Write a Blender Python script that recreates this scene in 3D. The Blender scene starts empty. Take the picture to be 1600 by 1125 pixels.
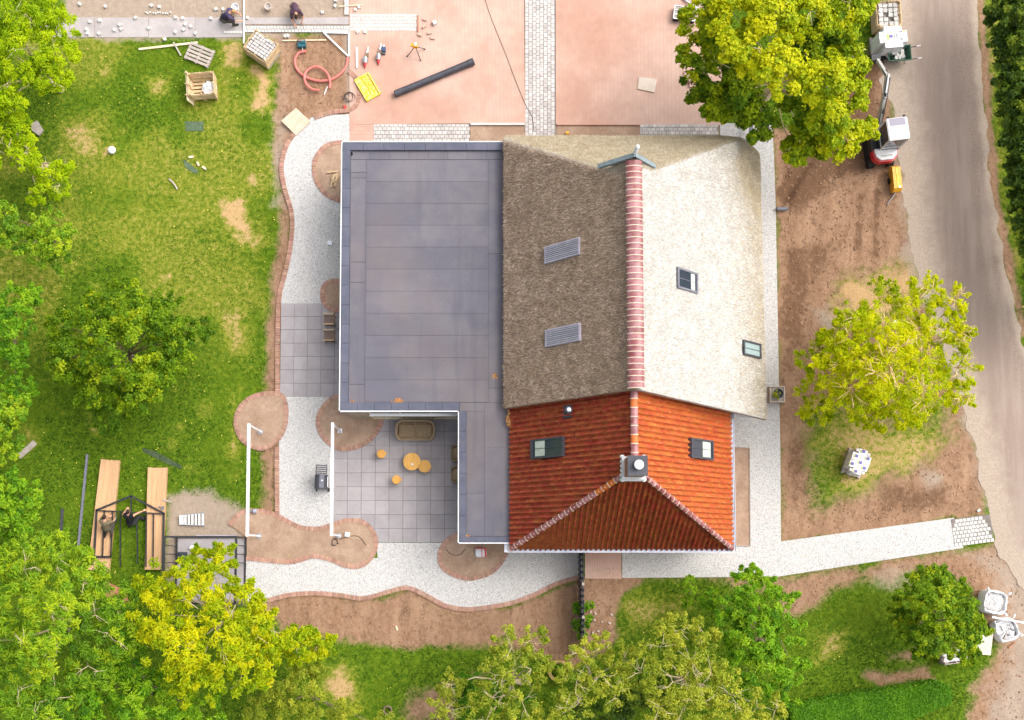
import bpy, bmesh, math, random
import numpy as np
from mathutils import Vector, Matrix
random.seed(7); rng = np.random.default_rng(7)
S = bpy.context.scene
COL = S.collection
R_ = math.radians
# ------------------------------------------------------------------ camera, sky, sun, exposure
CAM_H, FPX, TILT = 50.0, 1800.0, R_(4.2)
PCX, PCY = 750.0, 870.0 - 1800.0*math.tan(TILT)
cam = bpy.data.cameras.new('camera'); camo = bpy.data.objects.new('camera', cam); COL.objects.link(camo)
camo.location = (0, 0, CAM_H); camo.rotation_euler = (TILT, 0, 0)
cam.sensor_width = 36; cam.lens = FPX/1600*36
cam.shift_x = (800-PCX)/1600; cam.shift_y = (PCY-562.5)/1600
cam.clip_end = 500
S.camera = camo
SUN_EL, SUN_AZ = R_(52), R_(62)          # azimuth clockwise from +Y (top of the picture)
w = bpy.data.worlds.new('World'); S.world = w; w.use_nodes = True
nt = w.node_tree
sky = nt.nodes.new('ShaderNodeTexSky'); sky.sky_type = 'NISHITA'; sky.sun_disc = False
sky.sun_elevation = SUN_EL; sky.sun_rotation = SUN_AZ
sky.air_density = 1.0; sky.dust_density = 6.0; sky.ozone_density = 1.0
hz = nt.nodes.new('ShaderNodeHueSaturation'); hz.inputs['Saturation'].default_value = .38      # thin overcast
nt.links.new(sky.outputs[0], hz.inputs['Color']); nt.links.new(hz.outputs[0], nt.nodes['Background'].inputs[0])
nt.nodes['Background'].inputs[1].default_value = 0.15
sl = bpy.data.lights.new('sun', 'SUN'); so = bpy.data.objects.new('sun', sl); COL.objects.link(so)
sl.energy = 1.05; sl.angle = R_(80); sl.color = (1.0, 0.95, 0.87)
sd = Vector((math.sin(SUN_AZ)*math.cos(SUN_EL), math.cos(SUN_AZ)*math.cos(SUN_EL), math.sin(SUN_EL)))
so.rotation_euler = sd.to_track_quat('Z', 'Y').to_euler(); so.location = sd*60
S.view_settings.view_transform = 'Standard'; S.view_settings.look = 'None'
S.view_settings.exposure = 0.72; S.view_settings.gamma = 1.0; S.view_settings.use_curve_mapping = False

# ------------------------------------------------------------------ picture <-> place
_c, _s = math.cos(TILT), math.sin(TILT)
def ray(u, v):
    a = (u-PCX)/FPX; b = -(v-PCY)/FPX
    return Vector((a, b*_c+_s, b*_s-_c))
def P(u, v, z=0.0):
    d = ray(u, v); t = (z-CAM_H)/d.z
    return Vector((d.x*t, d.y*t, z))
def hit(u, v, p0, n):
    d = ray(u, v); o = Vector((0, 0, CAM_H)); t = (p0-o).dot(n)/d.dot(n)
    return o+d*t
def Q(x, y, z=0.0):
    r = z-CAM_H
    yc = y*_c+r*_s; dep = -(-y*_s+r*_c)
    return PCX+FPX*x/dep, PCY-FPX*yc/dep

# ------------------------------------------------------------------ numpy value noise
def _hash(i, j, seed):
    h = (i*374761393+j*668265263+seed*982451653) & 0xffffffff
    h = ((h ^ (h >> 13))*1274126177) & 0xffffffff
    return ((h ^ (h >> 16)) & 0xffff)/65535.0
def vnoise(x, y, seed=0):
    x = np.asarray(x, float); y = np.asarray(y, float)
    i = np.floor(x).astype(np.int64); j = np.floor(y).astype(np.int64)
    fx = x-i; fy = y-j; fx = fx*fx*(3-2*fx); fy = fy*fy*(3-2*fy)
    a = _hash(i, j, seed); b = _hash(i+1, j, seed); c = _hash(i, j+1, seed); d = _hash(i+1, j+1, seed)
    return (a*(1-fx)+b*fx)*(1-fy)+(c*(1-fx)+d*fx)*fy
def fbm(x, y, sc, seed=0, oct=4):
    t = 0; amp = .5; tot = 0
    for k in range(oct):
        t = t+amp*vnoise(np.asarray(x)*sc*2**k+17*k, np.asarray(y)*sc*2**k-9*k, seed+k); tot += amp; amp *= .5
    return t/tot

# ------------------------------------------------------------------ materials
MATS = {}
def N(t, k, **kw):
    n = t.nodes.new(k)
    for a, b in kw.items(): setattr(n, a, b)
    return n
def mixc(t, f, a, b, mode='MIX'):
    m = N(t, 'ShaderNodeMix', data_type='RGBA', blend_type=mode)
    for i, x in ((0, f), (6, a), (7, b)):
        if hasattr(x, 'links'): t.links.new(x, m.inputs[i])
        else: m.inputs[i].default_value = x if i == 0 else (*x[:3], 1)
    return m.outputs[2]
def math_(t, op, a, b=0.0, c=0.0, clamp=False):
    m = N(t, 'ShaderNodeMath', operation=op); m.use_clamp = clamp
    for i, x in enumerate((a, b, c)):
        if hasattr(x, 'links'): t.links.new(x, m.inputs[i])
        else: m.inputs[i].default_value = x
    return m.outputs[0]
def noise(t, sc, vec=None, det=4, rough=.6):
    n = N(t, 'ShaderNodeTexNoise'); n.inputs['Scale'].default_value = sc
    n.inputs['Detail'].default_value = det; n.inputs['Roughness'].default_value = rough
    if vec is not None: t.links.new(vec, n.inputs['Vector'])
    return n.outputs['Fac']
def pos(t, stretch=None, rot=None):
    g = N(t, 'ShaderNodeNewGeometry').outputs['Position']
    if stretch or rot:
        m = N(t, 'ShaderNodeMapping'); t.links.new(g, m.inputs[0])
        if stretch: m.inputs['Scale'].default_value = stretch
        if rot: m.inputs['Rotation'].default_value = rot
        g = m.outputs[0]
    return g
def ramp(t, f, lo, hi):
    m = N(t, 'ShaderNodeMapRange'); m.interpolation_type = 'SMOOTHSTEP'
    t.links.new(f, m.inputs[0]); m.inputs[1].default_value = lo; m.inputs[2].default_value = hi
    return m.outputs[0]
def new(name):
    m = bpy.data.materials.new(name); m.use_nodes = True; MATS[name] = m
    t = m.node_tree; return m, t, t.nodes['Principled BSDF']
def bump(t, b, h, strength=.4, dist=.02):
    n = N(t, 'ShaderNodeBump'); n.inputs['Strength'].default_value = strength; n.inputs['Distance'].default_value = dist
    t.links.new(h, n.inputs['Height']); t.links.new(n.outputs[0], b.inputs['Normal'])
def mat(name, c, c2=None, sc=6.0, rough=.8, bmp=0., bsc=None, metal=0., island=0., objr=0., spec=.3, stretch=None, lo=.35, hi=.65, fine=.12, hue=0., speck=None, sp_at=(.62, .7), sp_sc=45):
    m, t, b = new(name)
    p = pos(t, stretch)
    c2 = c2 or tuple(x*.8 for x in c)
    col = mixc(t, ramp(t, noise(t, sc, p), lo, hi), c, c2)
    if fine:
        f = noise(t, sc*9, p, 2)
        g = math_(t, 'MULTIPLY_ADD', f, fine*2, 1-fine)
        v = N(t, 'ShaderNodeCombineXYZ')
        for i in range(3): t.links.new(g, v.inputs[i])
        col = mixc(t, 1.0, col, v.outputs[0], 'MULTIPLY')
    if speck: col = mixc(t, ramp(t, noise(t, sp_sc, p, 2), *sp_at), col, speck)
    if island or objr:
        r = N(t, 'ShaderNodeNewGeometry').outputs['Random Per Island']
        o = N(t, 'ShaderNodeObjectInfo').outputs['Random']
        k = math_(t, 'MULTIPLY_ADD', r, island*2, 1-island)
        k = math_(t, 'MULTIPLY', k, math_(t, 'MULTIPLY_ADD', o, objr*2, 1-objr))
        h = N(t, 'ShaderNodeHueSaturation'); t.links.new(k, h.inputs['Value']); t.links.new(col, h.inputs['Color'])
        if hue:
            t.links.new(math_(t, 'MULTIPLY_ADD', math_(t, 'FRACT', math_(t, 'MULTIPLY', math_(t, 'ADD', r, o), 7.31)), hue*2, .5-hue), h.inputs['Hue'])
        col = h.outputs[0]
    t.links.new(col, b.inputs['Base Color'])
    b.inputs['Roughness'].default_value = rough; b.inputs['Metallic'].default_value = metal
    b.inputs['Specular IOR Level'].default_value = spec
    if bmp: bump(t, b, noise(t, bsc or sc*4, p, 5), bmp)
    return m
def leafmat(name, c_dark, c_mid, c_light, trans=.35):
    m, t, b = new(name)
    a = N(t, 'ShaderNodeAttribute'); a.attribute_name = 'tint'
    r = N(t, 'ShaderNodeNewGeometry').outputs['Random Per Island']
    f = math_(t, 'ADD', math_(t, 'MULTIPLY', a.outputs['Fac'], .75), math_(t, 'MULTIPLY', r, .25))
    cr = N(t, 'ShaderNodeValToRGB'); t.links.new(f, cr.inputs[0])
    e = cr.color_ramp.elements
    e[0].position = .12; e[0].color = (*c_dark, 1); e[1].position = .88; e[1].color = (*c_light, 1)
    x = e.new(.5); x.color = (*c_mid, 1)
    t.links.new(cr.outputs[0], b.inputs['Base Color']); b.inputs['Roughness'].default_value = .55
    b.inputs['Specular IOR Level'].default_value = .25
    tr = N(t, 'ShaderNodeBsdfTranslucent'); t.links.new(cr.outputs[0], tr.inputs[0])
    mx = N(t, 'ShaderNodeMixShader'); mx.inputs[0].default_value = trans
    t.links.new(b.outputs[0], mx.inputs[1]); t.links.new(tr.outputs[0], mx.inputs[2])
    t.links.new(mx.outputs[0], t.nodes['Material Output'].inputs[0])
    return m
def glassmat(name, c, rough=.05):
    m, t, b = new(name)
    b.inputs['Base Color'].default_value = (*c, 1); b.inputs['Roughness'].default_value = rough
    b.inputs['Specular IOR Level'].default_value = .8
    return m

# ------------------------------------------------------------------ mesh builder
class MB:
    def __init__(s): s.v = []; s.f = []; s.mi = []
    def add(s, vs, fs, mi=0):
        o = len(s.v); s.v += [tuple(x) for x in vs]; s.f += [tuple(i+o for i in f) for f in fs]; s.mi += [mi]*len(fs); return s
    def box(s, c, d, rz=0., M=None, taper=1., mi=0):
        hx, hy, hz = d[0]/2, d[1]/2, d[2]/2
        vs = [Vector((x*hx*(taper if z > 0 else 1), y*hy*(taper if z > 0 else 1), z*hz)) for z in (-1, 1) for x, y in ((-1, -1), (1, -1), (1, 1), (-1, 1))]
        if M is None: M = Matrix.Rotation(rz, 3, 'Z')
        vs = [M @ q+Vector(c) for q in vs]
        return s.add(vs, [(3, 2, 1, 0), (4, 5, 6, 7), (0, 1, 5, 4), (1, 2, 6, 5), (2, 3, 7, 6), (3, 0, 4, 7)], mi)
    def bar(s, a, b, w=.05, h=.05, up=(0, 0, 1), ext=0, mi=0):
        a = Vector(a); b = Vector(b); d = (b-a); L = d.length; d = d/max(L, 1e-6); a = a-d*ext; b = b+d*ext
        x = d.cross(Vector(up))
        if x.length < 1e-4: x = d.cross(Vector((1, 0, 0)))
        x.normalize(); y = x.cross(d)
        M = Matrix((x, d, y)).transposed()
        return s.box((a+b)/2, (w, L+2*ext, h), M=M, mi=mi)
    def tube(s, pts, r, n=8, cap=True, mi=0):
        pts = [Vector(p) for p in pts]; k = len(pts)
        rs = r if isinstance(r, (list, tuple)) else [r]*k
        vs = []; fs = []
        x = None
        for i, p in enumerate(pts):
            d = pts[min(i+1, k-1)]-pts[max(i-1, 0)]
            if d.length < 1e-6: d = Vector((0, 0, 1))
            d.normalize()
            if x is None: x = d.orthogonal().normalized()
            else:
                x = x-d*x.dot(d)
                x = x.normalized() if x.length > 1e-4 else d.orthogonal().normalized()
            y = d.cross(x)
            for j in range(n):
                a = 2*math.pi*j/n; vs.append(p+(x*math.cos(a)+y*math.sin(a))*rs[i])
        for i in range(k-1):
            for j in range(n):
                fs.append((i*n+j, i*n+(j+1) % n, (i+1)*n+(j+1) % n, (i+1)*n+j))
        if cap: fs += [tuple(range(n))[::-1], tuple((k-1)*n+j for j in range(n))]
        return s.add(vs, fs, mi)
    def lathe(s, prof, c=(0, 0, 0), n=20, mi=0, cap=True):
        vs = []; fs = []; k = len(prof)
        for r, z in prof:
            for j in range(n):
                a = 2*math.pi*j/n; vs.append((c[0]+r*math.cos(a), c[1]+r*math.sin(a), c[2]+z))
        for i in range(k-1):
            for j in range(n): fs.append((i*n+j, i*n+(j+1) % n, (i+1)*n+(j+1) % n, (i+1)*n+j))
        if cap: fs += [tuple(range(n))[::-1], tuple((k-1)*n+j for j in range(n))]
        return s.add(vs, fs, mi)
    def prism(s, poly, z0, z1, mi=0):
        n = len(poly); ar = sum(poly[i][0]*poly[(i+1) % n][1]-poly[(i+1) % n][0]*poly[i][1] for i in range(n))
        if ar < 0: poly = poly[::-1]
        vs = [(p[0], p[1], z0) for p in poly]+[(p[0], p[1], z1) for p in poly]
        return s.add(vs, [tuple(range(n))[::-1], tuple(range(n, 2*n))]+[(i, (i+1) % n, n+(i+1) % n, n+i) for i in range(n)], mi)
    def ball(s, c, r, n=10, m=6, sq=(1, 1, 1), mi=0):
        prof = [(max(1e-3, math.sin(math.pi*i/m)), -math.cos(math.pi*i/m)) for i in range(m+1)]
        vs = []; fs = []
        for q, z in prof:
            for j in range(n):
                a = 2*math.pi*j/n; vs.append((c[0]+r*sq[0]*q*math.cos(a), c[1]+r*sq[1]*q*math.sin(a), c[2]+r*sq[2]*z))
        for i in range(m):
            for j in range(n): fs.append((i*n+j, i*n+(j+1) % n, (i+1)*n+(j+1) % n, (i+1)*n+j))
        return s.add(vs, fs, mi)
    def mesh(s, name, mats, smooth=False, off=None):
        me = bpy.data.meshes.new(name)
        v = s.v if off is None else [(a-off[0], b-off[1], c-off[2]) for a, b, c in s.v]
        me.from_pydata(v, [], s.f)
        for m in (mats if isinstance(mats, (list, tuple)) else [mats]): me.materials.append(MATS[m] if isinstance(m, str) else m)
        if len(me.materials) > 1: me.polygons.foreach_set('material_index', s.mi)
        if smooth:
            me.shade_smooth()
            try: me.set_sharp_from_angle(angle=R_(40))
            except Exception: pass
        me.update(); return me
def fastmesh(name, V, F, mats, smooth=False):
    V = np.asarray(V, np.float32); F = np.asarray(F, np.int32); n, k = F.shape
    me = bpy.data.meshes.new(name)
    me.vertices.add(len(V)); me.vertices.foreach_set('co', V.ravel())
    me.loops.add(n*k); me.loops.foreach_set('vertex_index', F.ravel())
    me.polygons.add(n); me.polygons.foreach_set('loop_start', np.arange(0, n*k, k, dtype=np.int32))
    me.update(calc_edges=True)
    for m in (mats if isinstance(mats, (list, tuple)) else [mats]): me.materials.append(MATS[m] if isinstance(m, str) else m)
    if smooth: me.shade_smooth()
    else: me.shade_flat()
    return me
def setattr_f(me, name, vals, domain='POINT'):
    a = me.attributes.new(name, 'FLOAT', domain); a.data.foreach_set('value', np.asarray(vals, np.float32))

def link(name, me, parent=None, loc=(0, 0, 0), rz=0., **props):
    o = bpy.data.objects.new(name, me); COL.objects.link(o); o.location = loc
    if rz: o.rotation_euler = (0, 0, rz)
    if parent is not None: o.parent = parent
    for k, v in props.items(): o[k] = v
    return o
def tagd(label, cat, group=None):
    d = dict(label=label, category=cat)
    if group: d['group'] = group
    return d
def thing(name, label, cat, loc=(0, 0, 0), rz=0., group=None):
    return link(name, None, None, loc, rz, **tagd(label, cat, group))
def part(T, name, mb, m, smooth=False, world=False, **props):
    """mesh child of T; world=True: the builder's vertices are world coordinates"""
    off = None
    if world:
        L = Vector(T.location); 
        if T.parent is not None: L = L+Vector(T.parent.location)
        off = L
    return link(name, mb.mesh(name, m, smooth, off), T, **props)
def solo(name, mb, m, label, cat, group=None, smooth=False, loc=None, rz=0.):
    """single-mesh thing; world vertices re-based to the thing's own foot unless loc given"""
    if loc is None:
        a = np.array(mb.v); c = (a.min(0)+a.max(0))/2; loc = (c[0], c[1], a[:, 2].min())
        me = mb.mesh(name, m, smooth, loc)
    else: me = mb.mesh(name, m, smooth)
    return link(name, me, None, loc, rz, **tagd(label, cat, group))
def copytree(o, parent=None):
    c = o.copy(); COL.objects.link(c); c.parent = parent
    for ch in list(o.children): copytree(ch, c)
    return c
def struct(name, me, **kw): return link(name, me, None, kind='structure', **kw)

def smoothcurve(pts, step=.1, closed=False):
    p = [np.array(q, float) for q in pts]; n = len(p); out = []
    rngi = range(n if closed else n-1)
    for i in rngi:
        if closed: a, b, c, d = p[i-1], p[i], p[(i+1) % n], p[(i+2) % n]
        else: a, b, c, d = p[max(i-1, 0)], p[i], p[i+1], p[min(i+2, n-1)]
        m = max(2, int(np.linalg.norm(c-b)/step*1.0))
        for k in range(m):
            t = k/m
            out.append(.5*((2*b)+(-a+c)*t+(2*a-5*b+4*c-d)*t*t+(-a+3*b-3*c+d)*t**3))
    if not closed: out.append(p[-1])
    return out
def resample(pts, pitch):
    out = [np.array(pts[0], float)]; acc = 0.
    for a, b in zip(pts[:-1], pts[1:]):
        a = np.array(a, float); b = np.array(b, float); L = np.linalg.norm(b-a); s = pitch-acc
        while s <= L:
            out.append(a+(b-a)*s/L); s += pitch
        acc = (acc+L) % pitch if L > 0 else acc
    return out
def W2(px, z=0.): return [tuple(P(u, v, z)[:2]) for u, v in px]
# ------------------------------------------------------------------ material library
mat('clay_brick', (.49, .285, .215), (.60, .41, .335), .16, .85, .15, 30, island=.03, hue=.003)
mat('edging_brick', (.42, .235, .17), (.50, .30, .225), 2, .85, .3, 40, island=.22, hue=.015)
mat('joint_sand', (.44, .27, .21), (.40, .24, .18), 3, .95)
mat('sett_stone', (.60, .56, .53), (.50, .46, .44), 5, .8, .3, 30, island=.16, hue=.01)
mat('sett_white', (.66, .645, .615), (.58, .56, .53), 5, .8, .3, 30, island=.08)
mat('dark_joint', (.24, .21, .19), (.19, .165, .15), 4, .95)
mat('patio_tile', (.38, .35, .36), (.335, .305, .315), 1.1, .7, .1, 40, objr=.07, fine=.08)
mat('tile_joint', (.26, .24, .245), None, 4, .9)
mat('concrete', (.45, .41, .40), (.38, .345, .34), 1.0, .9, .3, 20, fine=.15)
mat('bed_soil', (.34, .225, .155), (.43, .30, .215), 1.3, .95, .9, 18, fine=.3)
mat('white_metal', (.85, .86, .88), (.82, .83, .85), 3, .35, spec=.5, fine=0)
m, t, b = new('bitumen')
p = pos(t); o_ = N(t, 'ShaderNodeObjectInfo').outputs['Random']
c = mixc(t, ramp(t, noise(t, .5, p, 5, .65), .35, .68), (.108, .104, .135), (.158, .147, .165))
c = mixc(t, math_(t, 'MULTIPLY', ramp(t, noise(t, .22, p, 3), .46, .66), .5), c, (.16, .13, .13))
c = mixc(t, math_(t, 'MULTIPLY', ramp(t, noise(t, 1.4, pos(t, (1.6, .12, 1)), 3), .50, .70), .45), c, (.09, .088, .115))
c = mixc(t, math_(t, 'MULTIPLY', ramp(t, noise(t, 55, p, 3), .45, .7), .25), c, (.21, .20, .22))
h = N(t, 'ShaderNodeHueSaturation'); t.links.new(c, h.inputs['Color']); t.links.new(math_(t, 'MULTIPLY_ADD', o_, .14, .93), h.inputs['Value'])
t.links.new(h.outputs[0], b.inputs['Base Color']); t.links.new(math_(t, 'MULTIPLY_ADD', noise(t, .9, p, 4), .5, .4), b.inputs['Roughness'])
bump(t, b, noise(t, 60, p, 3), .25, .02)
mat('bitumen_edge', (.088, .094, .135), (.11, .115, .155), 1.5, .7, .2, 60, objr=.06, spec=.4)
mat('siding', (.50, .41, .31), (.42, .34, .26), 4, .8, .2, objr=.1)
mat('brick_wall', (.30, .14, .09), (.38, .19, .13), 5, .85, .3)
mat('pantile_west_shade', (.24, .036, .013), (.32, .070, .026), 6, .5, .25, 40, island=.22, objr=.22, hue=.012, fine=.2, spec=.45, speck=(.62, .36, .22), sp_at=(.64, .72), sp_sc=22)  # darker base: shade of the west slope put into the tile colour
mat('pantile_east_lit', (.40, .080, .017), (.48, .125, .032), 6, .45, .25, 40, island=.16, hue=.012, fine=.2, spec=.5, speck=(.80, .55, .36), sp_at=(.64, .72), sp_sc=22)  # brighter base: sunlight on the east slope put into the tile colour
mat('pantile_moss_shade', (.21, .026, .010), (.29, .055, .018), 5, .5, .4, 40, island=.25, objr=.25, hue=.015, fine=.35, spec=.4, speck=(.46, .27, .15), sp_at=(.64, .73), sp_sc=20)  # darkest base paints in the south hip's shade; tan specks are moss and weathering
mat('ridge_clay', (.23, .065, .065), (.37, .17, .18), 3, .4, .2, objr=.15, fine=.3, spec=.5)
mat('orange_clay', (.58, .16, .035), (.5, .12, .03), 3, .4, .2)
mat('mortar', (.66, .52, .40), (.72, .60, .48), 8, .9, .3)
mat('lead', (.50, .52, .53), (.62, .62, .6), 5, .6, .3)
mat('blue_board', (.20, .25, .28), (.28, .33, .35), 6, .7, .2)
mat('zinc', (.55, .58, .68), (.65, .67, .74), 3, .35, metal=.3, spec=.5, fine=.05)
mat('black_metal', (.022, .023, .028), (.03, .03, .036), 5, .45, spec=.5)
mat('charcoal', (.05, .05, .065), (.07, .07, .085), 5, .5, spec=.4)
mat('slate_metal', (.16, .165, .20), (.2, .2, .24), 5, .5)
glassmat('glass_violet', (.10, .085, .16), .2); glassmat('glass_dark', (.04, .05, .07)); glassmat('glass_pale', (.32, .42, .42), .08)
mat('blind', (.55, .62, .52), None, 3, .7)
mat('louvre', (.50, .47, .55), (.42, .39, .46), 3, .4, objr=.1, spec=.5)
mat('timber', (.66, .50, .30), (.56, .40, .23), 5, .8, .15, objr=.15, island=.12)
mat('timber_pale', (.78, .66, .47), (.7, .56, .36), 5, .8, objr=.1, island=.1)
mat('timber_grey', (.46, .40, .35), (.37, .32, .28), 6, .85, .2, objr=.1, island=.1)
mat('cladding_board', (.64, .40, .22), (.57, .34, .18), 3, .75, objr=.08, island=.05, stretch=(6, .6, 1))
mat('board_red', (.50, .22, .12), (.4, .17, .09), 4, .8, objr=.1)
mat('teak', (.75, .42, .11), (.66, .35, .08), 4, .6, objr=.06, stretch=(8, 1, 1), fine=.15)
mat('wicker', (.30, .215, .13), (.22, .155, .09), 14, .7, .4, fine=.25)
mat('wicker_light', (.36, .265, .165), None, 8, .7)
mat('stool_wood', (.68, .36, .08), (.58, .28, .06), 5, .6)
mat('chair_brown', (.17, .105, .065), (.25, .16, .10), 8, .7)
mat('fabric_tan', (.27, .185, .14), None, 8, .9)
mat('plastic_yellow', (.85, .62, .04), (.80, .70, .25), 8, .5, lo=.45, hi=.6)
mat('machine_yellow', (.85, .42, .01), None, 3, .4, spec=.5)
mat('machine_red', (.58, .02, .035), None, 3, .35, spec=.5)
mat('machine_white', (.82, .81, .82), None, 3, .35, spec=.5)
mat('machine_grey', (.52, .50, .48), (.42, .40, .38), 6, .45)
mat('rubber', (.018, .018, .02), None, 4, .7)
mat('hose_red', (.75, .19, .16), (.70, .22, .19), 4, .45)
mat('cable', (.09, .055, .05), None, 4, .6)
mat('teal_tool', (.02, .13, .16), None, 5, .45)
mat('blue_tool', (.06, .10, .22), None, 5, .45)
mat('sack_white', (.84, .84, .86), (.76, .76, .79), 5, .6, .4, 12)
mat('bag_violet', (.20, .17, .45), None, 5, .6)
mat('bag_lime', (.6, .68, .18), None, 5, .6)
mat('stone_grey', (.42, .40, .38), (.55, .53, .5), 9, .85, .4, objr=.15, island=.2)
mat('rubble', (.55, .54, .55), (.66, .65, .65), 9, .85, .6, island=.2)
mat('barrow_green', (.05, .12, .075), (.07, .15, .1), 5, .5)
mat('plywood', (.60, .45, .33), (.67, .53, .41), 4, .8)
mat('slab_pale', (.62, .52, .43), (.68, .59, .5), 3, .8, fine=.1)
mat('red_plastic', (.72, .07, .07), None, 5, .5)
mat('bark', (.20, .15, .10), (.30, .23, .16), 8, .9, .5)
mat('bark_gold', (.60, .43, .19), (.68, .52, .25), 8, .85, .3)
mat('bark_pale', (.52, .42, .27), (.62, .50, .33), 8, .85, .3)
mat('skin', (.62, .33, .22), (.58, .30, .2), 8, .55, fine=.05)
mat('hair_dark', (.03, .02, .015), None, 20, .6)
mat('hair_blond', (.52, .32, .13), (.4, .24, .1), 20, .6)
mat('shirt_black', (.014, .014, .018), None, 10, .9)
mat('shirt_olive', (.19, .155, .095), None, 10, .9)
mat('shirt_navy', (.035, .03, .06), (.09, .07, .14), 3, .9)
mat('shirt_plum', (.10, .055, .085), None, 10, .9)
mat('trousers_grey', (.10, .085, .07), None, 10, .9)
mat('trousers_dark', (.04, .04, .045), None, 10, .9)
mat('trousers_tan', (.36, .27, .2), None, 10, .9)
mat('boot', (.035, .028, .022), None, 10, .8)
mat('chrome', (.62, .63, .66), None, 5, .25, metal=.8)
mat('straw_ring', (.52, .38, .14), (.4, .28, .1), 8, .9, .5, island=.2)
mat('leaf_litter', (.50, .20, .06), (.42, .24, .09), 8, .9, island=.4)
mat('film', (.055, .085, .04), (.08, .11, .055), 4, .6)
mat('cover_green', (.085, .13, .075), (.11, .16, .09), 4, .8)
mat('daisy', (.75, .66, .12), None, 3, .8, island=.3)
mat('thatch_straw_w', (.34, .24, .165), (.46, .34, .25), 2, .9, island=.65)
mat('thatch_straw_e', (.51, .485, .45), (.62, .60, .57), 2, .9, island=.35)
mat('thatch_straw_n', (.40, .325, .22), (.48, .41, .30), 2, .9, island=.35)
leafmat('leaf_maple', (.09, .20, .004), (.34, .45, .004), (.68, .67, .004), .4)
leafmat('leaf_willow', (.36, .52, .005), (.62, .69, .005), (.84, .80, .008), .5)
leafmat('leaf_apple', (.07, .17, .006), (.20, .35, .008), (.50, .58, .012), .4)
leafmat('leaf_bright', (.20, .37, .006), (.42, .58, .006), (.62, .73, .010), .45)
leafmat('leaf_green', (.06, .19, .008), (.20, .42, .012), (.40, .58, .020), .4)
leafmat('leaf_ash', (.09, .23, .014), (.26, .45, .020), (.50, .61, .020), .4)
leafmat('leaf_gold', (.20, .33, .005), (.42, .53, .005), (.72, .68, .006), .42)
leafmat('leaf_olive', (.22, .33, .025), (.41, .48, .04), (.64, .64, .07), .45)
leafmat('leaf_dark', (.045, .10, .014), (.13, .22, .022), (.32, .40, .03), .4)
leafmat('leaf_hedge', (.05, .17, .005), (.11, .29, .008), (.20, .40, .012), .35)
leafmat('grass_blade', (.024, .088, .004), (.080, .195, .007), (.27, .335, .020), .32)

# ground shader: four earths blended by point masks broken up with noise
m, t, b = new('earth')
def attr(n):
    a = N(t, 'ShaderNodeAttribute'); a.attribute_name = n; return a.outputs['Fac']
p = pos(t)
n_f = noise(t, 28, p, 4, .7); n_m = noise(t, 5, p, 4); n_l = noise(t, .7, p, 3); n_x = noise(t, 70, p, 2)
green = mixc(t, ramp(t, n_m, .3, .7), (.045, .11, .006), (.13, .205, .012))
green = mixc(t, ramp(t, n_f, .45, .75), green, (.20, .29, .014))
dry = mixc(t, ramp(t, n_f, .4, .68), (.46, .29, .125), (.62, .43, .24))
straw_ = mixc(t, ramp(t, n_f, .4, .68), (.22, .24, .02), (.38, .35, .06))
dry = mixc(t, ramp(t, math_(t, 'ADD', attr('dry'), math_(t, 'MULTIPLY', math_(t, 'SUBTRACT', n_m, .5), .9)), .5, .95), straw_, dry)
soil = mixc(t, ramp(t, n_m, .3, .7), (.28, .162, .098), (.37, .232, .148))
soil = mixc(t, ramp(t, n_f, .5, .68), soil, (.17, .09, .052))
n_s = noise(t, 1.1, pos(t, (1.5, .5, 1), (0, 0, .3)), 4)
soil = mixc(t, math_(t, 'MULTIPLY', ramp(t, n_s, .45, .7), .55), soil, (.43, .28, .18))
n_t = noise(t, 2.0, pos(t, (1.7, .6, 1), (0, 0, -.2)), 6, .75)
soil = mixc(t, math_(t, 'MULTIPLY', ramp(t, n_t, .53, .66), .6), soil, (.16, .09, .052))
soil = mixc(t, math_(t, 'MULTIPLY', ramp(t, math_(t, 'ADD', attr('damp'), math_(t, 'MULTIPLY', math_(t, 'SUBTRACT', n_m, .5), 1.6)), .3, .8), .85), soil, mixc(t, ramp(t, n_f, .4, .65), (.095, .05, .03), (.22, .125, .07)))
dust = mixc(t, ramp(t, n_m, .3, .7), (.40, .315, .245), (.33, .255, .195))
dust = mixc(t, ramp(t, n_f, .5, .7), dust, (.48, .40, .325))
def blend(base, c, name, k=.7):
    f = math_(t, 'ADD', attr(name), math_(t, 'MULTIPLY', math_(t, 'SUBTRACT', n_f, .5), k))
    f = math_(t, 'ADD', f, math_(t, 'MULTIPLY', math_(t, 'SUBTRACT', n_m, .5), k))
    return mixc(t, ramp(t, f, .15, .9), base, c)
col = blend(green, dry, 'dry', 1.25); col = blend(col, soil, 'soil'); col = blend(col, dust, 'dust')
t.links.new(col, b.inputs['Base Color']); b.inputs['Roughness'].default_value = .95; b.inputs['Specular IOR Level'].default_value = .1
bump(t, b, math_(t, 'ADD', math_(t, 'MULTIPLY', n_f, .5), n_m), .7, .06)

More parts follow.
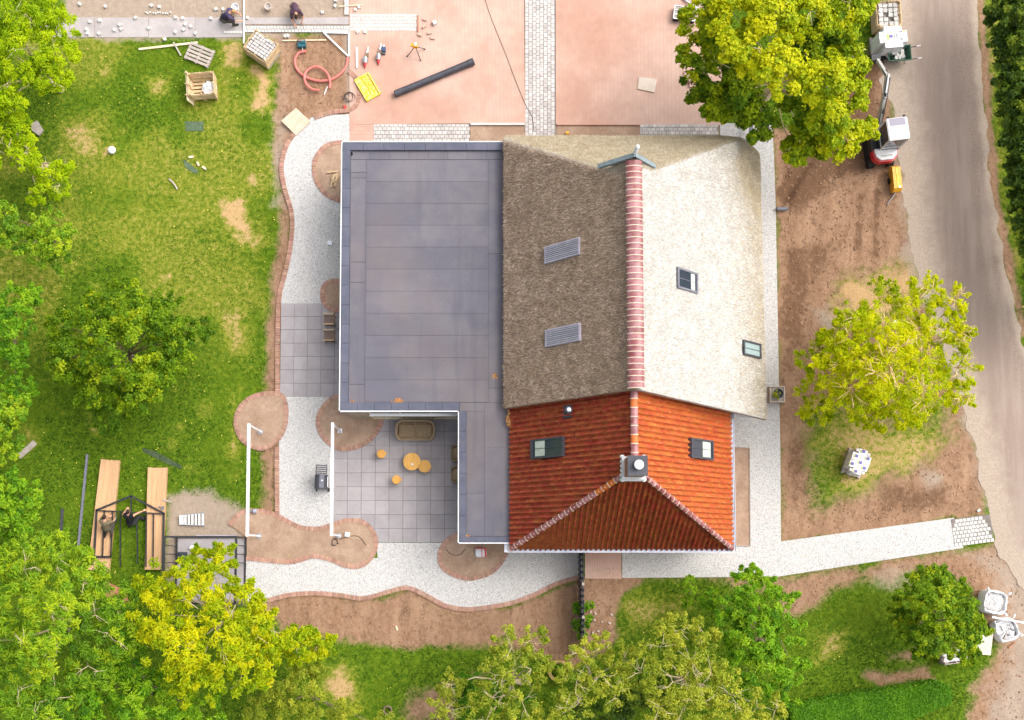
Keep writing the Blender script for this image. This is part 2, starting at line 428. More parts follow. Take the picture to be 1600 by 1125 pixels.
m, t, b = new('gravel')
p = pos(t)
vo = N(t, 'ShaderNodeTexVoronoi'); vo.inputs['Scale'].default_value = 34; t.links.new(p, vo.inputs['Vector'])
hs = N(t, 'ShaderNodeSeparateColor'); t.links.new(vo.outputs['Color'], hs.inputs[0])
c = mixc(t, ramp(t, hs.outputs[0], .0, .95), (.45, .435, .42), (.66, .65, .64))
c = mixc(t, ramp(t, hs.outputs[1], .90, .96), c, (.27, .26, .26))
c = mixc(t, math_(t, 'MULTIPLY', ramp(t, vo.outputs['Distance'], .45, .8), .30), c, (.35, .33, .31))
c = mixc(t, math_(t, 'MULTIPLY', ramp(t, noise(t, .8, p, 3), .5, .75), .3), c, (.60, .55, .50))
t.links.new(c, b.inputs['Base Color']); b.inputs['Roughness'].default_value = .85
bump(t, b, math_(t, 'SUBTRACT', 1.0, vo.outputs['Distance']), .5, .02)

m, t, b = new('asphalt')
p = pos(t); ps = pos(t, (2.2, .22, 1), (0, 0, R_(-12)))
e = N(t, 'ShaderNodeAttribute'); e.attribute_name = 'edge'
c = mixc(t, ramp(t, noise(t, 30, p, 5, .75), .35, .65), (.225, .168, .138), (.37, .288, .24))
c = mixc(t, math_(t, 'MULTIPLY', ramp(t, noise(t, .9, ps, 4), .42, .66), .45), c, (.42, .34, .285))
f = math_(t, 'ADD', e.outputs['Fac'], math_(t, 'MULTIPLY', math_(t, 'SUBTRACT', noise(t, 1.6, p, 5), .5), .8))
c = mixc(t, ramp(t, f, .25, .75), c, mixc(t, ramp(t, noise(t, 14, p, 4), .3, .7), (.36, .285, .222), (.46, .38, .31)))
t.links.new(c, b.inputs['Base Color']); b.inputs['Roughness'].default_value = .9; b.inputs['Specular IOR Level'].default_value = .2
bump(t, b, noise(t, 40, p, 4), .4, .02)

m, t, b = new('thatch')
a = N(t, 'ShaderNodeAttribute'); a.attribute_name = 'tone'
p = pos(t)
n1 = noise(t, 1.3, p, 6, .65); n2 = math_(t, 'ADD', math_(t, 'MULTIPLY', noise(t, 24, p, 5, .8), .6), math_(t, 'MULTIPLY', noise(t, 30, pos(t, (.22, 1, .22)), 4, .7), .4))
brown = mixc(t, ramp(t, n2, .35, .65), (.23, .155, .11), (.47, .35, .265))
brown = mixc(t, math_(t, 'MULTIPLY', ramp(t, n1, .45, .7), .5), brown, (.36, .275, .18))
pale = mixc(t, ramp(t, n2, .35, .65), (.37, .35, .325), (.60, .59, .575))
pale = mixc(t, math_(t, 'MULTIPLY', ramp(t, n1, .45, .7), .55), pale, (.48, .42, .345))
gold = mixc(t, ramp(t, n2, .35, .65), (.31, .24, .15), (.48, .41, .30))
sc = N(t, 'ShaderNodeAttribute'); sc.attribute_name = 'gold'
c = mixc(t, a.outputs['Fac'], brown, pale)
c = mixc(t, ramp(t, math_(t, 'ADD', sc.outputs['Fac'], math_(t, 'MULTIPLY', math_(t, 'SUBTRACT', n1, .5), .6)), .3, .7), c, gold)
t.links.new(c, b.inputs['Base Color']); b.inputs['Roughness'].default_value = .95; b.inputs['Specular IOR Level'].default_value = .1
bump(t, b, n2, 1.0, .09)

# ------------------------------------------------------------------ zones of the ground (outlines measured on the photograph, laid on the ground plane)
def sdist(u, v, poly):
    """signed distance in photograph pixels, positive inside"""
    poly = np.array(poly, float); d = np.full(u.shape, 1e9); ins = np.zeros(u.shape, bool)
    for (x0, y0), (x1, y1) in zip(poly, np.roll(poly, -1, 0)):
        ex, ey = x1-x0, y1-y0; L = ex*ex+ey*ey+1e-9
        k = np.clip(((u-x0)*ex+(v-y0)*ey)/L, 0, 1)
        d = np.minimum(d, (u-x0-k*ex)**2+(v-y0-k*ey)**2)
        if y0 != y1:
            c = ((y0 > v) != (y1 > v)) & (u < (x1-x0)*(v-y0)/(y1-y0)+x0); ins ^= c
    d = np.sqrt(d); return np.where(ins, d, -d)
GRAVEL = {
 'nw': [(546, 179), (500, 180), (487, 184), (465, 203), (448, 228), (442, 262), (447, 295), (456, 325), (459, 352), (455, 392), (447, 430), (440, 456), (438, 476), (560, 476), (560, 179)],
 'mid': [(436, 620), (560, 620), (560, 702), (523.5, 702), (523.5, 832), (480, 835), (436, 810)],
 'south': [(384, 870), (590, 872), (588, 848), (740, 848), (800, 845), (908, 855), (908, 904), (870, 914), (840, 929), (800, 944), (755, 952), (725, 954), (695, 948), (665, 932), (640, 921), (620, 923), (590, 932), (565, 937), (530, 932), (490, 929), (450, 932), (418, 940), (384, 942)],
 'east': [(1125, 192), (1206, 196), (1209, 240), (1212, 330), (1215, 500), (1219, 700), (1220, 846), (1490, 809), (1505, 856), (1215, 901), (972, 903), (972, 850), (1135, 850), (1135, 640), (1170, 600), (1170, 240), (1125, 236)]}
ROAD_L = [(1385, -80), (1385, 60), (1378, 120), (1400, 200), (1412, 300), (1424, 400), (1448, 480), (1500, 620), (1530, 730), (1545, 800), (1556, 850), (1590, 900), (1640, 1000), (1690, 1200)]
ROAD_R = [(1520, -80), (1527, 20), (1536, 150), (1550, 300), (1572, 420), (1598, 530), (1650, 700), (1710, 900), (1760, 1040), (1800, 1200)]
ZONES = [ # kind, softness px, strength, outline
 ('soil', 10, 1, [(428, 52), (546, 48), (566, 150), (545, 185), (490, 190), (450, 230), (448, 290), (460, 340), (445, 450), (438, 640), (436, 820), (408, 812), (412, 640), (420, 470), (434, 380), (440, 330), (428, 240), (428, 180)]),
 ('dust', 14, .75, [(432, 180), (455, 180), (440, 260), (445, 320), (430, 320), (426, 240)]),
 ('dust', 25, .55, [(425, 60), (450, 60), (450, 180), (430, 185)]),
 ('dust', 10, 1, [(90, -80), (560, -80), (546, 52), (380, 60), (110, 62)]),
 ('dust', 10, .9, [(258, 768), (330, 766), (362, 784), (384, 800), (440, 812), (440, 880), (384, 945), (258, 945)]),
 ('soil', 10, 1, [(384, 936), (450, 930), (600, 930), (650, 922), (730, 950), (800, 944), (908, 904), (978, 905), (968, 940), (955, 1000), (915, 1030), (890, 1055), (830, 1018), (760, 1006), (700, 1010), (620, 1012), (540, 1000), (450, 985)]),
 ('soil', 8, 1, [(915, 900), (1010, 903), (985, 920), (960, 945), (950, 985), (930, 1020), (905, 1020)]),
 ('soil', 10, 1, [(1206, 200), (1300, 215), (1360, 60), (1400, 80), (1395, 200), (1418, 300), (1428, 400), (1450, 470), (1508, 630), (1540, 740), (1540, 805), (1490, 812), (1218, 850)]),
 ('damp', 20, 1.1, [(1225, 235), (1290, 225), (1330, 60), (1378, 80), (1376, 150), (1386, 235), (1350, 262), (1290, 285), (1232, 330)]), ('damp', 8, 1.2, [(1212, 300), (1250, 255), (1262, 262), (1225, 330)]), ('damp', 22, .75, [(1215, 380), (1300, 380), (1270, 480), (1225, 620), (1215, 620)]), ('damp', 16, .7, [(1222, 690), (1262, 680), (1255, 800), (1224, 800)]), ('damp', 16, .7, [(1360, 740), (1480, 760), (1500, 800), (1380, 800)]), ('damp', 7, .9, [(1340, 300), (1352, 300), (1346, 390), (1336, 390)]), ('damp', 7, .9, [(1366, 290), (1376, 300), (1372, 400), (1362, 400)]),
 ('dry', 26, 1.0, [(1320, 440), (1430, 410), (1440, 480), (1380, 500), (1290, 500)]),
 ('undo', 26, .8, [(1330, 440), (1425, 420), (1440, 470), (1380, 500), (1300, 500)]),
 ('dry', 30, .72, [(1280, 690), (1330, 640), (1480, 660), (1500, 700), (1440, 750), (1380, 765), (1310, 770)]),
 ('undo', 26, .75, [(1270, 640), (1480, 640), (1490, 690), (1420, 745), (1300, 790), (1270, 800)]),
 ('dust', 12, .8, [(1330, 590), (1268, 480), (1290, 480), (1300, 500)]),
 ('dust', 14, .9, [(1436, 725), (1446, 735), (1475, 745), (1450, 762), (1440, 755)]),
 ('soil', 14, .9, [(1000, 903), (1215, 900), (1500, 858), (1570, 850), (1680, 900), (1700, 1200), (1470, 1200), (1510, 1110), (1560, 1010), (1510, 915), (1440, 890), (1380, 905), (1300, 925), (1270, 950), (1230, 960), (1215, 925), (1100, 905)]),
 ('dust', 26, .75, [(1500, 862), (1680, 890), (1700, 1200), (1500, 1200), (1570, 1040), (1550, 900)]),
 ('dust', 10, .5, [(1360, 890), (1430, 885), (1430, 925), (1360, 920)]),
 ('soil', 9, .85, [(1385, 1020), (1430, 1012), (1430, 1030), (1385, 1035)]),
 ('soil', 9, .9, [(1350, 1052), (1450, 1040), (1460, 1062), (1375, 1075)]),
 ('soil', 7, 1, [(1519, -80), (1530, -80), (1540, 20), (1549, 150), (1562, 300), (1582, 400), (1606, 520), (1596, 530), (1570, 420), (1546, 300)]),
 ('dry', 14, .7, [(1528, -80), (1552, -80), (1560, 150), (1576, 300), (1600, 420), (1592, 420), (1560, 300)]),
 ('dust', 16, .9, [(1384, 90), (1398, 200), (1408, 300), (1420, 400), (1446, 480), (1498, 620), (1528, 730), (1542, 800), (1560, 800), (1530, 700), (1460, 480), (1425, 300), (1405, 100)]),
 ('dust', 6, 1, [(540, -80), (1130, -80), (1130, 230), (540, 230)]),
 ('dry', 10, .8, [(340, 62), (384, 62), (384, 110), (345, 110)]), ('dry', 16, 1, [(392, 100), (428, 112), (428, 175), (395, 170)]),
 ('dry', 26, .75, [(80, 185), (170, 180), (175, 260), (110, 270)]), ('dry', 22, .9, [(128, 218), (178, 222), (190, 255), (140, 258)]),
 ('dry', 26, .95, [(330, 310), (380, 310), (415, 380), (400, 400), (360, 365)]), ('dry', 14, .9, [(378, 265), (408, 268), (408, 300), (385, 295)]),
 ('dry', 18, .7, [(240, 410), (285, 410), (285, 450), (240, 455)]), ('dry', 20, .7, [(330, 470), (380, 480), (410, 560), (350, 560)]),
 ('dry', 14, .8, [(355, 610), (375, 605), (368, 715), (360, 712)]), ('dry', 16, .7, [(40, 675), (60, 675), (60, 715), (30, 715)]),
 ('dry', 12, .7, [(134, 640), (150, 645), (148, 675), (138, 670)]), ('dry', 20, .9, [(510, 1040), (545, 1040), (555, 1090), (520, 1100)]),
 ('soil', 18, .8, [(640, 1080), (720, 1060), (760, 1050), (700, 1125), (620, 1135)]), ('dry', 26, .65, [(960, 930), (1080, 920), (1060, 985), (985, 985)]),
 ('dry', 20, .7, [(1270, 985), (1320, 985), (1320, 1030), (1280, 1030)]), ('dry', 16, .7, [(228, 120), (262, 120), (262, 150), (230, 152)]),
]
_rand = random.Random(3)
for k in range(46):       # worn spots in the lawn
    u0 = _rand.uniform(70, 410); v0 = _rand.uniform(70, 760); r = _rand.uniform(3, 13)
    ZONES.append(('dry', r*1.4, _rand.uniform(.4, .8), [(u0+r*math.cos(a)*_rand.uniform(.6, 1.3), v0+r*math.sin(a)*_rand.uniform(.5, 1.2)) for a in (0, 1, 2, 3, 4, 5)]))
def masks(x, y):
    u, v = Q(x, y); n1 = fbm(x, y, .9, 5); n2 = fbm(x, y, 3.5, 9, 3)
    M = {k: np.zeros(x.shape) for k in ('dry', 'soil', 'dust', 'damp')}
    for kind, soft, st, poly in ZONES:
        s = sdist(u, v, poly)+(n1-.5)*soft*2.2+(n2-.5)*soft*1.0
        m = np.clip(s/soft*.5+.5, 0, 1)*st
        if kind == 'undo': M['soil'] *= 1-m
        else:
            M[kind] = np.maximum(M[kind], m)
    n3 = fbm(x, y, .35, 21)
    M['dry'] = np.maximum(M['dry'], np.clip((n3-.42)*2.2, 0, .52)*np.clip((640-v)/160, 0, 1)*(u < 430))
    return u, v, M

# one ground sheet: fine under the picture, coarse out to the horizon
def axis(lo, hi, st, far):
    core = np.arange(lo, hi+st/2, st); out = [st]
    a = [lo]; s = st*2
    while a[-1] > -far: a.append(a[-1]-s); s *= 1.6
    c = [hi]; s = st*2
    while c[-1] < far: c.append(c[-1]+s); s *= 1.6
    return np.concatenate([np.array(a[1:][::-1]), core, np.array(c[1:])])
gx = axis(-23, 27, .13, 260); gy = axis(-9, 27, .13, 260)
GX, GY = np.meshgrid(gx, gy); fx, fy = GX.ravel(), GY.ravel()
u, v, M = masks(fx, fy)
paved = np.full(fx.shape, -1e9)
for poly in list(GRAVEL.values())+[ROAD_L+ROAD_R[::-1], [(540, -80), (1125, -80), (1125, 215), (540, 225)], [(436, 470), (720, 470), (720, 860), (436, 860)]]:
    paved = np.maximum(paved, sdist(u, v, poly))
away = np.clip(-paved/12, 0, 1)
rut = fbm(fx*1.6, fy*.55, 1.7, 33)-.5
gz = -(.02+.12*np.clip(rut+.2, 0, 1))*M['soil']*away + .05*(fbm(fx, fy, 4, 44)-.5)*M['soil']*away + .02*(fbm(fx, fy, 2.5, 50)-.5)*away*(1-M['soil'])
trench = np.clip(1-np.abs(sdist(u, v, [(1300, 215), (1262, 262), (1240, 300), (1228, 318), (1222, 312), (1236, 286), (1258, 250), (1290, 210)]) - 4)/9, 0, 1)
gz = gz-.22*trench*away
nx_, ny_ = len(gx), len(gy)
idx = np.arange(nx_*ny_).reshape(ny_, nx_)
F = np.stack([idx[:-1, :-1], idx[:-1, 1:], idx[1:, 1:], idx[1:, :-1]], -1).reshape(-1, 4)
gm = fastmesh('ground', np.stack([fx, fy, gz], 1), F, 'earth', True)
for k in M: setattr_f(gm, k, M[k])
struct('ground', gm)

# road, with a worn sandy edge
rl = smoothcurve(W2(ROAD_L), .05); rr = smoothcurve(W2(ROAD_R), .05)
n = 220; rl = [rl[int(i*(len(rl)-1)/n)] for i in range(n+1)]; rr = [rr[int(i*(len(rr)-1)/n)] for i in range(n+1)]
V = []; E = []
K = 14
for i in range(n+1):
    for j in range(K+1):
        q = rl[i]+(rr[i]-rl[i])*j/K
        if j in (0, K): q = q+np.array((1, 0))*float(fbm(np.array([q[0]]), np.array([q[1]]), 1.6, 90+j)[0]-.5)*(.9 if j == 0 else .4)
        V.append((q[0], q[1], .006+.03*math.sin(math.pi*j/K))); tt = j/K
        E.append(max(1-tt/.56, (tt-.86)/.14*.9, 0))
F = [(i*(K+1)+j, i*(K+1)+j+1, (i+1)*(K+1)+j+1, (i+1)*(K+1)+j) for i in range(n) for j in range(K)]
rm = fastmesh('road', V, F, 'asphalt', True); setattr_f(rm, 'edge', E); struct('road', rm)

def sheet(name, px, z, m, **kw):
    mb = MB(); mb.prism(W2(px), -.05, z); return struct(name, mb.mesh(name, m), **kw)
for k, poly in GRAVEL.items(): sheet('gravel_path', poly, .030, 'gravel')

# ------------------------------------------------------------------ paving
def frame(px0, px1):
    a = P(*px0); b = P(*px1); d = (b-a); L = d.length; d.normalize(); return a, d, Vector((-d.y, d.x, 0)), L
def bricks(o, ex, ey, W, L, bw, bl, gap, z0, z1, keep=None, bond=True, jit=.0, skip=0., gx_=None):
    V = []; F = []; gx_ = gap if gx_ is None else gx_
    nr = int(W/(bw+gap))+1; nc = int(L/(bl+gx_))+2
    for r in range(nr):
        y0 = r*(bw+gap); y1 = min(y0+bw, W)
        if y1-y0 < bw*.3: continue
        sh = -(bl/2 if (bond and r % 2) else 0)
        for c in range(nc):
            x0 = max(0, sh+c*(bl+gx_)); x1 = min(sh+c*(bl+gx_)+bl, L)
            if x1-x0 < bl*.2: continue
            if skip and random.random() < skip: continue
            q = o+ex*((x0+x1)/2)+ey*((y0+y1)/2)
            if keep and not keep(q): continue
            dz = random.uniform(-jit, jit); k = len(V)
            i_ = 0. if gx_ < gap*.5 else .002
            for zz, sft in ((z0, 0), (z1+dz, i_)):
                for xx, yy in ((x0+sft, y0+sft), (x1-sft, y0+sft), (x1-sft, y1-sft), (x0+sft, y1-sft)):
                    w_ = o+ex*xx+ey*yy; V.append((w_.x, w_.y, zz))
            F += [(k+4, k+5, k+6, k+7), (k, k+1, k+5, k+4), (k+1, k+2, k+6, k+5), (k+2, k+3, k+7, k+6), (k+3, k, k+4, k+7)]
    return V, F
def paving(name, corner, along, up_px, m, base, bw, bl, gap=.008, z=.04, keep=None, bond=True, jit=.003, skip=0., piece='paving_brick'):
    """corner: photo px origin, along: px end of the first row, up_px: px point giving the width"""
    o, ex, ey, L = frame(corner, along); W = (P(*up_px)-o).dot(ey)
    if W < 0: ey = -ey; W = -W
    mb = MB(); c = [o, o+ex*L, o+ex*L+ey*W, o+ey*W]; mb.prism([q[:2] for q in c], -.05, z-(.004 if piece == 'paving_brick' else .016))
    root = struct(name, mb.mesh(name, base))
    V, F = bricks(o, ex, ey, W, L, bw, bl, gap, -.02, z, keep, bond, 0. if piece == 'paving_brick' else jit, skip, 0. if piece == 'paving_brick' else gap)
    me = fastmesh(piece, V, F, m)
    link(piece, me, root, kind='stuff'); return root
paving('brick_courtyard', (546, 195), (546, -45), (820.6, 195), 'clay_brick', 'joint_sand', .166, .21, .006)
paving('brick_courtyard', (868.4, 195), (868.4, -45), (1130, 195), 'clay_brick', 'joint_sand', .166, .21, .006)
paving('brick_courtyard', (546, 240), (584.2, 240), (546, 195), 'clay_brick', 'joint_sand', .168, .21, .004, .036)
paving('brick_landing', (914, 904), (914, 850), (971, 904), 'clay_brick', 'joint_sand', .10, .2, .008, .036)
paving('sett_strip', (820.5, 235), (820.5, -45), (868.5, 235), 'sett_stone', 'dark_joint', .15, .195, .016, .044, piece='sett')
paving('sett_strip', (584, 228), (734, 228), (584, 194.6), 'sett_stone', 'dark_joint', .155, .18, .017, .042, piece='sett')
paving('sett_strip', (1000, 222), (1122, 222), (1000, 194.6), 'sett_stone', 'dark_joint', .15, .18, .016, .042, piece='sett')
paving('sett_strip', (547.5, 48.5), (653, 48.5), (547.5, 23), 'sett_white', 'dark_joint', .14, .165, .02, .052, jit=.003, piece='sett')
paving('sett_strip', (382.5, 51), (546, 51), (382.5, 40), 'sett_white', 'dark_joint', .135, .13, .02, .05, jit=.003, piece='sett')
paving('sett_strip', (350, 53), (381, 53), (350, 48), 'sett_white', 'dark_joint', .13, .13, .010, .05, piece='sett')
paving('sett_strip', (1492, 854), (1553, 846), (1489, 811), 'sett_white', 'dark_joint', .14, .145, .028, .056, jit=.004, piece='sett',
       keep=lambda q: sdist(np.array([Q(q.x, q.y)[0]]), np.array([Q(q.x, q.y)[1]]), [(1488, 810), (1533, 802), (1556, 850), (1492, 858)])[0] > 0)
# concrete strip at the top left: slabs end to end
root = None
for i, (a, b2) in enumerate([(60, 108), (108.6, 148), (148.6, 232), (232.6, 305), (305.6, 381), (381.6, 460), (460.6, 545)]):
    mb = MB(); mb.prism(W2([(a, 28), (b2, 27), (b2, 58 if b2 < 382 else 38), (a, 59 if b2 < 382 else 38)]), -.05, .02+.002*(i % 2))
    if root is None: root = struct('service_path', mb.mesh('service_path', 'concrete'))
    else: link('concrete_slab', mb.mesh('concrete_slab', 'concrete'), root)
# pale kerb at the foot of the courtyard
mb = MB(); mb.bar(P(735, 194.3, .05), P(820, 194.3, .05), .09, .12); struct('kerb', mb.mesh('kerb', 'sett_white'))
mb = MB(); mb.bar(P(870, 194.6, .04), P(1000, 194.6, .04), .07, .12); struct('kerb', mb.mesh('kerb', 'clay_brick'))
for a, b2 in ((735, 820), (870, 1000)):
    mb = MB(); mb.prism(W2([(a, 196), (b2, 196), (b2, 225), (a, 225)]), -.05, .02); struct('soil_strip', mb.mesh('soil_strip', 'bed_soil'))

# patio: every slab its own piece
def patio(name, o_px, nx, ny, size=.6035):
    o = P(*o_px); mb = MB(); mb.prism([(o.x, o.y), (o.x+nx*size, o.y), (o.x+nx*size, o.y-ny*size), (o.x, o.y-ny*size)], -.05, .022)
    root = struct(name, mb.mesh(name, 'tile_joint'))
    mb = MB(); s = size/2-.0055
    mb.add([(-s, -s, 0), (s, -s, 0), (s, s, 0), (-s, s, 0), (-s+.004, -s+.004, .02), (s-.004, -s+.004, .02), (s-.004, s-.004, .02), (-s+.004, s-.004, .02)],
           [(4, 5, 6, 7), (0, 1, 5, 4), (1, 2, 6, 5), (2, 3, 7, 6), (3, 0, 4, 7)])
    me = mb.mesh('patio_tile', 'patio_tile')
    for i in range(nx):
        for j in range(ny):
            link('patio_tile', me, root, (o.x+(i+.5)*size, o.y-(j+.5)*size, .020+random.uniform(-.001, .001)))
patio('patio', (522.4, 652.7), 9, 9)
patio('patio', (439.3, 473.9), 5, 7, .592)

# planting beds with soldier-brick edging
def edging_mesh(px, closed=False, name='edging_bricks', bl=.20, z=.075):
    c = smoothcurve(W2(px), .12, closed)
    if closed: c = c+[c[0]]
    q = resample(c, .078); V = []; F = []
    for i in range(len(q)):
        d = q[min(i+1, len(q)-1)]-q[max(i-1, 0)]; d = d/(np.linalg.norm(d)+1e-9); nrm = np.array((-d[1], d[0]))
        k = len(V); zz = z+random.uniform(-.005, .005); jl = random.uniform(-.006, .006)
        for h, s in ((0., 0), (zz, .003)):
            for a, b2 in ((-1, -1), (1, -1), (1, 1), (-1, 1)):
                r = q[i]+d*a*(.0335-s)+nrm*(b2*(bl/2-s)+jl); V.append((r[0], r[1], h))
        F += [(k+4, k+5, k+6, k+7), (k, k+1, k+5, k+4), (k+1, k+2, k+6, k+5), (k+2, k+3, k+7, k+6), (k+3, k, k+4, k+7)]
    return fastmesh(name, V, F, 'edging_brick')
def bed(label, edge, soil_extra=(), closed=False, z=.055):
    c = smoothcurve(W2(edge), .15, closed); poly = [tuple(q) for q in c]+[tuple(q) for q in W2(soil_extra)]
    cx = sum(q[0] for q in poly)/len(poly); cy = sum(q[1] for q in poly)/len(poly)
    T = thing('planting_bed', label, 'flower bed', (cx, cy, 0))
    mb = MB(); mb.prism(poly, -.03, z); part(T, 'soil', mb, 'bed_soil', world=True)
    me = edging_mesh(edge, closed); co = np.empty(len(me.vertices)*3, np.float32); me.vertices.foreach_get('co', co)
    co = co.reshape(-1, 3)-np.array((cx, cy, 0), np.float32); me.vertices.foreach_set('co', co.ravel())
    link('brick_edging', me, T, kind='stuff'); return T
bed('half-round brick-edged bed with kindling in it beside the top left of the flat roof', [(533, 223), (515, 226), (501, 236), (492, 253), (492, 275), (501, 294), (515, 307), (534, 315)], [(560, 315), (560, 223)])
bed('smallest half-round brick-edged bed, above the two folding chairs', [(534, 440), (519, 439), (507, 446), (503.5, 460), (507, 474), (518, 484), (534, 486)], [(555, 486), (555, 440)])
bed('brick-edged bed of bare soil at the extension corner, crossed by the inner white pergola', [(531, 618), (513, 627), (500, 645), (497, 662), (504, 681), (518, 695), (535, 702), (560, 698), (579, 686), (593, 668), (598, 650)], [(598, 635), (540, 612)])
bed('egg-shaped brick-edged bed at the lawn edge under the outer white pergola', [(440, 618), (446, 630), (447.5, 648), (444, 670), (433, 688), (415, 700), (398, 699), (380, 688), (370, 670), (370, 650), (379, 632), (396, 620), (418, 615)], closed=True)
bed('long wavy brick-edged bed between the patio and the dark shed frame', [(360, 820), (370, 806), (385, 799), (402, 798), (425, 802), (445, 812), (470, 824), (500, 826), (521, 819), (545, 813), (568, 816), (583, 831), (588, 850), (580, 871), (564, 884), (541, 884), (516, 874), (490, 869), (465, 876), (445, 878), (415, 875), (386, 872)], [(386, 840)])
bed('brick-edged bed below the narrow roof wing with a red and white sack on it', [(716, 835), (702, 842), (690, 856), (687, 872), (692, 887), (709, 898), (730, 904), (751, 901), (769, 893), (783, 879), (792, 862)], [(792, 840)])
T = thing('planting_bed', 'narrow rectangular bare bed along the east wall of the tiled house', 'flower bed', P(1159, 776))
mb = MB(); mb.prism(W2([(1147, 699), (1171, 700), (1172, 853), (1148, 853)]), -.03, .05); part(T, 'soil', mb, 'bed_soil', world=True)
mb = MB()
for a, b2 in (((1147, 699), (1171, 700)), ((1171, 700), (1172, 853)), ((1172, 853), (1148, 853))): mb.bar(P(*a, .04), P(*b2, .04), .04, .08)
part(T, 'edging_strip', mb, 'timber_grey', world=True)
def edgeline(label, px):
    me = edging_mesh(px); co = np.empty(len(me.vertices)*3, np.float32); me.vertices.foreach_get('co', co); co = co.reshape(-1, 3)
    c = co.mean(0); c[2] = 0; me.vertices.foreach_set('co', (co-c).ravel())
    link('brick_edging', me, None, tuple(float(x) for x in c), **tagd(label, 'edging'))
edgeline('wavy brick edging between the white gravel path and the lower soil border', [(420, 938), (450, 930), (490, 927), (530, 930), (565, 935), (590, 930), (620, 921), (640, 919), (665, 930), (695, 946), (725, 952), (755, 950), (800, 942), (840, 927), (870, 912), (905, 902)])
edgeline('long curving brick edging along the lawn side of the upper gravel path', [(463, 205), (447, 230), (440, 262), (445, 295), (454, 325), (457, 352), (453, 392), (445, 430), (438, 456), (435, 490), (434, 550), (434, 614)])
edgeline('straight brick edging beside the gravel between the egg-shaped and wavy beds', [(433, 700), (433, 740), (433.5, 803)])
edgeline('curved brick edging around the soil with the red hose', [(546, 112), (556, 122), (562, 140), (559, 160), (547, 172), (520, 176), (492, 184)])
# ------------------------------------------------------------------ the farmhouse
ZR = 3.2                                             # flat roof edge
XW = P(532.3, 430, ZR).x; YN = P(660, 221.5, ZR).y; YS = P(630, 642.5, ZR).y
XL = P(716.3, 740, ZR).x; YL = P(750, 848.5, ZR).y
RX = 5.60                                            # ridge line of both roofs
TW, TE = P(797, 750, 3.3).x, P(1143, 750, 3.0).x     # tiled roof eaves
TS, TA, TN = P(970, 858, 3.0).y, P(997, 731, 8.4).y, 6.25
HR, HE, HW = 8.4, 3.0, 3.3
HWX, HEX = P(786.5, 430, 3.6).x, P(1193, 450, 2.4).x # thatch eaves
HN = P(960, 211.5, 3.0).y
HT = 9.0
HS_W, HS_E = P(787, 638, 3.6).y, P(1198, 655, 2.4).y
house = thing('farmhouse', 'farmhouse with thatched roof, red tiled roof and flat grey extension', 'house', (5.6, 9, 0))
hp = lambda name, mb, m, smooth=False, parent=None, **kw: link(name, mb.mesh(name, m, smooth, (5.6, 9, 0)), parent or house, **kw)
# walls
mb = MB()
mb.box(((HWX+.9+HEX-.8)/2, (HS_E+.5+HN-.8)/2, 1.2), (HEX-.8-HWX-.9, HN-.8-HS_E-.5, 2.4))
mb.prism([(HWX+.9, HS_W+.4), (HEX-.8, HS_W+.4), (HEX-.8, HS_W+.42), (HWX+.9, HS_W+.42)], 2.4, 2.5)
hp('wall', mb, 'brick_wall')
mb = MB(); mb.box(((TW+.3+TE-.35)/2, (TS+.35+TN-.2)/2, 1.48), (TE-.35-TW-.3, TN-.2-TS-.35, 2.9)); hp('wall', mb, 'brick_wall')
mb = MB(); mb.box(((XW+.15+HWX+.6)/2, (YS+.14+YN-.15)/2, 1.45), (HWX+.6-XW-.15, YN-.15-YS-.14, 2.9)); ew = hp('wall', mb, 'charcoal')
mb = MB(); mb.box(((XL+.15+TW+.1)/2, (YL+.15+YS+.1)/2, 1.45), (TW+.1-XL-.15, YS+.1-YL-.15, 2.9)); hp('wall', mb, 'charcoal')
# vertical cladding boards on the visible south wall of the extension
xb0 = XW+.15; xb1 = P(577, 650, 1.5).x; bw = .125
mb = MB(); mb.box((0, 0, 0), (bw-.014, .03, 2.86)); bm_ = mb.mesh('cladding_board', 'siding')
x = xb0+bw/2
while x < xb1: link('cladding_board', bm_, ew, (x, YS+.12, 1.46), 0).location -= Vector((5.6, 9, 0)); x += bw
# sliding glass doors, awning cassette
dx0, dx1 = xb1+.05, XL+.1
mb = MB(); mb.box(((dx0+dx1)/2, YS+.13, 1.25), (dx1-dx0, .02, 2.4)); gd = hp('sliding_door', mb, 'glass_dark')
mb = MB()
for k in range(4):
    xx = dx0+(dx1-dx0)*k/3; mb.box((xx, YS+.11, 1.25), (.07, .06, 2.46))
mb.box(((dx0+dx1)/2, YS+.11, 2.5), (dx1-dx0, .06, .08)); mb.box(((dx0+dx1)/2, YS+.10, .07), (dx1-dx0, .09, .06))
link('door_frame', mb.mesh('door_frame', 'timber_pale', False, (5.6, 9, 0)), gd)
mb = MB(); mb.box(((dx0+dx1)/2, YS-.03, 2.22), (dx1-dx0-.06, .12, .10)); hp('awning_cassette', mb, 'white_metal')
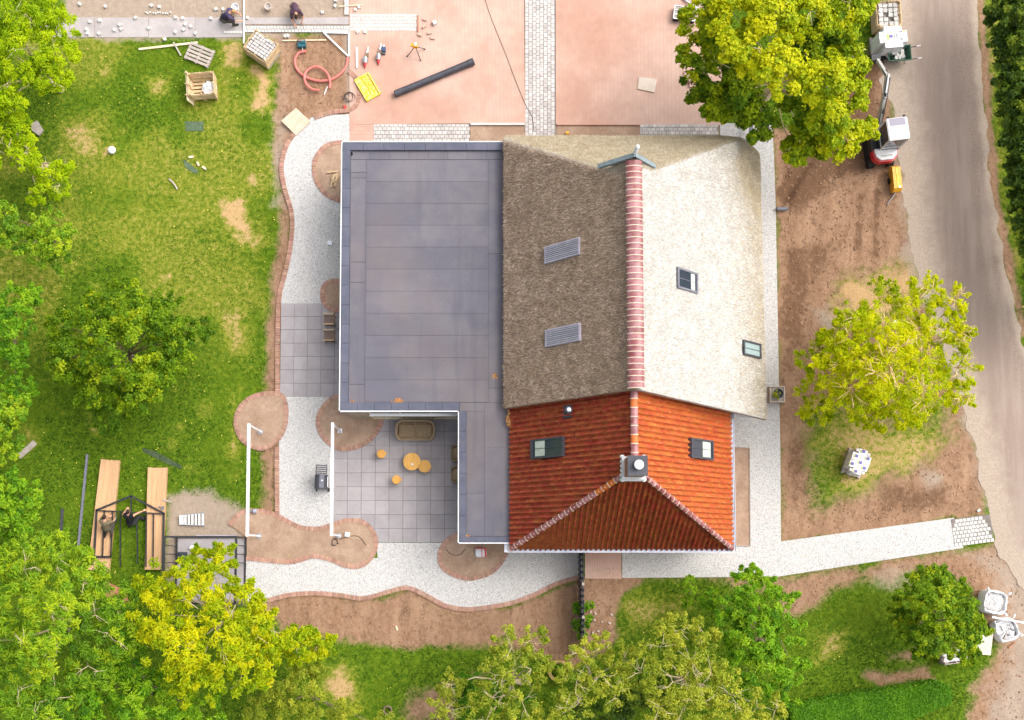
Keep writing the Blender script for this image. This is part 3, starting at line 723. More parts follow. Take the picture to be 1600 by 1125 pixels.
# flat roof: deck, trim, upstand, felt sheets
L_poly = [(XW, YS), (XW, YN), (HWX+.3, YN), (HWX+.3, HS_W), (TW+.05, HS_W), (TW+.05, YL), (XL, YL), (XL, YS)]
mb = MB(); mb.prism(L_poly, 2.9, 3.10); fr = hp('flat_roof', mb, 'charcoal')
mb = MB()
def trim(a, b_, w_=.04): mb.bar((a[0], a[1], 3.11), (b_[0], b_[1], 3.11), w_, .24, ext=w_/2)
for a, b_ in (((XW, YN), (XW, YS)), ((XW, YN), (HWX+.25, YN)), ((XW, YS), (XL, YS)), ((XL, YS), (XL, YL)), ((XL, YL), (TW+.02, YL))): trim(a, b_)
link('roof_trim', mb.mesh('roof_trim', 'white_metal', False, (5.6, 9, 0)), fr)
def felt(x0, x1, y0, y1, z, m='bitumen', name='felt_sheet', th=.012):
    mb = MB(); mb.box(((x0+x1)/2, (y0+y1)/2, z), (abs(x1-x0), abs(y1-y0), th)); link(name, mb.mesh(name, m, False, (5.6, 9, 0)), fr)
up = .36
g = .012
# upstand caps along the edges, sheet by sheet
def capline(x0, x1, y0, y1, horiz, nseg, z=3.165, th=.13):
    for k in range(nseg):
        if horiz: a, b_ = x0+(x1-x0)*k/nseg, x0+(x1-x0)*(k+1)/nseg; felt(a+g/2, b_-g/2, y0, y1, z, 'bitumen_edge', 'upstand_sheet', th)
        else: a, b_ = y0+(y1-y0)*k/nseg, y0+(y1-y0)*(k+1)/nseg; felt(x0, x1, a+g/2, b_-g/2, z, 'bitumen_edge', 'upstand_sheet', th)
c0 = .035
capline(XW+c0, XW+up, YS+up, YN-up, False, 13); capline(XW+c0, HWX+.2, YN-up, YN-c0, True, 8)
capline(XW+c0, XL+c0, YS+c0, YS+up, True, 7)
capline(XL+c0, XL+up-.05, YL+up-.1, YS+c0-.01, False, 6); capline(XL+c0, TW, YL+c0, YL+up-.1, True, 2)
# inner margin strips + field sheets
xi0, xi1, yi0, yi1 = XW+up+.01, HWX+.12, YS+up+.01, YN-up-.01
mL, mR = P(571, 430, 3.1).x, P(763, 430, 3.1).x
k = 0
for a, b_ in ((yi0, yi0+.75), (yi0+.76, yi0+5.0), (yi0+5.01, yi0+5.85), (yi0+5.86, yi0+9.4), (yi0+9.41, yi1-.9), (yi1-.89, yi1-.36)):
    felt(xi0, mL-g/2, a, b_-g, 3.107+.002*(k % 2)); k += 1
for a, b_ in ((yi0, yi0+.6), (yi0+.61, yi0+6.2), (yi0+6.21, yi1-.36)):
    felt(mR+g/2, xi1, a, b_-g, 3.107); k += 1
for j in range(8): felt(xi0+(xi1-xi0)*j/8+g/2, xi0+(xi1-xi0)*(j+1)/8-g/2, yi1-.35, yi1, 3.109, 'bitumen')
ny = 11; y0 = yi0+.01; y1 = yi1-.37
for j in range(ny):
    a = y0+(y1-y0)*j/ny; felt(mL+g/2, mR-g/2, a+g*.4, y0+(y1-y0)*(j+1)/ny-g*.4, 3.109+.002*(j % 2))
wx = P(757, 750, 3.1).x
felt(XL+up-.04, wx-g/2, YL+up-.08, YL+2.0, 3.107); felt(XL+up-.04, wx-g/2, YL+2.01, YS+.0, 3.109)
felt(wx+g/2, TW+.03, YL+up-.08, YL+3.9, 3.109); felt(wx+g/2, TW+.03, YL+3.91, YS+.36, 3.107); felt(XL+.05, wx-g/2, YS+.01, YS+.36, 3.107)
# outlet, leaf litter
for (uu, vv) in ((548, 240), (548, 239)):
    pass
q = P(549, 240.5, 3.12); mb = MB(); mb.lathe([(.07, 0), (.07, .03), (.05, .03), (.045, .005)], q, 12); link('roof_drain', mb.mesh('roof_drain', 'rubber', False, (5.6, 9, 0)), fr)
def litter(n, pts, spread, mname='leaf_litter', sz=.05):
    V = []; F = []
    for k in range(n):
        c = random.choice(pts); c = Vector((c[0]+random.gauss(0, spread[0]), c[1]+random.gauss(0, spread[1]), c[2]+random.uniform(0, .02)))
        a = random.uniform(0, 6.3); d = Vector((math.cos(a), math.sin(a), random.uniform(-.2, .2)))*sz*random.uniform(.5, 1.2); e = Vector((-d.y, d.x, random.uniform(-.02, .02)))*.5
        i = len(V); V += [c-d, c+e, c+d, c-e]; F.append((i, i+1, i+2, i+3))
    V = [tuple(q-Vector((5.6, 9, 0))) for q in V]; return fastmesh('leaf_litter', V, F, mname)
pts = [P(620+random.uniform(-3, 6), 629+random.uniform(-2, 2), 3.12) for _ in range(6)]
link('leaf_litter', litter(110, pts, (.10, .06)), fr, kind='stuff')
pts = [P(*q, 3.12) for q in ((724, 840), (727, 842), (731, 842), (724, 835), (735, 843), (722, 838), (728, 838))]
link('leaf_litter', litter(260, pts, (.07, .05)), fr, kind='stuff')
pts = [P(*q, 3.12) for q in ((541, 440), (542, 448), (541, 455), (541, 470), (541, 350), (541, 360))]
link('leaf_litter', litter(90, pts, (.03, .12)), fr, kind='stuff')
pts = [P(551, 628, 3.12), P(773, 587, 3.12), P(542, 575, 3.12)]
link('leaf_litter', litter(50, pts, (.05, .05)), fr, kind='stuff')
pts = [P(795, 648, 3.4), P(794, 655, 3.4), P(796, 662, 3.4)]
link('leaf_litter', litter(70, pts, (.04, .1)), fr, kind='stuff')

# thatch: smooth minimum of three slopes over a rounded plan
kW = (HT-3.6)/(RX-HWX); kE = (HT-2.4)/(HEX-RX); yR = P(987, 251, HT).y; YB = yR+.15
zB = 7.75; kN = (zB-3.0)/(HN-YB)
def zthatch(x, y):
    a = HT-kW*(RX-x); b = HT-kE*(x-RX); c = zB-kN*(y-YB)
    def smin(p, q, r): h = np.clip(.5+.5*(q-p)/r, 0, 1); return q*(1-h)+p*h-r*h*(1-h)
    z = smin(a, b, .25); return smin(z, np.maximum(c, np.where(y < YB, 99, c)), .35)
plan = W2([(786.5, 219)], 3.3)+[(HWX, HS_W), (RX, HS_W), (HEX+.06, HS_E), (HEX-.02, 12.0)]+[tuple(P(*q)[:2]) for q in ((1187, 244, 2.4), (1184, 238, 2.45), (1160, 224, 2.8), (1140, 215, 3.0), (1118, 211.5, 3.0), (790, 211.5, 3.0))]
mb = bmesh.new()
vs = [mb.verts.new((x, y, 0)) for x, y in plan]; mb.faces.new(vs)
sp = .11
for ax, lo, hi in ((0, HWX, HEX+.3), (1, HS_E, HN)):
    q = lo+sp/2
    while q < hi:
        co = [0, 0, 0]; no = [0, 0, 0]; co[ax] = q; no[ax] = 1
        bmesh.ops.bisect_plane(mb, geom=mb.verts[:]+mb.edges[:]+mb.faces[:], plane_co=co, plane_no=no, dist=1e-5); q += sp
xs = np.array([v.co.x for v in mb.verts]); ys = np.array([v.co.y for v in mb.verts])
zz = zthatch(xs, ys)+(fbm(xs, ys, 5, 77)-.5)*.06+(fbm(xs, ys, .8, 78)-.5)*.10
# thatch rolls over at the eaves
for v, z in zip(mb.verts, zz): v.co.z = z
top = [f for f in mb.faces]
ext = bmesh.ops.extrude_face_region(mb, geom=top[:])
nv = [e for e in ext['geom'] if isinstance(e, bmesh.types.BMVert)]
for v in nv: v.co.z += .0
old = set(v for f in top if f.is_valid for v in f.verts)
bmesh.ops.recalc_face_normals(mb, faces=mb.faces[:])
# move the original (now lower) sheet down to give the thatch its thickness
newset = set(nv)
for v in mb.verts:
    if v not in newset: v.co.z -= .34
bmesh.ops.recalc_face_normals(mb, faces=mb.faces[:])
th = bpy.data.meshes.new('thatch_roof'); mb.to_mesh(th); mb.free(); th.materials.append(MATS['thatch']); th.shade_smooth()
try: th.set_sharp_from_angle(angle=R_(55))
except Exception: pass
co = np.empty(len(th.vertices)*3, np.float32); th.vertices.foreach_get('co', co); co = co.reshape(-1, 3)
a = kW*(RX-co[:, 0]); b_ = kE*(co[:, 0]-RX); c_ = (HT-zB)+kN*(co[:, 1]-YB)
tone = np.clip((np.maximum(b_, c_)-a)/.3*.5+.5, 0, 1)
north = np.clip((c_-np.maximum(a, b_))/.8*.5+.5, 0, 1)
low = np.clip((b_-5.0)/1.6, 0, 1)*.55+.5*np.exp(-((co[:, 0]-HEX+.6)**2+(co[:, 1]-HN+1.6)**2)/2.2)
setattr_f(th, 'tone', tone); setattr_f(th, 'gold', np.clip(np.maximum(north*.75, low), 0, 1))
co -= np.array((5.6, 9, 0), np.float32); th.vertices.foreach_set('co', co.ravel())
tro = link('thatch_roof', th, house)
# loose straw ends lying down the slopes
_rs = np.random.default_rng(55); n = 110000
x = _rs.uniform(HWX, HEX+.05, n); y = _rs.uniform(HS_E, HN, n)
k = sdist(x, y, plan) > .03; x, y = x[k], y[k]; n = len(x)
zs = lambda x, y: zthatch(x, y)+(fbm(x, y, 5, 77)-.5)*.06+(fbm(x, y, .8, 78)-.5)*.10
a = kW*(RX-x); b_ = kE*(x-RX); c_ = np.where(y > YB-.3, (HT-zB)+kN*(y-YB), -9); face = np.argmax(np.stack([a, b_, c_]), 0)
dx = np.choose(face, (-1., 1., 0.))+_rs.normal(0, .35, n); dy = np.choose(face, (0., 0., 1.))+_rs.normal(0, .35, n); L = _rs.uniform(.08, .22, n); nn = np.sqrt(dx*dx+dy*dy)+1e-6
dx = dx/nn*L*.7; dy = dy/nn*L*.7; w_ = _rs.uniform(.010, .022, n); px_, py_ = -dy/L*w_, dx/L*w_; z = zs(x, y); z2 = zs(x+dx, y+dy)+_rs.uniform(.005, .05, n)
V = np.stack([np.stack([x-px_, y-py_, z], 1), np.stack([x+px_, y+py_, z], 1), np.stack([x+dx, y+dy, z2], 1)], 1)-np.array((5.6, 9, 0))
tan = (face == 1) & (_rs.random(n) < np.clip((b_-4.6)/2.0, 0, .8)*.8+.7*np.exp(-((x-HEX+.6)**2+(y-HN+1.6)**2)/2.2)+.1)
for sel, m_ in ((face == 0, 'thatch_straw_w'), ((face == 1) & ~tan, 'thatch_straw_e'), ((face == 2) | tan, 'thatch_straw_n')):
    v_ = V[sel].reshape(-1, 3); link('straw', fastmesh('straw', v_, np.arange(len(v_)).reshape(-1, 3), m_), tro, kind='stuff')

# thatch ridge: saddle tiles, each with its mortar band
pitch = .2195; ns = int((yR-HS_W-.02)/pitch); rw = .31
def saddle(r, L, z0, n=8, thick=.03):
    mb = MB(); V = []; F = []
    for y in (0, L):
        for rr in (r, r-thick):
            for i in range(n+1):
                a = math.pi*(.08+.84*i/n); V.append((rr*math.cos(a), y, rr*.62*math.sin(a)))
    k = n+1
    for i in range(n):
        F += [(i, i+1, 2*k+i+1, 2*k+i), (k+i+1, k+i, 3*k+i, 3*k+i+1), (i+1, i, k+i, k+i+1), (2*k+i, 2*k+i+1, 3*k+i+1, 3*k+i)]
    return mb.add(V, F)
rt = saddle(rw, pitch-.012, 0).mesh('ridge_tile', 'ridge_clay', True); mm = saddle(rw+.018, .030, 0, thick=.05).mesh('mortar_band', 'mortar', True)
for k in range(ns):
    o = link('ridge_tile', rt, house, (RX-5.6, HS_W+.03+k*pitch-9, HT-.02)); link('mortar_band', mm, o, (0, -.02, .004))
# grey owl-board over the ridge end and the white finial
mb = MB(); A = P(937, 264, 8.05); C = P(1021, 265, 8.05); B = Vector((RX, yR+.12, HT+.22)); A.y = C.y = yR+.12
mb.bar(A, B, .16, .16, up=(0, 1, 0), ext=.04); mb.bar(B, C, .16, .16, up=(0, 1, 0), ext=.04); hp('owl_board', mb, 'blue_board')
mb = MB(); mb.add([A+Vector((.3, .02, 0)), C+Vector((-.3, .02, 0)), B+Vector((0, .02, -.1))], [(0, 2, 1)]); mb.add([A+Vector((.3, -.1, 0)), C+Vector((-.3, -.1, 0)), B+Vector((0, -.1, -.1))], [(0, 1, 2)]); hp('gable_panel', mb, 'timber_grey')
mb = MB(); mb.tube([B+Vector((0, .05, -.2)), B+Vector((.02, .10, .35)), B+Vector((.03, .10, .55))], [.07, .085, .04], 10); mb.ball(B+Vector((.03, .10, .60)), .085); hp('finial', mb, 'white_metal', True)

# tiled roof
eW = Vector((TW, TS, HW)); eE = Vector((TE, TS, HE)); apex = Vector((RX, TA, HR)); rN = Vector((RX, TN, HR))
def slope(o, eu, es):          # frame of a slope: eu along the eave, es up the slope
    eu = Vector(eu).normalized(); es = Vector(es); L = es.length; es = es.normalized(); n = eu.cross(es).normalized()
    if n.z < 0: n = -n
    return o, eu, es, n, L
TWd, TL = .205, .235
prof = [(i/6*TWd, z_) for i, z_ in enumerate((.055, .052, .005, -.035, -.045, -.015, .055))]
def tile_verts():
    V = []
    for x, z in prof: V.append((x, 0, z+.028))
    for x, z in prof: V.append((x, TL+.05, z))
    for x, z in prof: V.append((x, 0, z+.002))
    F = [(i, i+1, 8+i, 7+i) for i in range(6)]+[(14+i, 15+i, 1+i, i) for i in range(6)]
    return np.array(V), F
TV, TF = tile_verts()
def tilefield(fr_, W_, clip, individual=None, m='pantile_west_shade', name='roof_tiles', skip=()):
    o, eu, es, n, L = fr_; nc = int(W_/TWd)+1; nr = int(L/TL)+1
    B = np.array([eu, es, n])
    inside = lambda p: all((p-Vector(c)).dot(Vector(k)) < 0 for c, k in clip)
    if individual is not None:
        full = bpy.data.meshes.new('roof_tile'); full.from_pydata([tuple(q) for q in TV @ B], [], TF); full.materials.append(MATS[m]); full.shade_smooth()
        full.set_sharp_from_angle(angle=R_(50))
    V = []; F = []; cnt = 0
    for c in range(nc):
        for r in range(nr):
            base = o+eu*(c*TWd)+es*(r*TL)
            dz = n*random.uniform(0, .006)
            cs = [base+eu*a+es*b2 for a in (0, TWd) for b2 in (0, TL+.05)]
            ok = [inside(q) for q in cs]
            if not any(ok): continue
            mid = base+eu*TWd/2+es*TL/2
            if any(abs((mid-s_[0]).dot(eu)) < s_[1] and abs((mid-s_[0]).dot(es)) < s_[2] for s_ in skip): continue
            if individual is not None:
                cnt += 1
                if all(ok): link('roof_tile', full, individual, base+dz-Vector((5.6, 9, 0))); continue
                bm = bmesh.new(); vv = [bm.verts.new(tuple(q)) for q in (TV @ B+np.array(base))]
                for f in TF: bm.faces.new([vv[i] for i in f])
                for c_, k in clip: bmesh.ops.bisect_plane(bm, geom=bm.verts[:]+bm.edges[:]+bm.faces[:], plane_co=c_, plane_no=k, clear_outer=True, dist=1e-5)
                if len(bm.faces) == 0: bm.free(); continue
                me = bpy.data.meshes.new('roof_tile'); bm.to_mesh(me); bm.free(); me.materials.append(MATS[m]); me.shade_smooth()
                mt = [tuple(Vector(q.co)-base) for q in me.vertices]; me.vertices.foreach_set('co', np.array(mt, np.float32).ravel())
                link('roof_tile', me, individual, base+dz-Vector((5.6, 9, 0)))
            else:
                k = len(V); V += [tuple(q) for q in (TV @ B+np.array(base+dz))]; F += [tuple(i+k for i in f) for f in TF]
    if individual is not None: return cnt
    bm = bmesh.new(); me = bpy.data.meshes.new(name); me.from_pydata(V, [], F); bm.from_mesh(me)
    for c_, k in clip: bmesh.ops.bisect_plane(bm, geom=bm.verts[:]+bm.edges[:]+bm.faces[:], plane_co=c_, plane_no=k, clear_outer=True, dist=1e-5)
    bm.to_mesh(me); bm.free(); me.materials.append(MATS[m]); me.shade_smooth(); me.set_sharp_from_angle(angle=R_(50))
    me.vertices.foreach_get
    q = np.empty(len(me.vertices)*3, np.float32); me.vertices.foreach_get('co', q); q = q.reshape(-1, 3)-np.array((5.6, 9, 0), np.float32); me.vertices.foreach_set('co', q.ravel())
    return me
def hipplane(corner, outward):
    d = (apex-corner); n = d.cross(Vector((0, 0, 1))).normalized()
    if n.dot(Vector(outward)) < 0: n = -n
    return (tuple(corner), tuple(n))
hpW = hipplane(eW, (0, -1, 0)); hpE = hipplane(eE, (0, -1, 0))
frW = slope(Vector((TW, TS-.0, HW)), (0, 1, 0), (RX-TW, 0, HR-HW)); frE = slope(Vector((TE, TS, HE)), (0, 1, 0), (RX-TE, 0, HR-HE))
frS = slope(Vector((TW, TS, HE+.02)), (1, 0, 0), (0, TA-TS, HR-HE))
# under-roof board so nothing shows through
mb = MB(); dz = Vector((0, 0, -.06))
mb.add([eW+dz, eE+dz, apex+dz, rN+dz, Vector((TW, TN, HW))+dz, Vector((TE, TN, HE))+dz], [(0, 1, 2), (0, 2, 3, 4), (1, 5, 3, 2)]); roofb = hp('tiled_roof', mb, 'pantile_moss_shade')
wW = hit(858, 700, frW[0], frW[3]); wE = hit(1093, 702, frE[0], frE[3])
link('west_tiles', tilefield(frW, TN-TS, [hpW, ((RX, 0, 0), (1, 0, 0)), ((0, TN, 0), (0, 1, 0))], m='pantile_west_shade', skip=((wW, .36, .50),)), roofb, kind='stuff')
link('east_tiles', tilefield(frE, TN-TS, [hpE, ((RX, 0, 0), (-1, 0, 0)), ((0, TN, 0), (0, 1, 0))], m='pantile_east_lit', skip=((wE, .36, .46),)), roofb, kind='stuff')
hW2 = (hpW[0], tuple(-Vector(hpW[1]))); hE2 = (hpE[0], tuple(-Vector(hpE[1])))
print('hip tiles', tilefield(frS, TE-TW, [hW2, hE2], individual=house, m='pantile_moss_shade'))
# hip and ridge caps
def capmesh(r, L, m, n=7):
    mb = saddle(r, L, 0, n, .02); me = mb.mesh('hip_tile', m, True); return me
def caps(a, b_, step, r, mats, band=None, name='hip_tile', dots=False):
    d = (b_-a); L = d.length; d.normalize(); x = d.cross(Vector((0, 0, 1))).normalized(); z = x.cross(d)
    M = Matrix((x, d, z)).transposed().to_4x4(); k = 0; s = 0
    me = {m: capmesh(r, step+.03, m) for m in set(mats)}; bme = saddle(r+.012, .03, 0, 7, .03).mesh('mortar_band', 'mortar', True)
    dm = MB().ball((0, step*.55, r*.62+.005), .022).mesh('clip', 'mortar')
    while s < L-step*.3:
        o = link(name, me[mats[k % len(mats)]], house); o.matrix_local = Matrix.Translation(a+d*s+z*(.01+.004*(k % 2))-Vector((5.6, 9, 0))) @ M
        if band: link('mortar_band', bme, o, (0, 0, .002))
        if dots: link('clip', dm, o)
        s += step; k += 1
st = (apex-eW).length/21
caps(eW+Vector((0, 0, .02)), apex, st, .11, ['ridge_clay']*15+['orange_clay']*3+['ridge_clay']*3, True, dots=True)
caps(eE+Vector((0, 0, .02)), apex, (apex-eE).length/22, .10, ['ridge_clay'], True)
caps(apex+Vector((0, .2, .03)), rN, .33, .14, ['ridge_clay', 'ridge_clay', 'orange_clay', 'ridge_clay'], True, 'ridge_cap')
# gutters
def gutter(a, b_, name='gutter'):
    mb = MB(); mb.bar(a, b_, .02, .11); d = (b_-a).normalized(); x = d.cross(Vector((0, 0, 1)))
    for s_ in (-1, 1): mb.bar(a+x*.06*s_, b_+x*.06*s_, .014, .12, ext=.02)
    mb.bar(a+Vector((0, 0, -.05)), b_+Vector((0, 0, -.05)), .11, .02); hp(name, mb, 'zinc')
gutter(Vector((TW-.12, TS-.07, HE-.06)), Vector((TE+.08, TS-.07, HE-.06))); gutter(Vector((TE+.08, TS-.07, HE-.08)), Vector((TE+.08, HS_E+.2, HE-.08)))
mb = MB(); mb.box((TW-.16, TS+.05, HE-.04), (.14, .36, .12)); hp('gutter_end', mb, 'zinc')
# chimney
cx_, cy_ = P(996.5, 727.5, 9.35).x, P(996.5, 727.5, 9.35).y
mb = MB(); mb.box((cx_, cy_, 8.55), (.66, .66, 1.4)); ch = hp('chimney', mb, 'brick_wall')
mb = MB()
for s_ in (-1, 1):
    for k in range(6):
        f = -.42+.84*k/5; mb.ball((cx_+s_*.39, cy_+f, 8.35-.22), .10, 8, 5, (1, .9, .5)); mb.ball((cx_+f, cy_-.39, 8.0), .10, 8, 5, (.9, 1, .5))
mb.box((cx_, cy_, 8.2), (.84, .84, .12)); mb.box((cx_, cy_-.33, 8.08), (.80, .28, .1))
link('lead_flashing', mb.mesh('lead_flashing', 'lead', False, (5.6, 9, 0)), ch)
mb = MB(); mb.box((cx_, cy_, 9.29), (.72, .72, .10)); link('chimney_cap', mb.mesh('chimney_cap', 'charcoal', False, (5.6, 9, 0)), ch)
mb = MB(); mb.lathe([(.13, 0), (.13, .16), (.175, .17), (.17, .22), (.09, .28), (.02, .30)], (cx_+.02, cy_+.02, 9.34), 18); link('cowl', mb.mesh('cowl', 'white_metal', True, (5.6, 9, 0)), ch)
# skylights in the slopes
def skylight(name, c, eu, es, n, w_, l_, mfr, mgl, label, blind=None, louvre=False, h=.09):
    M = Matrix((eu, es, n)).transposed(); T = link(name, None, house, c-Vector((5.6, 9, 0)), label=label); T.rotation_mode = 'QUATERNION'; T.rotation_quaternion = M.to_quaternion()
    mb = MB(); t_ = .075
    mb.box((0, l_/2-t_/2, h/2), (w_, t_*1.3, h)); mb.box((0, -l_/2+t_/2, h/2), (w_, t_*1.3, h))
    for s_ in (-1, 1): mb.box((s_*(w_/2-t_/2), 0, h/2-.003), (t_, l_-t_, h))
    mb.box((0, 0, -.10), (w_, l_, .2)); link('window_frame', mb.mesh('window_frame', mfr), T)
    mb = MB(); mb.box((0, 0, h-.045), (w_-2*t_, l_-2*t_, .012)); link('pane', mb.mesh('pane', mgl), T)
    if louvre:
        k = 9
        for i in range(k):
            mb = MB(); mb.box((-w_/2+(i+.5)*w_/k, 0, h+.005), (w_/k*.55, l_-.04, .03)); link('slat', mb.mesh('slat', 'louvre'), T)
    else:
        mb = MB(); mb.box((0, 0, h-.03), (.02, l_-2*t_, .02)); link('glazing_bar', mb.mesh('glazing_bar', mfr), T)
        if blind:
            mb = MB(); mb.box((0, blind[0]*l_, h-.034), (w_-2*t_-.03, blind[1]*l_, .006)); link('blind', mb.mesh('blind', 'blind'), T)
    return T
nW = Vector((-kW, 0, 1)).normalized(); nE = Vector((kE, 0, 1)).normalized()
esW = Vector((1, 0, kW)).normalized(); esE = Vector((-1, 0, kE)).normalized()
pW = Vector((RX, 0, HT+.02)); pE = Vector((RX, 0, HT+.02))
def onW(u, v): return hit(u, v, pW, nW)
def onE(u, v): return hit(u, v, pE, nE)
WINS = []
for (uu, vv), lab in (((879.5, 392), 'upper slatted window in the dark thatch'), ((880.5, 524), 'lower slatted window in the dark thatch')):
    WINS.append(((uu, vv), lab))
def sk(c, es, w_, l_, mfr, mgl, lab, **kw):
    n = es.cross(Vector((0, 1, 0)));
    eu = Vector((0, 1, 0))
    if n.z < 0: n = -n
    if eu.cross(es).dot(n) < 0: eu = -eu
    return skylight('skylight', c, eu, es, n, w_, l_, mfr, mgl, lab, **kw)
for (uu, vv), lab in WINS: sk(onW(uu, vv)+nW*.03, esW, .68, abs((onW(uu+27, vv-6)-onW(uu-27, vv+6)).dot(esW)), 'louvre', 'glass_pale', lab, louvre=True, h=.05)
c = onE(1072.5, 438.5); sk(c, esE, .80, abs((onE(1088, 441)-onE(1057, 436)).dot(esE)), 'slate_metal', 'glass_dark', 'larger skylight high in the pale thatch', blind=(-.27, .2))
c = onE(1173.5, 546); sk(c, esE, .62, abs((onE(1187, 548)-onE(1160, 544)).dot(esE)), 'charcoal', 'glass_pale', 'smaller skylight low in the pale thatch')
esw = frW[2]; ese = frE[2]
hW_ = lambda u, v: hit(u, v, frW[0], frW[3]); hE_ = lambda u, v: hit(u, v, frE[0], frE[3])
sk(wW+frW[3]*.03, esw, .78, abs((hW_(883, 697)-hW_(833, 703)).dot(esw)), 'charcoal', 'glass_dark', 'dark framed skylight in the west tiled slope', blind=(-.22, .3), h=.13)
sk(wE+frE[3]*.03, ese, .78, abs((hE_(1110, 704)-hE_(1076, 700)).dot(ese)), 'charcoal', 'glass_dark', 'dark framed skylight in the orange tiled slope', blind=(-.2, .36), h=.13)
# flue on the west slope
c = hW_(887, 643); mb = MB(); mb.box(c+Vector((0, 0, .05)), (.42, .5, .06), M=Matrix((esw, Vector((0, 1, 0)), frW[3])).transposed())
mb.lathe([(.11, -.05), (.11, .45), (.14, .46), (.14, .55), (.05, .58)], c, 14); hp('flue', mb, 'charcoal', True)
mb = MB(); mb.lathe([(.08, 0), (.08, .04), (.02, .05)], c+Vector((0, 0, .585)), 12); hp('flue_cap', mb, 'zinc', True)
# white barge board where the thatch oversails the tiled house
mb = MB(); mb.bar(P(1146, 645.5, 2.3), P(1180, 651, 2.0), .08, .1); mb.bar(P(1146, 649.5, 1.7), P(1180, 652.5, 1.6), .06, .08); hp('barge_board', mb, 'white_metal')
# rainwater pipe leaving the thatched corner at the top right
mb = MB(); mb.bar(P(1173.5, 190, .45), P(1172.5, 234, .45), .16, .12); solo('metal_channel', mb, 'slate_metal', 'grey metal channel on the gravel beside the thatched corner', 'channel')
# ------------------------------------------------------------------ vegetation
def leaves(blobs, nclump, nleaf, size, aspect=.55, up=.7, shell=.55, seed=1, crad=.30, tint_sd=.22, lowcut=-.25, fold=.25, holes_n=3, spray=6):
    r = np.random.default_rng(seed); C = []; Tn = []; O = []; CR = []
    for (c, R, tb) in blobs:
        n = max(3, int(nclump*(R[0]*R[1])**.5))
        d = r.normal(size=(n*3, 3)); d /= np.linalg.norm(d, axis=1)[:, None]; d = d[d[:, 2] > lowcut][:n]
        rad = shell+(1-shell)*r.random(len(d))**.6
        rad *= 1+.18*r.normal(size=len(d))
        holes = r.normal(size=(holes_n, 3)); holes[:, 2] = np.abs(holes[:, 2])*.8; holes /= np.linalg.norm(holes, axis=1)[:, None]
        kk = (d @ holes.T).max(1) < .86; d, rad = d[kk], rad[kk]
        sp_ = r.uniform(0, 2*np.pi, spray); sd_ = np.stack([np.cos(sp_), np.sin(sp_), r.uniform(-.1, .35, spray)], 1)
        d = np.concatenate([d]+[sd_]*3); rad = np.concatenate([rad]+[r.uniform(.9, 1.0, spray)*q for q in (1.0, 1.18, 1.34)])
        C.append(np.array(c)+d*rad[:, None]*np.array(R)); O.append(d); Tn.append(np.clip(tb+r.normal(0, tint_sd, len(d)), 0, 1)); q = np.full(len(d), crad*min(R[0], R[1])**.6)*r.uniform(.55, 1.25, len(d)); q[-spray*2:-spray] *= .75; q[-spray:] *= .5; CR.append(q)
    C = np.concatenate(C); O = np.concatenate(O); Tn = np.concatenate(Tn); CR = np.concatenate(CR); m = len(C)
    k = nleaf; N_ = m*k
    g = r.normal(size=(m, k, 3)); g /= np.linalg.norm(g, axis=2)[:, :, None]; g[:, :, 2] *= .7
    pos_ = (C[:, None, :]+g*(r.random((m, k, 1))**.6*1.15)*CR[:, None, None]).reshape(-1, 3)
    nrm = (np.repeat(O, k, 0)*.5+g.reshape(-1, 3)*.5+r.normal(size=(N_, 3))*.45+np.array((0, 0, up))); nrm /= np.linalg.norm(nrm, axis=1)[:, None]
    ax = g.reshape(-1, 3)*1.3+r.normal(size=(N_, 3))*.5; ax -= nrm*(ax*nrm).sum(1)[:, None]; ax /= np.linalg.norm(ax, axis=1)[:, None]+1e-9
    bx = np.cross(nrm, ax); L = size*r.uniform(.6, 1.35, N_)[:, None]; W_ = L*aspect
    V = np.stack([pos_-ax*L*.5, pos_+bx*W_*.5+nrm*L*fold*.3, pos_+ax*L*.5-nrm*L*fold*.4, pos_-bx*W_*.5+nrm*L*fold*.3], 1).reshape(-1, 3)
    V[:, 2] = np.maximum(V[:, 2], .03)
    F = np.arange(4*N_).reshape(-1, 4); tint = np.repeat(np.clip(np.repeat(Tn, k)+r.normal(0, .07, N_), 0, 1), 4)
    return V, F, tint, C
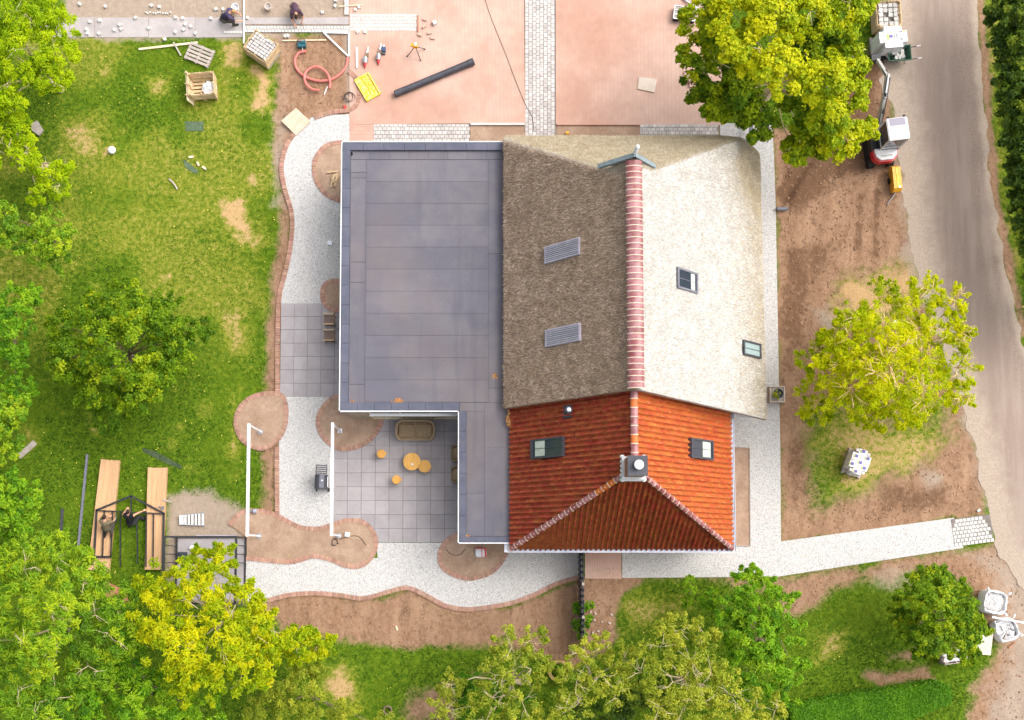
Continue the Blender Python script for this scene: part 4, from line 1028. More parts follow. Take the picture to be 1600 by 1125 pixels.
def tree(name, label, base, blobs_px, lm, bark='bark', nclump=16, nleaf=70, size=.2, aspect=.55, trunk_r=.16, cat='tree', seed=1, twigs=0, group=None, tb=.5, twig_up=0., rs=.86, **kw):
    """blobs_px: (u, v, z, r_px[, tint[, flat]]); base: (u, v) of the foot on the ground"""
    bl = []; nclump *= 2.6; nleaf = int(nleaf*.66); kw['crad'] = kw.get('crad', .30)*.78
    for q in blobs_px:
        u_, v_, z_, rp = q[:4]; t0 = q[4] if len(q) > 4 else tb; fl = q[5] if len(q) > 5 else .75
        R = rp*rs/FPX*(CAM_H-z_); bl.append((tuple(P(u_, v_, z_)), (R, R, min(R*fl, max(z_-.1, .3))), t0))
    b0 = P(*base, 0.); V, F, tint, C = leaves(bl, nclump, nleaf, size, aspect, seed=seed, **kw)
    T = thing(name, label, cat, b0, 0, group)
    me = fastmesh('crown', V-np.array(b0), F, lm); setattr_f(me, 'tint', tint); link('crown', me, T)
    rr = random.Random(seed); mb = MB()
    top = sum((Vector(b[0]) for b in bl), Vector())/len(bl); fork = b0.lerp(top, .45); fork.z = top.z*.45
    mid = b0.lerp(fork, .5)+Vector((rr.uniform(-.1, .1), rr.uniform(-.1, .1), 0))
    mb.tube([b0-Vector((0, 0, .1)), b0+Vector((0, 0, .15)), mid, fork], [trunk_r*1.5, trunk_r*1.1, trunk_r*.9, trunk_r*.75], 10)
    lf = min(1., (7/len(bl))**.6)
    for (c, R, _) in bl:
        c = Vector(c); k = fork.lerp(c, .5)+Vector((rr.uniform(-.3, .3), rr.uniform(-.3, .3), .25*R[2]))
        mb.tube([fork-Vector((0, 0, .1)), k, c+Vector((0, 0, R[2]*.25))], [trunk_r*.5*lf, trunk_r*.3*lf, trunk_r*.08], 6)
        for q in range(twigs):
            a = rr.uniform(0, 6.28); e = Vector((math.cos(a)*R[0]*.85, math.sin(a)*R[1]*.85, R[2]*rr.uniform(.1, .5)+twig_up))
            s0 = c+Vector((0, 0, R[2]*.25)); m1 = s0+e*.5+Vector((rr.uniform(-.15, .15), rr.uniform(-.15, .15), .15)); end = s0+e
            mb.tube([s0, m1, end], [trunk_r*.11, trunk_r*.08, trunk_r*.03], 5)
            for h in range(2):
                j = Vector((rr.uniform(-.5, .5), rr.uniform(-.5, .5), rr.uniform(0, .25)))*R[0]*.6; mb.tube([m1, m1+j*.5+Vector((0, 0, .06)), m1+j+e*.2], [trunk_r*.06, trunk_r*.05, trunk_r*.02], 4)
    part(T, 'trunk', mb, bark, True, world=True); return T
def ringblobs(u0, v0, z, rx, ry, n, r, seed, tint=.5, dz=1.0, jt=.15):
    rr = random.Random(seed); out = []
    for k in range(n):
        a = 2*math.pi*(k+rr.uniform(-.3, .3))/n; f = rr.uniform(.65, 1.0)
        out.append((u0+rx*f*math.cos(a), v0+ry*f*math.sin(a), z+rr.uniform(-dz, dz)-.4, r*rr.uniform(.75, 1.2), min(1, max(0, tint+rr.uniform(-jt, jt)))))
    return out
# big maple at the top right
mp = [(1100, 35, 5.2, 40, .55), (1095, 85, 4.6, 36, .4), (1110, 130, 3.6, 42, .12), (1145, 25, 6.5, 46, .75), (1165, 75, 7.2, 44, .8), (1150, 150, 4.4, 44, .3), (1205, 30, 7.4, 45, .8), (1215, 110, 7.6, 46, .85), (1190, 190, 4.2, 36, .2),
      (1265, 20, 7.2, 42, .7), (1275, 75, 5.6, 42, .15), (1290, 130, 6.8, 48, .7), (1250, 175, 4.6, 42, .2), (1300, 185, 5.6, 40, .6), (1325, 25, 6.6, 34, .55), (1326, 95, 6.0, 32, .6), (1328, 145, 5.6, 32, .65), (1262, 222, 4.0, 34, .4), (1312, 215, 4.6, 34, .75), (1240, 240, 4.0, 22, .55), (1356, 203, 4.2, 18, .75), (1120, 170, 4.0, 24, .45), (1345, 2, 5.5, 24, .4), (1215, -30, 6.5, 50, .6), (1300, -30, 6.5, 50, .6)]
tree('maple_tree', 'large yellow-green maple overhanging the brick courtyard beside the excavator', (1195, 150), mp, 'leaf_maple', 'bark_pale', 24, 115, .15, .7, .2, seed=11, twigs=1, tint_sd=.17, crad=.36, rs=.83, holes_n=3, spray=5)
# airy yellow tree by the road
wl = [(1385, 570, 6.0, 56, .7), (1365, 585, 6.3, 30, .7), (1400, 545, 6.4, 30, .8), (1375, 600, 5.8, 34, .6), (1350, 560, 5.8, 32, .6)]+ringblobs(1385, 570, 5.0, 75, 75, 8, 40, 4, .6, .8)+ringblobs(1382, 572, 3.6, 122, 112, 15, 30, 5, .45, .6)+[(1490, 470, 4, 24, .7), (1445, 455, 4, 26, .6), (1270, 560, 2.8, 26, .25), (1275, 640, 2.6, 24, .25), (1500, 520, 4, 22, .7), (1500, 620, 3.6, 24, .6)]
tree('yellow_tree', 'airy yellow-leaved tree with bare twigs showing between the dug soil and the road', (1362, 588), wl, 'leaf_willow', 'bark_gold', 24, 48, .14, .34, .24, seed=21, twigs=5, twig_up=.22, tint_sd=.15, up=.4, spray=11, holes_n=4, rs=.88, crad=.25)
# dark fruit tree on the lawn
ap = [(190, 545, 4.6, 50, .45)]+ringblobs(185, 545, 3.8, 85, 70, 9, 42, 6, .5, .5)+ringblobs(190, 545, 2.6, 115, 95, 12, 26, 7, .4, .4)+[(305, 515, 2.5, 26, .15), (175, 650, 2.4, 28, .25)]
tree('fruit_tree', 'dark green fruit tree standing alone in the middle of the lawn', (205, 560), ap, 'leaf_apple', 'bark', 17, 90, .12, .6, .15, seed=31, tint_sd=.2, up=.5, spray=7)
# trees along the left side
tree('feathery_tree', 'tall bright green feathery tree in the top left corner beside the service path', (95, 140), [(20, 30, 4.3, 44, .3), (60, 25, 4.5, 40, .55), (95, 40, 4.1, 30, .6), (40, 80, 4.7, 44, .65), (90, 90, 4.0, 34, .75), (30, 130, 4.1, 40, .55), (80, 120, 3.7, 30, .6), (10, 180, 3.6, 36, .6), (-30, 60, 4.3, 50, .5), (-30, 140, 4.3, 50, .5)], 'leaf_bright', 'bark_pale', 20, 66, .19, .30, .13, seed=41, twigs=2)
tree('drooping_tree', 'bright yellow-green drooping tree at the left edge below the corner tree', (75, 260), [(20, 210, 3.1, 34, .7), (30, 250, 2.9, 28, .7), (15, 170, 3.2, 26, .65), (70, 265, 2.2, 24, .6), (95, 290, 2.0, 22, .55), (-15, 230, 3.1, 40, .5), (60, 300, 1.9, 20, .5), (100, 260, 1.9, 14, .6)], 'leaf_bright', 'bark_pale', 15, 50, .18, .35, .12, seed=42, twigs=2)
tree('small_tree', 'small loose green tree on the lawn left above the fruit tree', (85, 375), [(70, 350, 3, 26, .5), (90, 375, 3.2, 28, .55), (55, 395, 2.8, 26, .5), (85, 400, 2.6, 24, .4), (15, 360, 3, 24, .4), (8, 335, 3, 20, .5), (30, 375, 2.6, 20, .35)], 'leaf_ash', 'bark', 15, 55, .15, .45, .09, seed=43)
tree('leafy_bush', 'mid green bush at the left edge beside the dark fruit tree', (25, 500), [(15, 480, 3, 34, .45), (20, 525, 3, 34, .4), (45, 465, 2.6, 22, .55), (-15, 500, 3, 40, .4), (10, 570, 2.8, 30, .4), (30, 610, 2.6, 26, .5)], 'leaf_green', 'bark', 16, 60, .15, .5, .1, 'bush', seed=44)
tree('blue_green_bush', 'blue-green bush at the left edge above the bright round bush', (20, 660), [(8, 650, 3, 30, .6), (25, 680, 2.6, 24, .55), (-20, 670, 3, 36, .5), (5, 700, 2.6, 24, .5)], 'leaf_ash', 'bark', 16, 60, .15, .45, .1, 'bush', seed=45)
tree('round_bush', 'bright green round bush at the left edge beside the steel profiles', (25, 790), [(18, 770, 3, 34, .6), (35, 790, 2.8, 28, .6), (15, 815, 2.8, 32, .55), (45, 765, 2.4, 18, .65), (-15, 790, 3, 36, .5), (28, 840, 2.4, 20, .5)], 'leaf_green', 'bark', 18, 65, .15, .5, .1, 'bush', seed=46)
# bottom left wood
tree('ash_tree', 'tall green ash tree filling the bottom left corner with pale bare branches', (110, 975), [(40, 890, 6.5, 44, .6), (90, 870, 6.2, 40, .65), (130, 900, 6.5, 40, .6), (30, 950, 7.4, 48, .65), (85, 945, 8, 44, .75), (60, 1010, 8.2, 46, .7), (150, 960, 6.2, 40, .4), (180, 1000, 5.8, 40, .5), (140, 1040, 5.6, 40, .3), (30, 1070, 7, 44, .35), (90, 1090, 6.6, 40, .35), (190, 940, 5.0, 28, .35), (-20, 1000, 7, 60, .5), (60, 1130, 7, 50, .4), (-10, 900, 6.5, 44, .55)], 'leaf_ash', 'bark_pale', 20, 70, .20, .30, .16, seed=51, twigs=2, twig_up=.12)
tree('golden_tree', 'yellow-gold leaved tree in front of the dark shed frame', (360, 960), [(235, 910, 4.6, 34, .6), (285, 900, 5, 34, .55), (335, 905, 4.8, 34, .6), (250, 960, 5.8, 42, .75), (310, 950, 6.2, 44, .75), (370, 945, 5.8, 40, .65), (280, 1010, 6.4, 46, .7), (345, 1005, 6.4, 46, .7), (400, 985, 5.2, 40, .6), (310, 1060, 5.8, 42, .55), (380, 1050, 5.4, 40, .6), (430, 1000, 4.4, 32, .55), (465, 1005, 3.6, 30, .45), (505, 1010, 3, 20, .5), (350, 870, 3.6, 22, .5), (312, 868, 3.4, 16, .35)], 'leaf_gold', 'bark_pale', 20, 66, .20, .34, .15, seed=52, twigs=1)
tree('shade_tree', 'deep green tree at the lower left between the ash and the golden tree', (225, 1050), [(190, 1000, 4.4, 34, .5), (215, 1050, 4.2, 34, .45), (180, 1075, 4.4, 36, .45), (240, 1085, 4.6, 34, .6), (130, 1100, 5, 36, .45), (215, 1110, 5.2, 40, .65), (270, 1115, 4.4, 36, .6), (320, 1110, 4.0, 34, .5)], 'leaf_green', 'bark', 16, 64, .19, .38, .14, seed=53)
tree('silver_bush', 'olive green willow bush beside the lower lawn strip', (475, 1080), [(440, 1060, 2.6, 34, .5), (480, 1075, 2.8, 38, .5), (440, 1105, 2.6, 34, .45), (500, 1110, 2.6, 36, .55), (480, 1035, 2.2, 26, .4), (540, 1120, 2.2, 26, .6), (410, 1110, 2.4, 26, .4), (600, 1135, 2, 30, .5)], 'leaf_olive', 'bark', 18, 70, .15, .28, .09, 'bush', seed=54, up=.4)
# bottom middle: three pale olive trees, the evergreen below, the bright green one
def olive(label, base, bl, seed): return tree('olive_tree', label, base, bl, 'leaf_olive', 'bark_pale', 14, 66, .125, .42, .13, seed=seed, twigs=3, twig_up=.2, group='pale yellow-green trees along the bottom', up=.4)
olive('left of the pale yellow-green bottom trees, over the lower end of the soil border', (815, 1065), [(800, 1010, 4, 30, .5), (830, 1000, 3.6, 24, .55), (790, 1050, 4.4, 36, .5), (830, 1045, 4, 30, .45), (770, 1090, 4, 34, .45), (815, 1095, 4.2, 36, .5), (705, 1070, 3, 22, .5), (700, 1110, 3, 30, .5), (760, 1125, 4, 34, .5)], 61)
olive('middle pale yellow-green tree with white twigs at the fence end', (915, 1075), [(905, 1020, 3.8, 22, .7), (940, 1010, 3.8, 20, .7), (900, 1065, 4.4, 30, .55), (940, 1055, 4.6, 30, .6), (970, 1030, 4.2, 26, .5), (890, 1105, 4.4, 34, .45), (960, 1080, 4.6, 30, .5), (870, 1120, 4, 30, .6)], 62)
olive('largest pale yellow-green tree, right of the fence end below the lawn', (1060, 1060), [(1060, 985, 4.2, 26, .65), (1100, 990, 4.2, 24, .65), (1030, 1010, 4.6, 32, .5), (1080, 1030, 5, 38, .55), (1000, 1050, 4.8, 34, .55), (1050, 1065, 5.2, 40, .6), (1110, 1050, 5, 38, .6), (1090, 1095, 5, 40, .7), (1140, 1085, 4.8, 38, .7), (1030, 1105, 4.8, 36, .65), (1170, 1115, 4.4, 36, .65), (1210, 1110, 3.6, 26, .7), (1060, 1130, 4.8, 40, .6)], 63)
tree('evergreen_shrub', 'dense bright green shrub below the strip of lawn at the bottom', (755, 1085), [(735, 1075, 2, 24, .5), (770, 1080, 2, 26, .5), (730, 1100, 1.8, 24, .4), (800, 1095, 1.8, 26, .4)], 'leaf_hedge', 'bark', 24, 70, .11, .6, .07, 'shrub', seed=64)
tree('evergreen_shrub', 'dense dark green shrub under the pale trees at the bottom middle', (1000, 1090), [(985, 1090, 2.4, 28, .4), (1015, 1085, 2.4, 26, .4), (960, 1110, 2.2, 28, .3), (905, 1120, 2.2, 28, .35), (1040, 1110, 2.2, 26, .3)], 'leaf_dark', 'bark', 24, 70, .13, .6, .07, 'shrub', seed=65)
tree('green_tree', 'fresh green tree between the two lower lawns right of the pale trees', (1190, 1000), [(1165, 910, 3, 22, .6), (1195, 920, 3, 22, .6), (1155, 950, 3.6, 30, .5), (1200, 955, 4, 32, .55), (1225, 935, 3, 22, .6), (1130, 985, 3.4, 28, .45), (1180, 1000, 4.2, 36, .55), (1225, 990, 3.8, 30, .5), (1200, 1045, 4, 36, .5), (1235, 1035, 3.4, 26, .5), (1165, 1050, 3.8, 32, .4), (1230, 1080, 3.2, 26, .45), (1110, 935, 2.4, 16, .6), (1180, 892, 2.2, 10, .7), (1160, 893, 2.0, 8, .4)], 'leaf_green', 'bark', 14, 62, .17, .42, .12, seed=66, tb=.5)
tree('sapling', 'thin upright sapling in the lawn below the tiled house', (1078, 930), [(1076, 908, 1.8, 8, .7), (1080, 925, 1.5, 9, .7), (1074, 940, 1.2, 9, .6)], 'leaf_green', 'bark', 22, 40, .10, .5, .03, 'sapling', seed=67)
tree('road_bush', 'round green bush beside the white bulk bags at the lower right', (1455, 970), [(1450, 910, 3, 30, .5), (1485, 920, 3, 26, .45), (1425, 940, 2.8, 24, .5), (1465, 950, 3.8, 36, .55), (1505, 955, 3.2, 26, .5), (1420, 985, 2.6, 22, .5), (1460, 995, 3.2, 32, .4), (1500, 1000, 3, 30, .5), (1530, 990, 2.6, 20, .55), (1400, 960, 2.2, 14, .4), (1515, 1028, 2.4, 14, .6), (1440, 1020, 2.4, 14, .3)], 'leaf_apple', 'bark', 18, 75, .15, .55, .1, 'bush', seed=68, tb=.5)
tree('fence_shrub', 'small green shrub growing through the dark fence', (908, 960), [(905, 950, .9, 9, .3), (918, 945, .9, 9, .4), (903, 975, .8, 9, .3), (917, 970, .7, 9, .3), (908, 990, .6, 8, .4)], 'leaf_green', 'bark', 26, 40, .10, .5, .03, 'shrub', seed=69)
# tree row beyond the road
for k, (uu, vv, rz_) in enumerate(((1592, 15, 46), (1590, 100, 42), (1598, 185, 44), (1604, 270, 42), (1610, 355, 42), (1640, 440, 50))):
    lab = ('top right corner', 'second from the top right corner', 'third from the top right corner', 'fourth from the top right corner', 'fifth from the top right corner', 'lowest and furthest right')[k]
    eg = lambda v_: 1541+v_*.10+max(0, v_-260)**2*.0007
    bl = [(eg(vv+dv)+26+random.uniform(-3, 3), vv+dv, 2.6+random.uniform(-.3, .5), 25, random.uniform(.2, .6)) for dv in (-38, -19, 0, 19, 38)]+[(eg(vv+dv)+56, vv+dv, 3.6, 32, random.uniform(.3, .7)) for dv in (-28, 0, 28)]+[(eg(vv+dv)+100, vv+dv, 4.0, 40, .5) for dv in (-22, 22)]
    tree('hedgerow_tree', 'dark green tree of the row beyond the road, '+lab, (eg(vv)+60, vv+20), bl, 'leaf_dark', 'bark', 18, 70, .15, .55, .14, seed=70+k, group='tree row beyond the road', tint_sd=.26, spray=2, rs=.95)
# clipped hedge: solid heart plus leaves over its faces
hpx = [(1236, 1106), (1300, 1092), (1400, 1077), (1470, 1066), (1484, 1072), (1489, 1085), (1484, 1100), (1440, 1118), (1330, 1160), (1236, 1170)]
HZ = 1.15; hw_ = [P(u_, v_, HZ) for u_, v_ in hpx]; c0_ = sum(hw_, Vector())/len(hw_); c0_.z = 0
T = thing('clipped_hedge', 'clipped bright green hedge in the bottom right corner of the garden', 'hedge', c0_)
mb = MB(); cc = Vector((c0_.x, c0_.y, 0)); mb.prism([((q-cc)*.965+cc)[:2] for q in hw_], 0, HZ-.05); part(T, 'hedge_heart', mb, 'leaf_dark', world=True)
nh = 60000; hx = rng.uniform(min(q.x for q in hw_), max(q.x for q in hw_), nh*2); hy = rng.uniform(min(q.y for q in hw_), max(q.y for q in hw_), nh*2)
ins = sdist(hx, hy, [q[:2] for q in hw_]); kp = ins > 0; hx, hy, ins = hx[kp], hy[kp], ins[kp]
hz = HZ+rng.normal(0, .025, len(hx))+(fbm(hx, hy, 3, 8)-.5)*.05-np.clip(.12-ins, 0, 1)*1.0
C = np.stack([hx, hy, hz], 1)
per = []
for a, b_ in zip(hw_, hw_[1:]+hw_[:1]):
    L = (b_-a).length; n = int(L*420); t_ = rng.random(n)[:, None]; q = np.array(a)*(1-t_)+np.array(b_)*t_; q[:, 2] = rng.uniform(.05, HZ, n); q[:, :2] += rng.normal(0, .03, (n, 2)); per.append(q)
C = np.concatenate([C]+per); n = len(C)
nr = rng.normal(size=(n, 3))*.5+np.array((0, 0, .8)); nr /= np.linalg.norm(nr, axis=1)[:, None]; ax = rng.normal(size=(n, 3)); ax -= nr*(ax*nr).sum(1)[:, None]; ax /= np.linalg.norm(ax, axis=1)[:, None]
bx = np.cross(nr, ax); L = rng.uniform(.028, .06, n)[:, None]
V = np.stack([C-ax*L, C+bx*L*.55, C+ax*L, C-bx*L*.55], 1).reshape(-1, 3)-np.array(c0_)
me = fastmesh('foliage', V, np.arange(4*n).reshape(-1, 4), 'leaf_hedge'); setattr_f(me, 'tint', np.repeat(np.clip(.5+(fbm(C[:, 0], C[:, 1], 2.2, 3)-.5)*.6+rng.normal(0, .15, n), 0, 1), 4)); link('foliage', me, T, kind='stuff')

# grass blades and lawn flowers
def lawn(n, seed):
    r = np.random.default_rng(seed); x = r.uniform(-21.5, 24.5, n); y = r.uniform(-8, 26, n); u_, v_, M_ = masks(x, y)
    pv = np.full(n, -1e9)
    for poly in list(GRAVEL.values())+[ROAD_L+ROAD_R[::-1], [(546, -80), (1125, -80), (1125, 215), (1210, 215), (1215, 850), (790, 905), (546, 905)], [(436, 470), (720, 470), (720, 860), (436, 860)], [(366, 612), (450, 612), (450, 703), (366, 703)], [(258, 836), (384, 836), (384, 940), (258, 940)], [(90, -80), (560, -80), (560, 56), (90, 60)]]:
        pv = np.maximum(pv, sdist(u_, v_, poly))
    bare = np.clip(M_['soil']+M_['dust']+M_['dry']*.75, 0, 1); keep = (pv < -1.5) & (r.random(n) > bare*1.25)
    return x[keep], y[keep], M_['dry'][keep], r
x, y, dr, r = lawn(520000, 5); n = len(x); print('blades', n)
L = r.uniform(.05, .12, n)*(1-.4*dr); a = r.uniform(0, 2*np.pi, n); w_ = r.uniform(.010, .02, n); le = r.uniform(.3, .9, n)
A = np.stack([x-np.sin(a)*w_, y+np.cos(a)*w_, np.zeros(n)-.005], 1); B = np.stack([x+np.sin(a)*w_, y-np.cos(a)*w_, np.zeros(n)-.005], 1); C = np.stack([x+np.cos(a)*L*le, y+np.sin(a)*L*le, L*np.sqrt(1-le**2*.8)], 1)
V = np.stack([A, B, C], 1).reshape(-1, 3); me = fastmesh('grass', V, np.arange(3*n).reshape(-1, 3), 'grass_blade')
tn = np.clip(.40-.16*np.clip((Q(x, y)[1]-480)/250, 0, 1)+(fbm(x, y, .45, 61)-.5)*2.9+(fbm(x, y, 2.2, 62)-.5)*1.5+dr*.45+r.normal(0, .10, n), 0, 1); setattr_f(me, 'tint', np.repeat(tn, 3))
link('grass', me, None, kind='stuff', **tagd('short green grass of the lawns around the house', 'grass'))
x, y, dr, r = lawn(2600, 9); n = len(x); k = (x < -8.5) | (r.random(n) < .25); x, y = x[k], y[k]; n = len(x); s_ = r.uniform(.014, .034, n)
V = np.stack([np.stack([x+dx*s_, y+dy*s_, np.full(n, .07)+dz], 1) for dx, dy, dz in ((-1, 0, 0), (0, -1, .01), (1, 0, 0), (0, 1, .01))], 1).reshape(-1, 3)
link('lawn_flowers', fastmesh('lawn_flowers', V, np.arange(4*n).reshape(-1, 4), 'daisy'), None, kind='stuff', **tagd('tiny yellow flowers and fallen petals sprinkled over the lawn', 'flowers'))
# clods on the dug soil
x, y = np.random.default_rng(12).uniform(-9, 24, 26000), np.random.default_rng(13).uniform(-8, 26, 26000); u_, v_, M_ = masks(x, y)
pv = np.full(x.shape, -1e9)
for poly in list(GRAVEL.values())+[ROAD_L+ROAD_R[::-1], [(540, -80), (1125, -80), (1125, 215), (1210, 215), (1215, 850), (540, 870)]]: pv = np.maximum(pv, sdist(u_, v_, poly))
k = (M_['soil'] > .6) & (pv < -2); x, y = x[k], y[k]; n = len(x); r = np.random.default_rng(14); V = []; s_ = r.uniform(.012, .05, n)**1.0
o8 = np.array([(1, 0, 0), (0, 1, 0), (-1, 0, 0), (0, -1, 0), (0, 0, .8), (0, 0, -.6)]); fo = np.array([(0, 1, 4), (1, 2, 4), (2, 3, 4), (3, 0, 4)])
V = (np.stack([x, y, np.full(n, -.03)], 1)[:, None, :]+o8[None]*s_[:, None, None]*r.uniform(.6, 1.3, (n, 6, 1))).reshape(-1, 3); F = (fo[None]+(np.arange(n)*6)[:, None, None]).reshape(-1, 3)
mat('clod', (.30, .17, .10), (.40, .25, .17), 3, .95, island=.25)
link('soil_clods', fastmesh('soil_clods', V, F, 'clod'), None, kind='stuff', **tagd('loose clods of brown earth on the dug ground', 'soil'))
# ------------------------------------------------------------------ things on the building site
def ang(a, b_):                      # world heading of a photo direction
    d = P(*b_)-P(*a); return math.atan2(d.y, d.x)
def boards_thing(name, label, cat, px0, px1, w_, h, z=0., m='timber', group=None):
    a, b_ = P(*px0, z+h/2), P(*px1, z+h/2); mb = MB(); mb.bar(a, b_, w_, h); return solo(name, mb, m, label, cat, group)

# loose white setts
ORD = 'first second third fourth fifth sixth seventh eighth ninth tenth eleventh twelfth thirteenth fourteenth fifteenth sixteenth seventeenth eighteenth nineteenth twentieth'.split(); ORD += ['twenty-'+q for q in ORD[:9]]+['thirtieth']+['thirty-'+q for q in ORD[:9]]
mb = MB(); mb.box((0, 0, .05), (.135, .13, .10), taper=.94); sm = mb.mesh('loose_sett', 'sett_white')
c1 = [(470, 25), (620, 40), (890, 35), (935, 42), (1267, 57), (797, 107), (530, 130), (587, 123), (705, 148), (713, 172), (673, 178), (510, 175), (515, 198), (583, 200), (875, 168), (1030, 105), (1072, 110), (1088, 145), (1120, 158), (1078, 176), (1030, 190), (1148, 198), (1238, 110), (1452, 107), (1310, 57), (968, 233)]
c2 = [(390, 75), (465, 38), (605, 45), (583, 60), (172, 215), (188, 212), (597, 190), (468, 5), (640, 190)]
for k, (x, y) in enumerate(c1+[(x+1500, y) for x, y in c2]):
    lawn_ = (x, y) == (968, 233)
    rank = sorted(c1+[(q+1500, w2) for q, w2 in c2]).index((x, y))
    link('loose_sett', sm, None, P(x/3.75, y/3.75, .02), random.uniform(0, 3), **tagd('single white stone sett lying on the lawn beside the long plank' if lawn_ else 'loose white stone sett, %s from the left of those scattered along the top' % ORD[rank], 'sett', 'scattered white setts'))
# row of small white spacers on the sand
for k in range(11):
    mb = MB(); mb.box((0, 0, .03), (.07, .06, .06)); link('stone_chip', mb.mesh('stone_chip', 'sett_white'), None, P(228+k*3.9+random.uniform(-1, 1), 21+random.uniform(-1.5, 1.5), .01), random.uniform(0, 3), **tagd('tiny white stone chip in the row on the sand', 'stone', 'row of white chips'))

# long boards and laths
boards_thing('lath', 'long white lath standing out from the top edge beside the kneeling worker', 'lath', (381.3, -10), (381, 68), .06, .05, .06, 'white_metal')
boards_thing('board', 'wide white board at the top edge left of the brick courtyard', 'board', (541.5, -10), (541.5, 23), .18, .05, .03, 'sett_white')
boards_thing('lath', 'short pale lath crossing over the wide white board', 'lath', (530, 10), (566, 7.5), .04, .03, .085, 'timber_pale')
boards_thing('plank', 'long pale timber plank lying on the lawn by the grey pallet', 'plank', (217, 77), (309, 66.5), .09, .05, .02, 'timber_pale')
boards_thing('stick', 'short weathered stick laid across the long plank on the lawn', 'stick', (271, 66), (283, 87), .07, .04, .075, 'timber_grey')
boards_thing('lath', 'pale lath lying above the teal stone saw', 'lath', (441, 63.5), (510, 62.5), .055, .04, 0, 'timber_pale')
T = thing('setting_out_frame', 'white triangular lath frame on the soil above the red hose', 'frame', P(535, 65))
for a, b_ in (((505, 50.5), (545, 51.5)), ((545, 50.5), (545.5, 88)), ((506, 51), (544.5, 88))):
    mb = MB(); mb.bar(P(*a, .075), P(*b_, .075), .07, .045); part(T, 'lath', mb, 'white_metal', world=True)
boards_thing('white_tube', 'short white tube on the bricks left of the cartridge guns', 'tube', (557.3, 74), (557.8, 106), .075, .06, .04, 'white_metal')
# teal stone saw
T = thing('stone_saw', 'teal portable stone saw on the soil beside the red hose', 'saw', P(472, 71), R_(2))
mb = MB(); mb.box((0, -.05, .12), (.40, .20, .16), taper=.85); mb.box((.08, .06, .16), (.2, .14, .2), taper=.8); part(T, 'body', mb, 'teal_tool')
mb = MB(); mb.box((-.05, .10, .10), (.34, .14, .10)); part(T, 'motor', mb, 'charcoal')
mb = MB(); mb.tube([(-.16, .14, .12), (-.16, .16, .27), (.16, .16, .27), (.16, .14, .12)], .018, 8); part(T, 'handle', mb, 'rubber', True)
mb = MB(); M_ = Matrix.Rotation(R_(90), 3, 'Y'); mb.tube([(.19, .03, .12), (.21, .03, .12)], .13, 20); part(T, 'blade', mb, 'chrome')
mb = MB(); mb.tube([(.02, -.14, .1), (.03, -.25, .05), (.02, -.38, .03)], .014, 6); part(T, 'cord', mb, 'white_metal')
# red hose
hose = [(478, 80.5), (468, 82), (461, 92), (462, 104), (470, 115), (484, 123), (500, 126.5), (518, 124), (532, 115), (541, 103), (543, 90)]
mb = MB(); mb.tube([P(*q, .05) for q in [(q[0], q[1]) for q in smoothcurve(hose, 3)]], .055, 8)
lp = [(499, 141), (488, 139.5), (479, 132), (475.5, 121), (479, 111), (488, 105), (497, 104.5), (507, 110), (513.5, 119), (516, 130), (515, 138)]
mb2 = MB(); mb2.tube([P(q[0], q[1], .13) for q in smoothcurve(lp, 3)], .055, 8)
T = thing('red_hose', 'thick red hose coiled on the soil below the white lath frame', 'hose', P(500, 115)); part(T, 'hose_run', mb, 'hose_red', True, world=True); part(T, 'hose_loop', mb2, 'hose_red', True, world=True)
boards_thing('lath', 'short white rod standing in the soil beside the hose loop', 'lath', (506.5, 148), (512, 135), .035, .03, .02, 'white_metal')
# tangled wire
def tangle(name, label, c, r, n, seed, m='cable', rad=.012):
    rr = random.Random(seed); pts = []; a = 0; cx0, cy0 = 0, 0
    for k in range(n):
        a += rr.uniform(.5, 1.1); q = r*rr.uniform(.4, 1.0); pts.append((c[0]+q*math.cos(a), c[1]+q*math.sin(a)*.9))
    cv = smoothcurve([(P(*q)[0], P(*q)[1]) for q in pts], .06); mb = MB(); mb.tube([(q[0], q[1], .03+.02*math.sin(i*.6)+.05*i/len(cv)) for i, q in enumerate(cv)], rad, 5); return solo(name, mb, m, label, 'wire', smooth=True)
tangle('wire_tangle', 'tangle of dark wire on the soil left of the yellow tray', (545, 151), 11, 26, 3)
tangle('wire_tangle', 'small dark cable coil in the wavy bed under the inner pergola post', (523, 846), 8, 16, 5, rad=.02)
mb = MB(); mb.tube([(q[0], q[1], .075) for q in smoothcurve(W2([(531, 843), (545, 838), (560, 838), (568, 846), (572, 852)]), .1)], .012, 5); solo('garden_cable', mb, 'cable', 'thin cable trailing across the wavy bed from the white box', 'cable', smooth=True)
mb = MB(); mb.tube([(q[0], q[1], .07) for q in smoothcurve(W2([(697, 858), (702, 864), (706, 866), (712, 868), (720, 866), (727, 858)]), .1)], .012, 5); solo('garden_cable', mb, 'cable', 'thin wavy cable lying on the bed below the narrow roof wing', 'cable', smooth=True)
mb = MB(); mb.tube([(q[0], q[1], .055) for q in smoothcurve(W2([(755, -20), (758, 0), (768, 30), (780, 60), (792, 90), (805, 125), (815, 150), (823, 168), (832, 185), (834, 205)]), .2)], .009, 5); solo('power_cable', mb, 'cable', 'thin dark power cable running down the brick courtyard to the sett strip', 'cable', smooth=True)
mb = MB(); mb.box((0, 0, .05), (.12, .2, .10), taper=.7); solo('red_plug', mb, 'red_plastic', 'small red plug on the soil by the wire tangle', 'plug', loc=P(539, 168, 0))
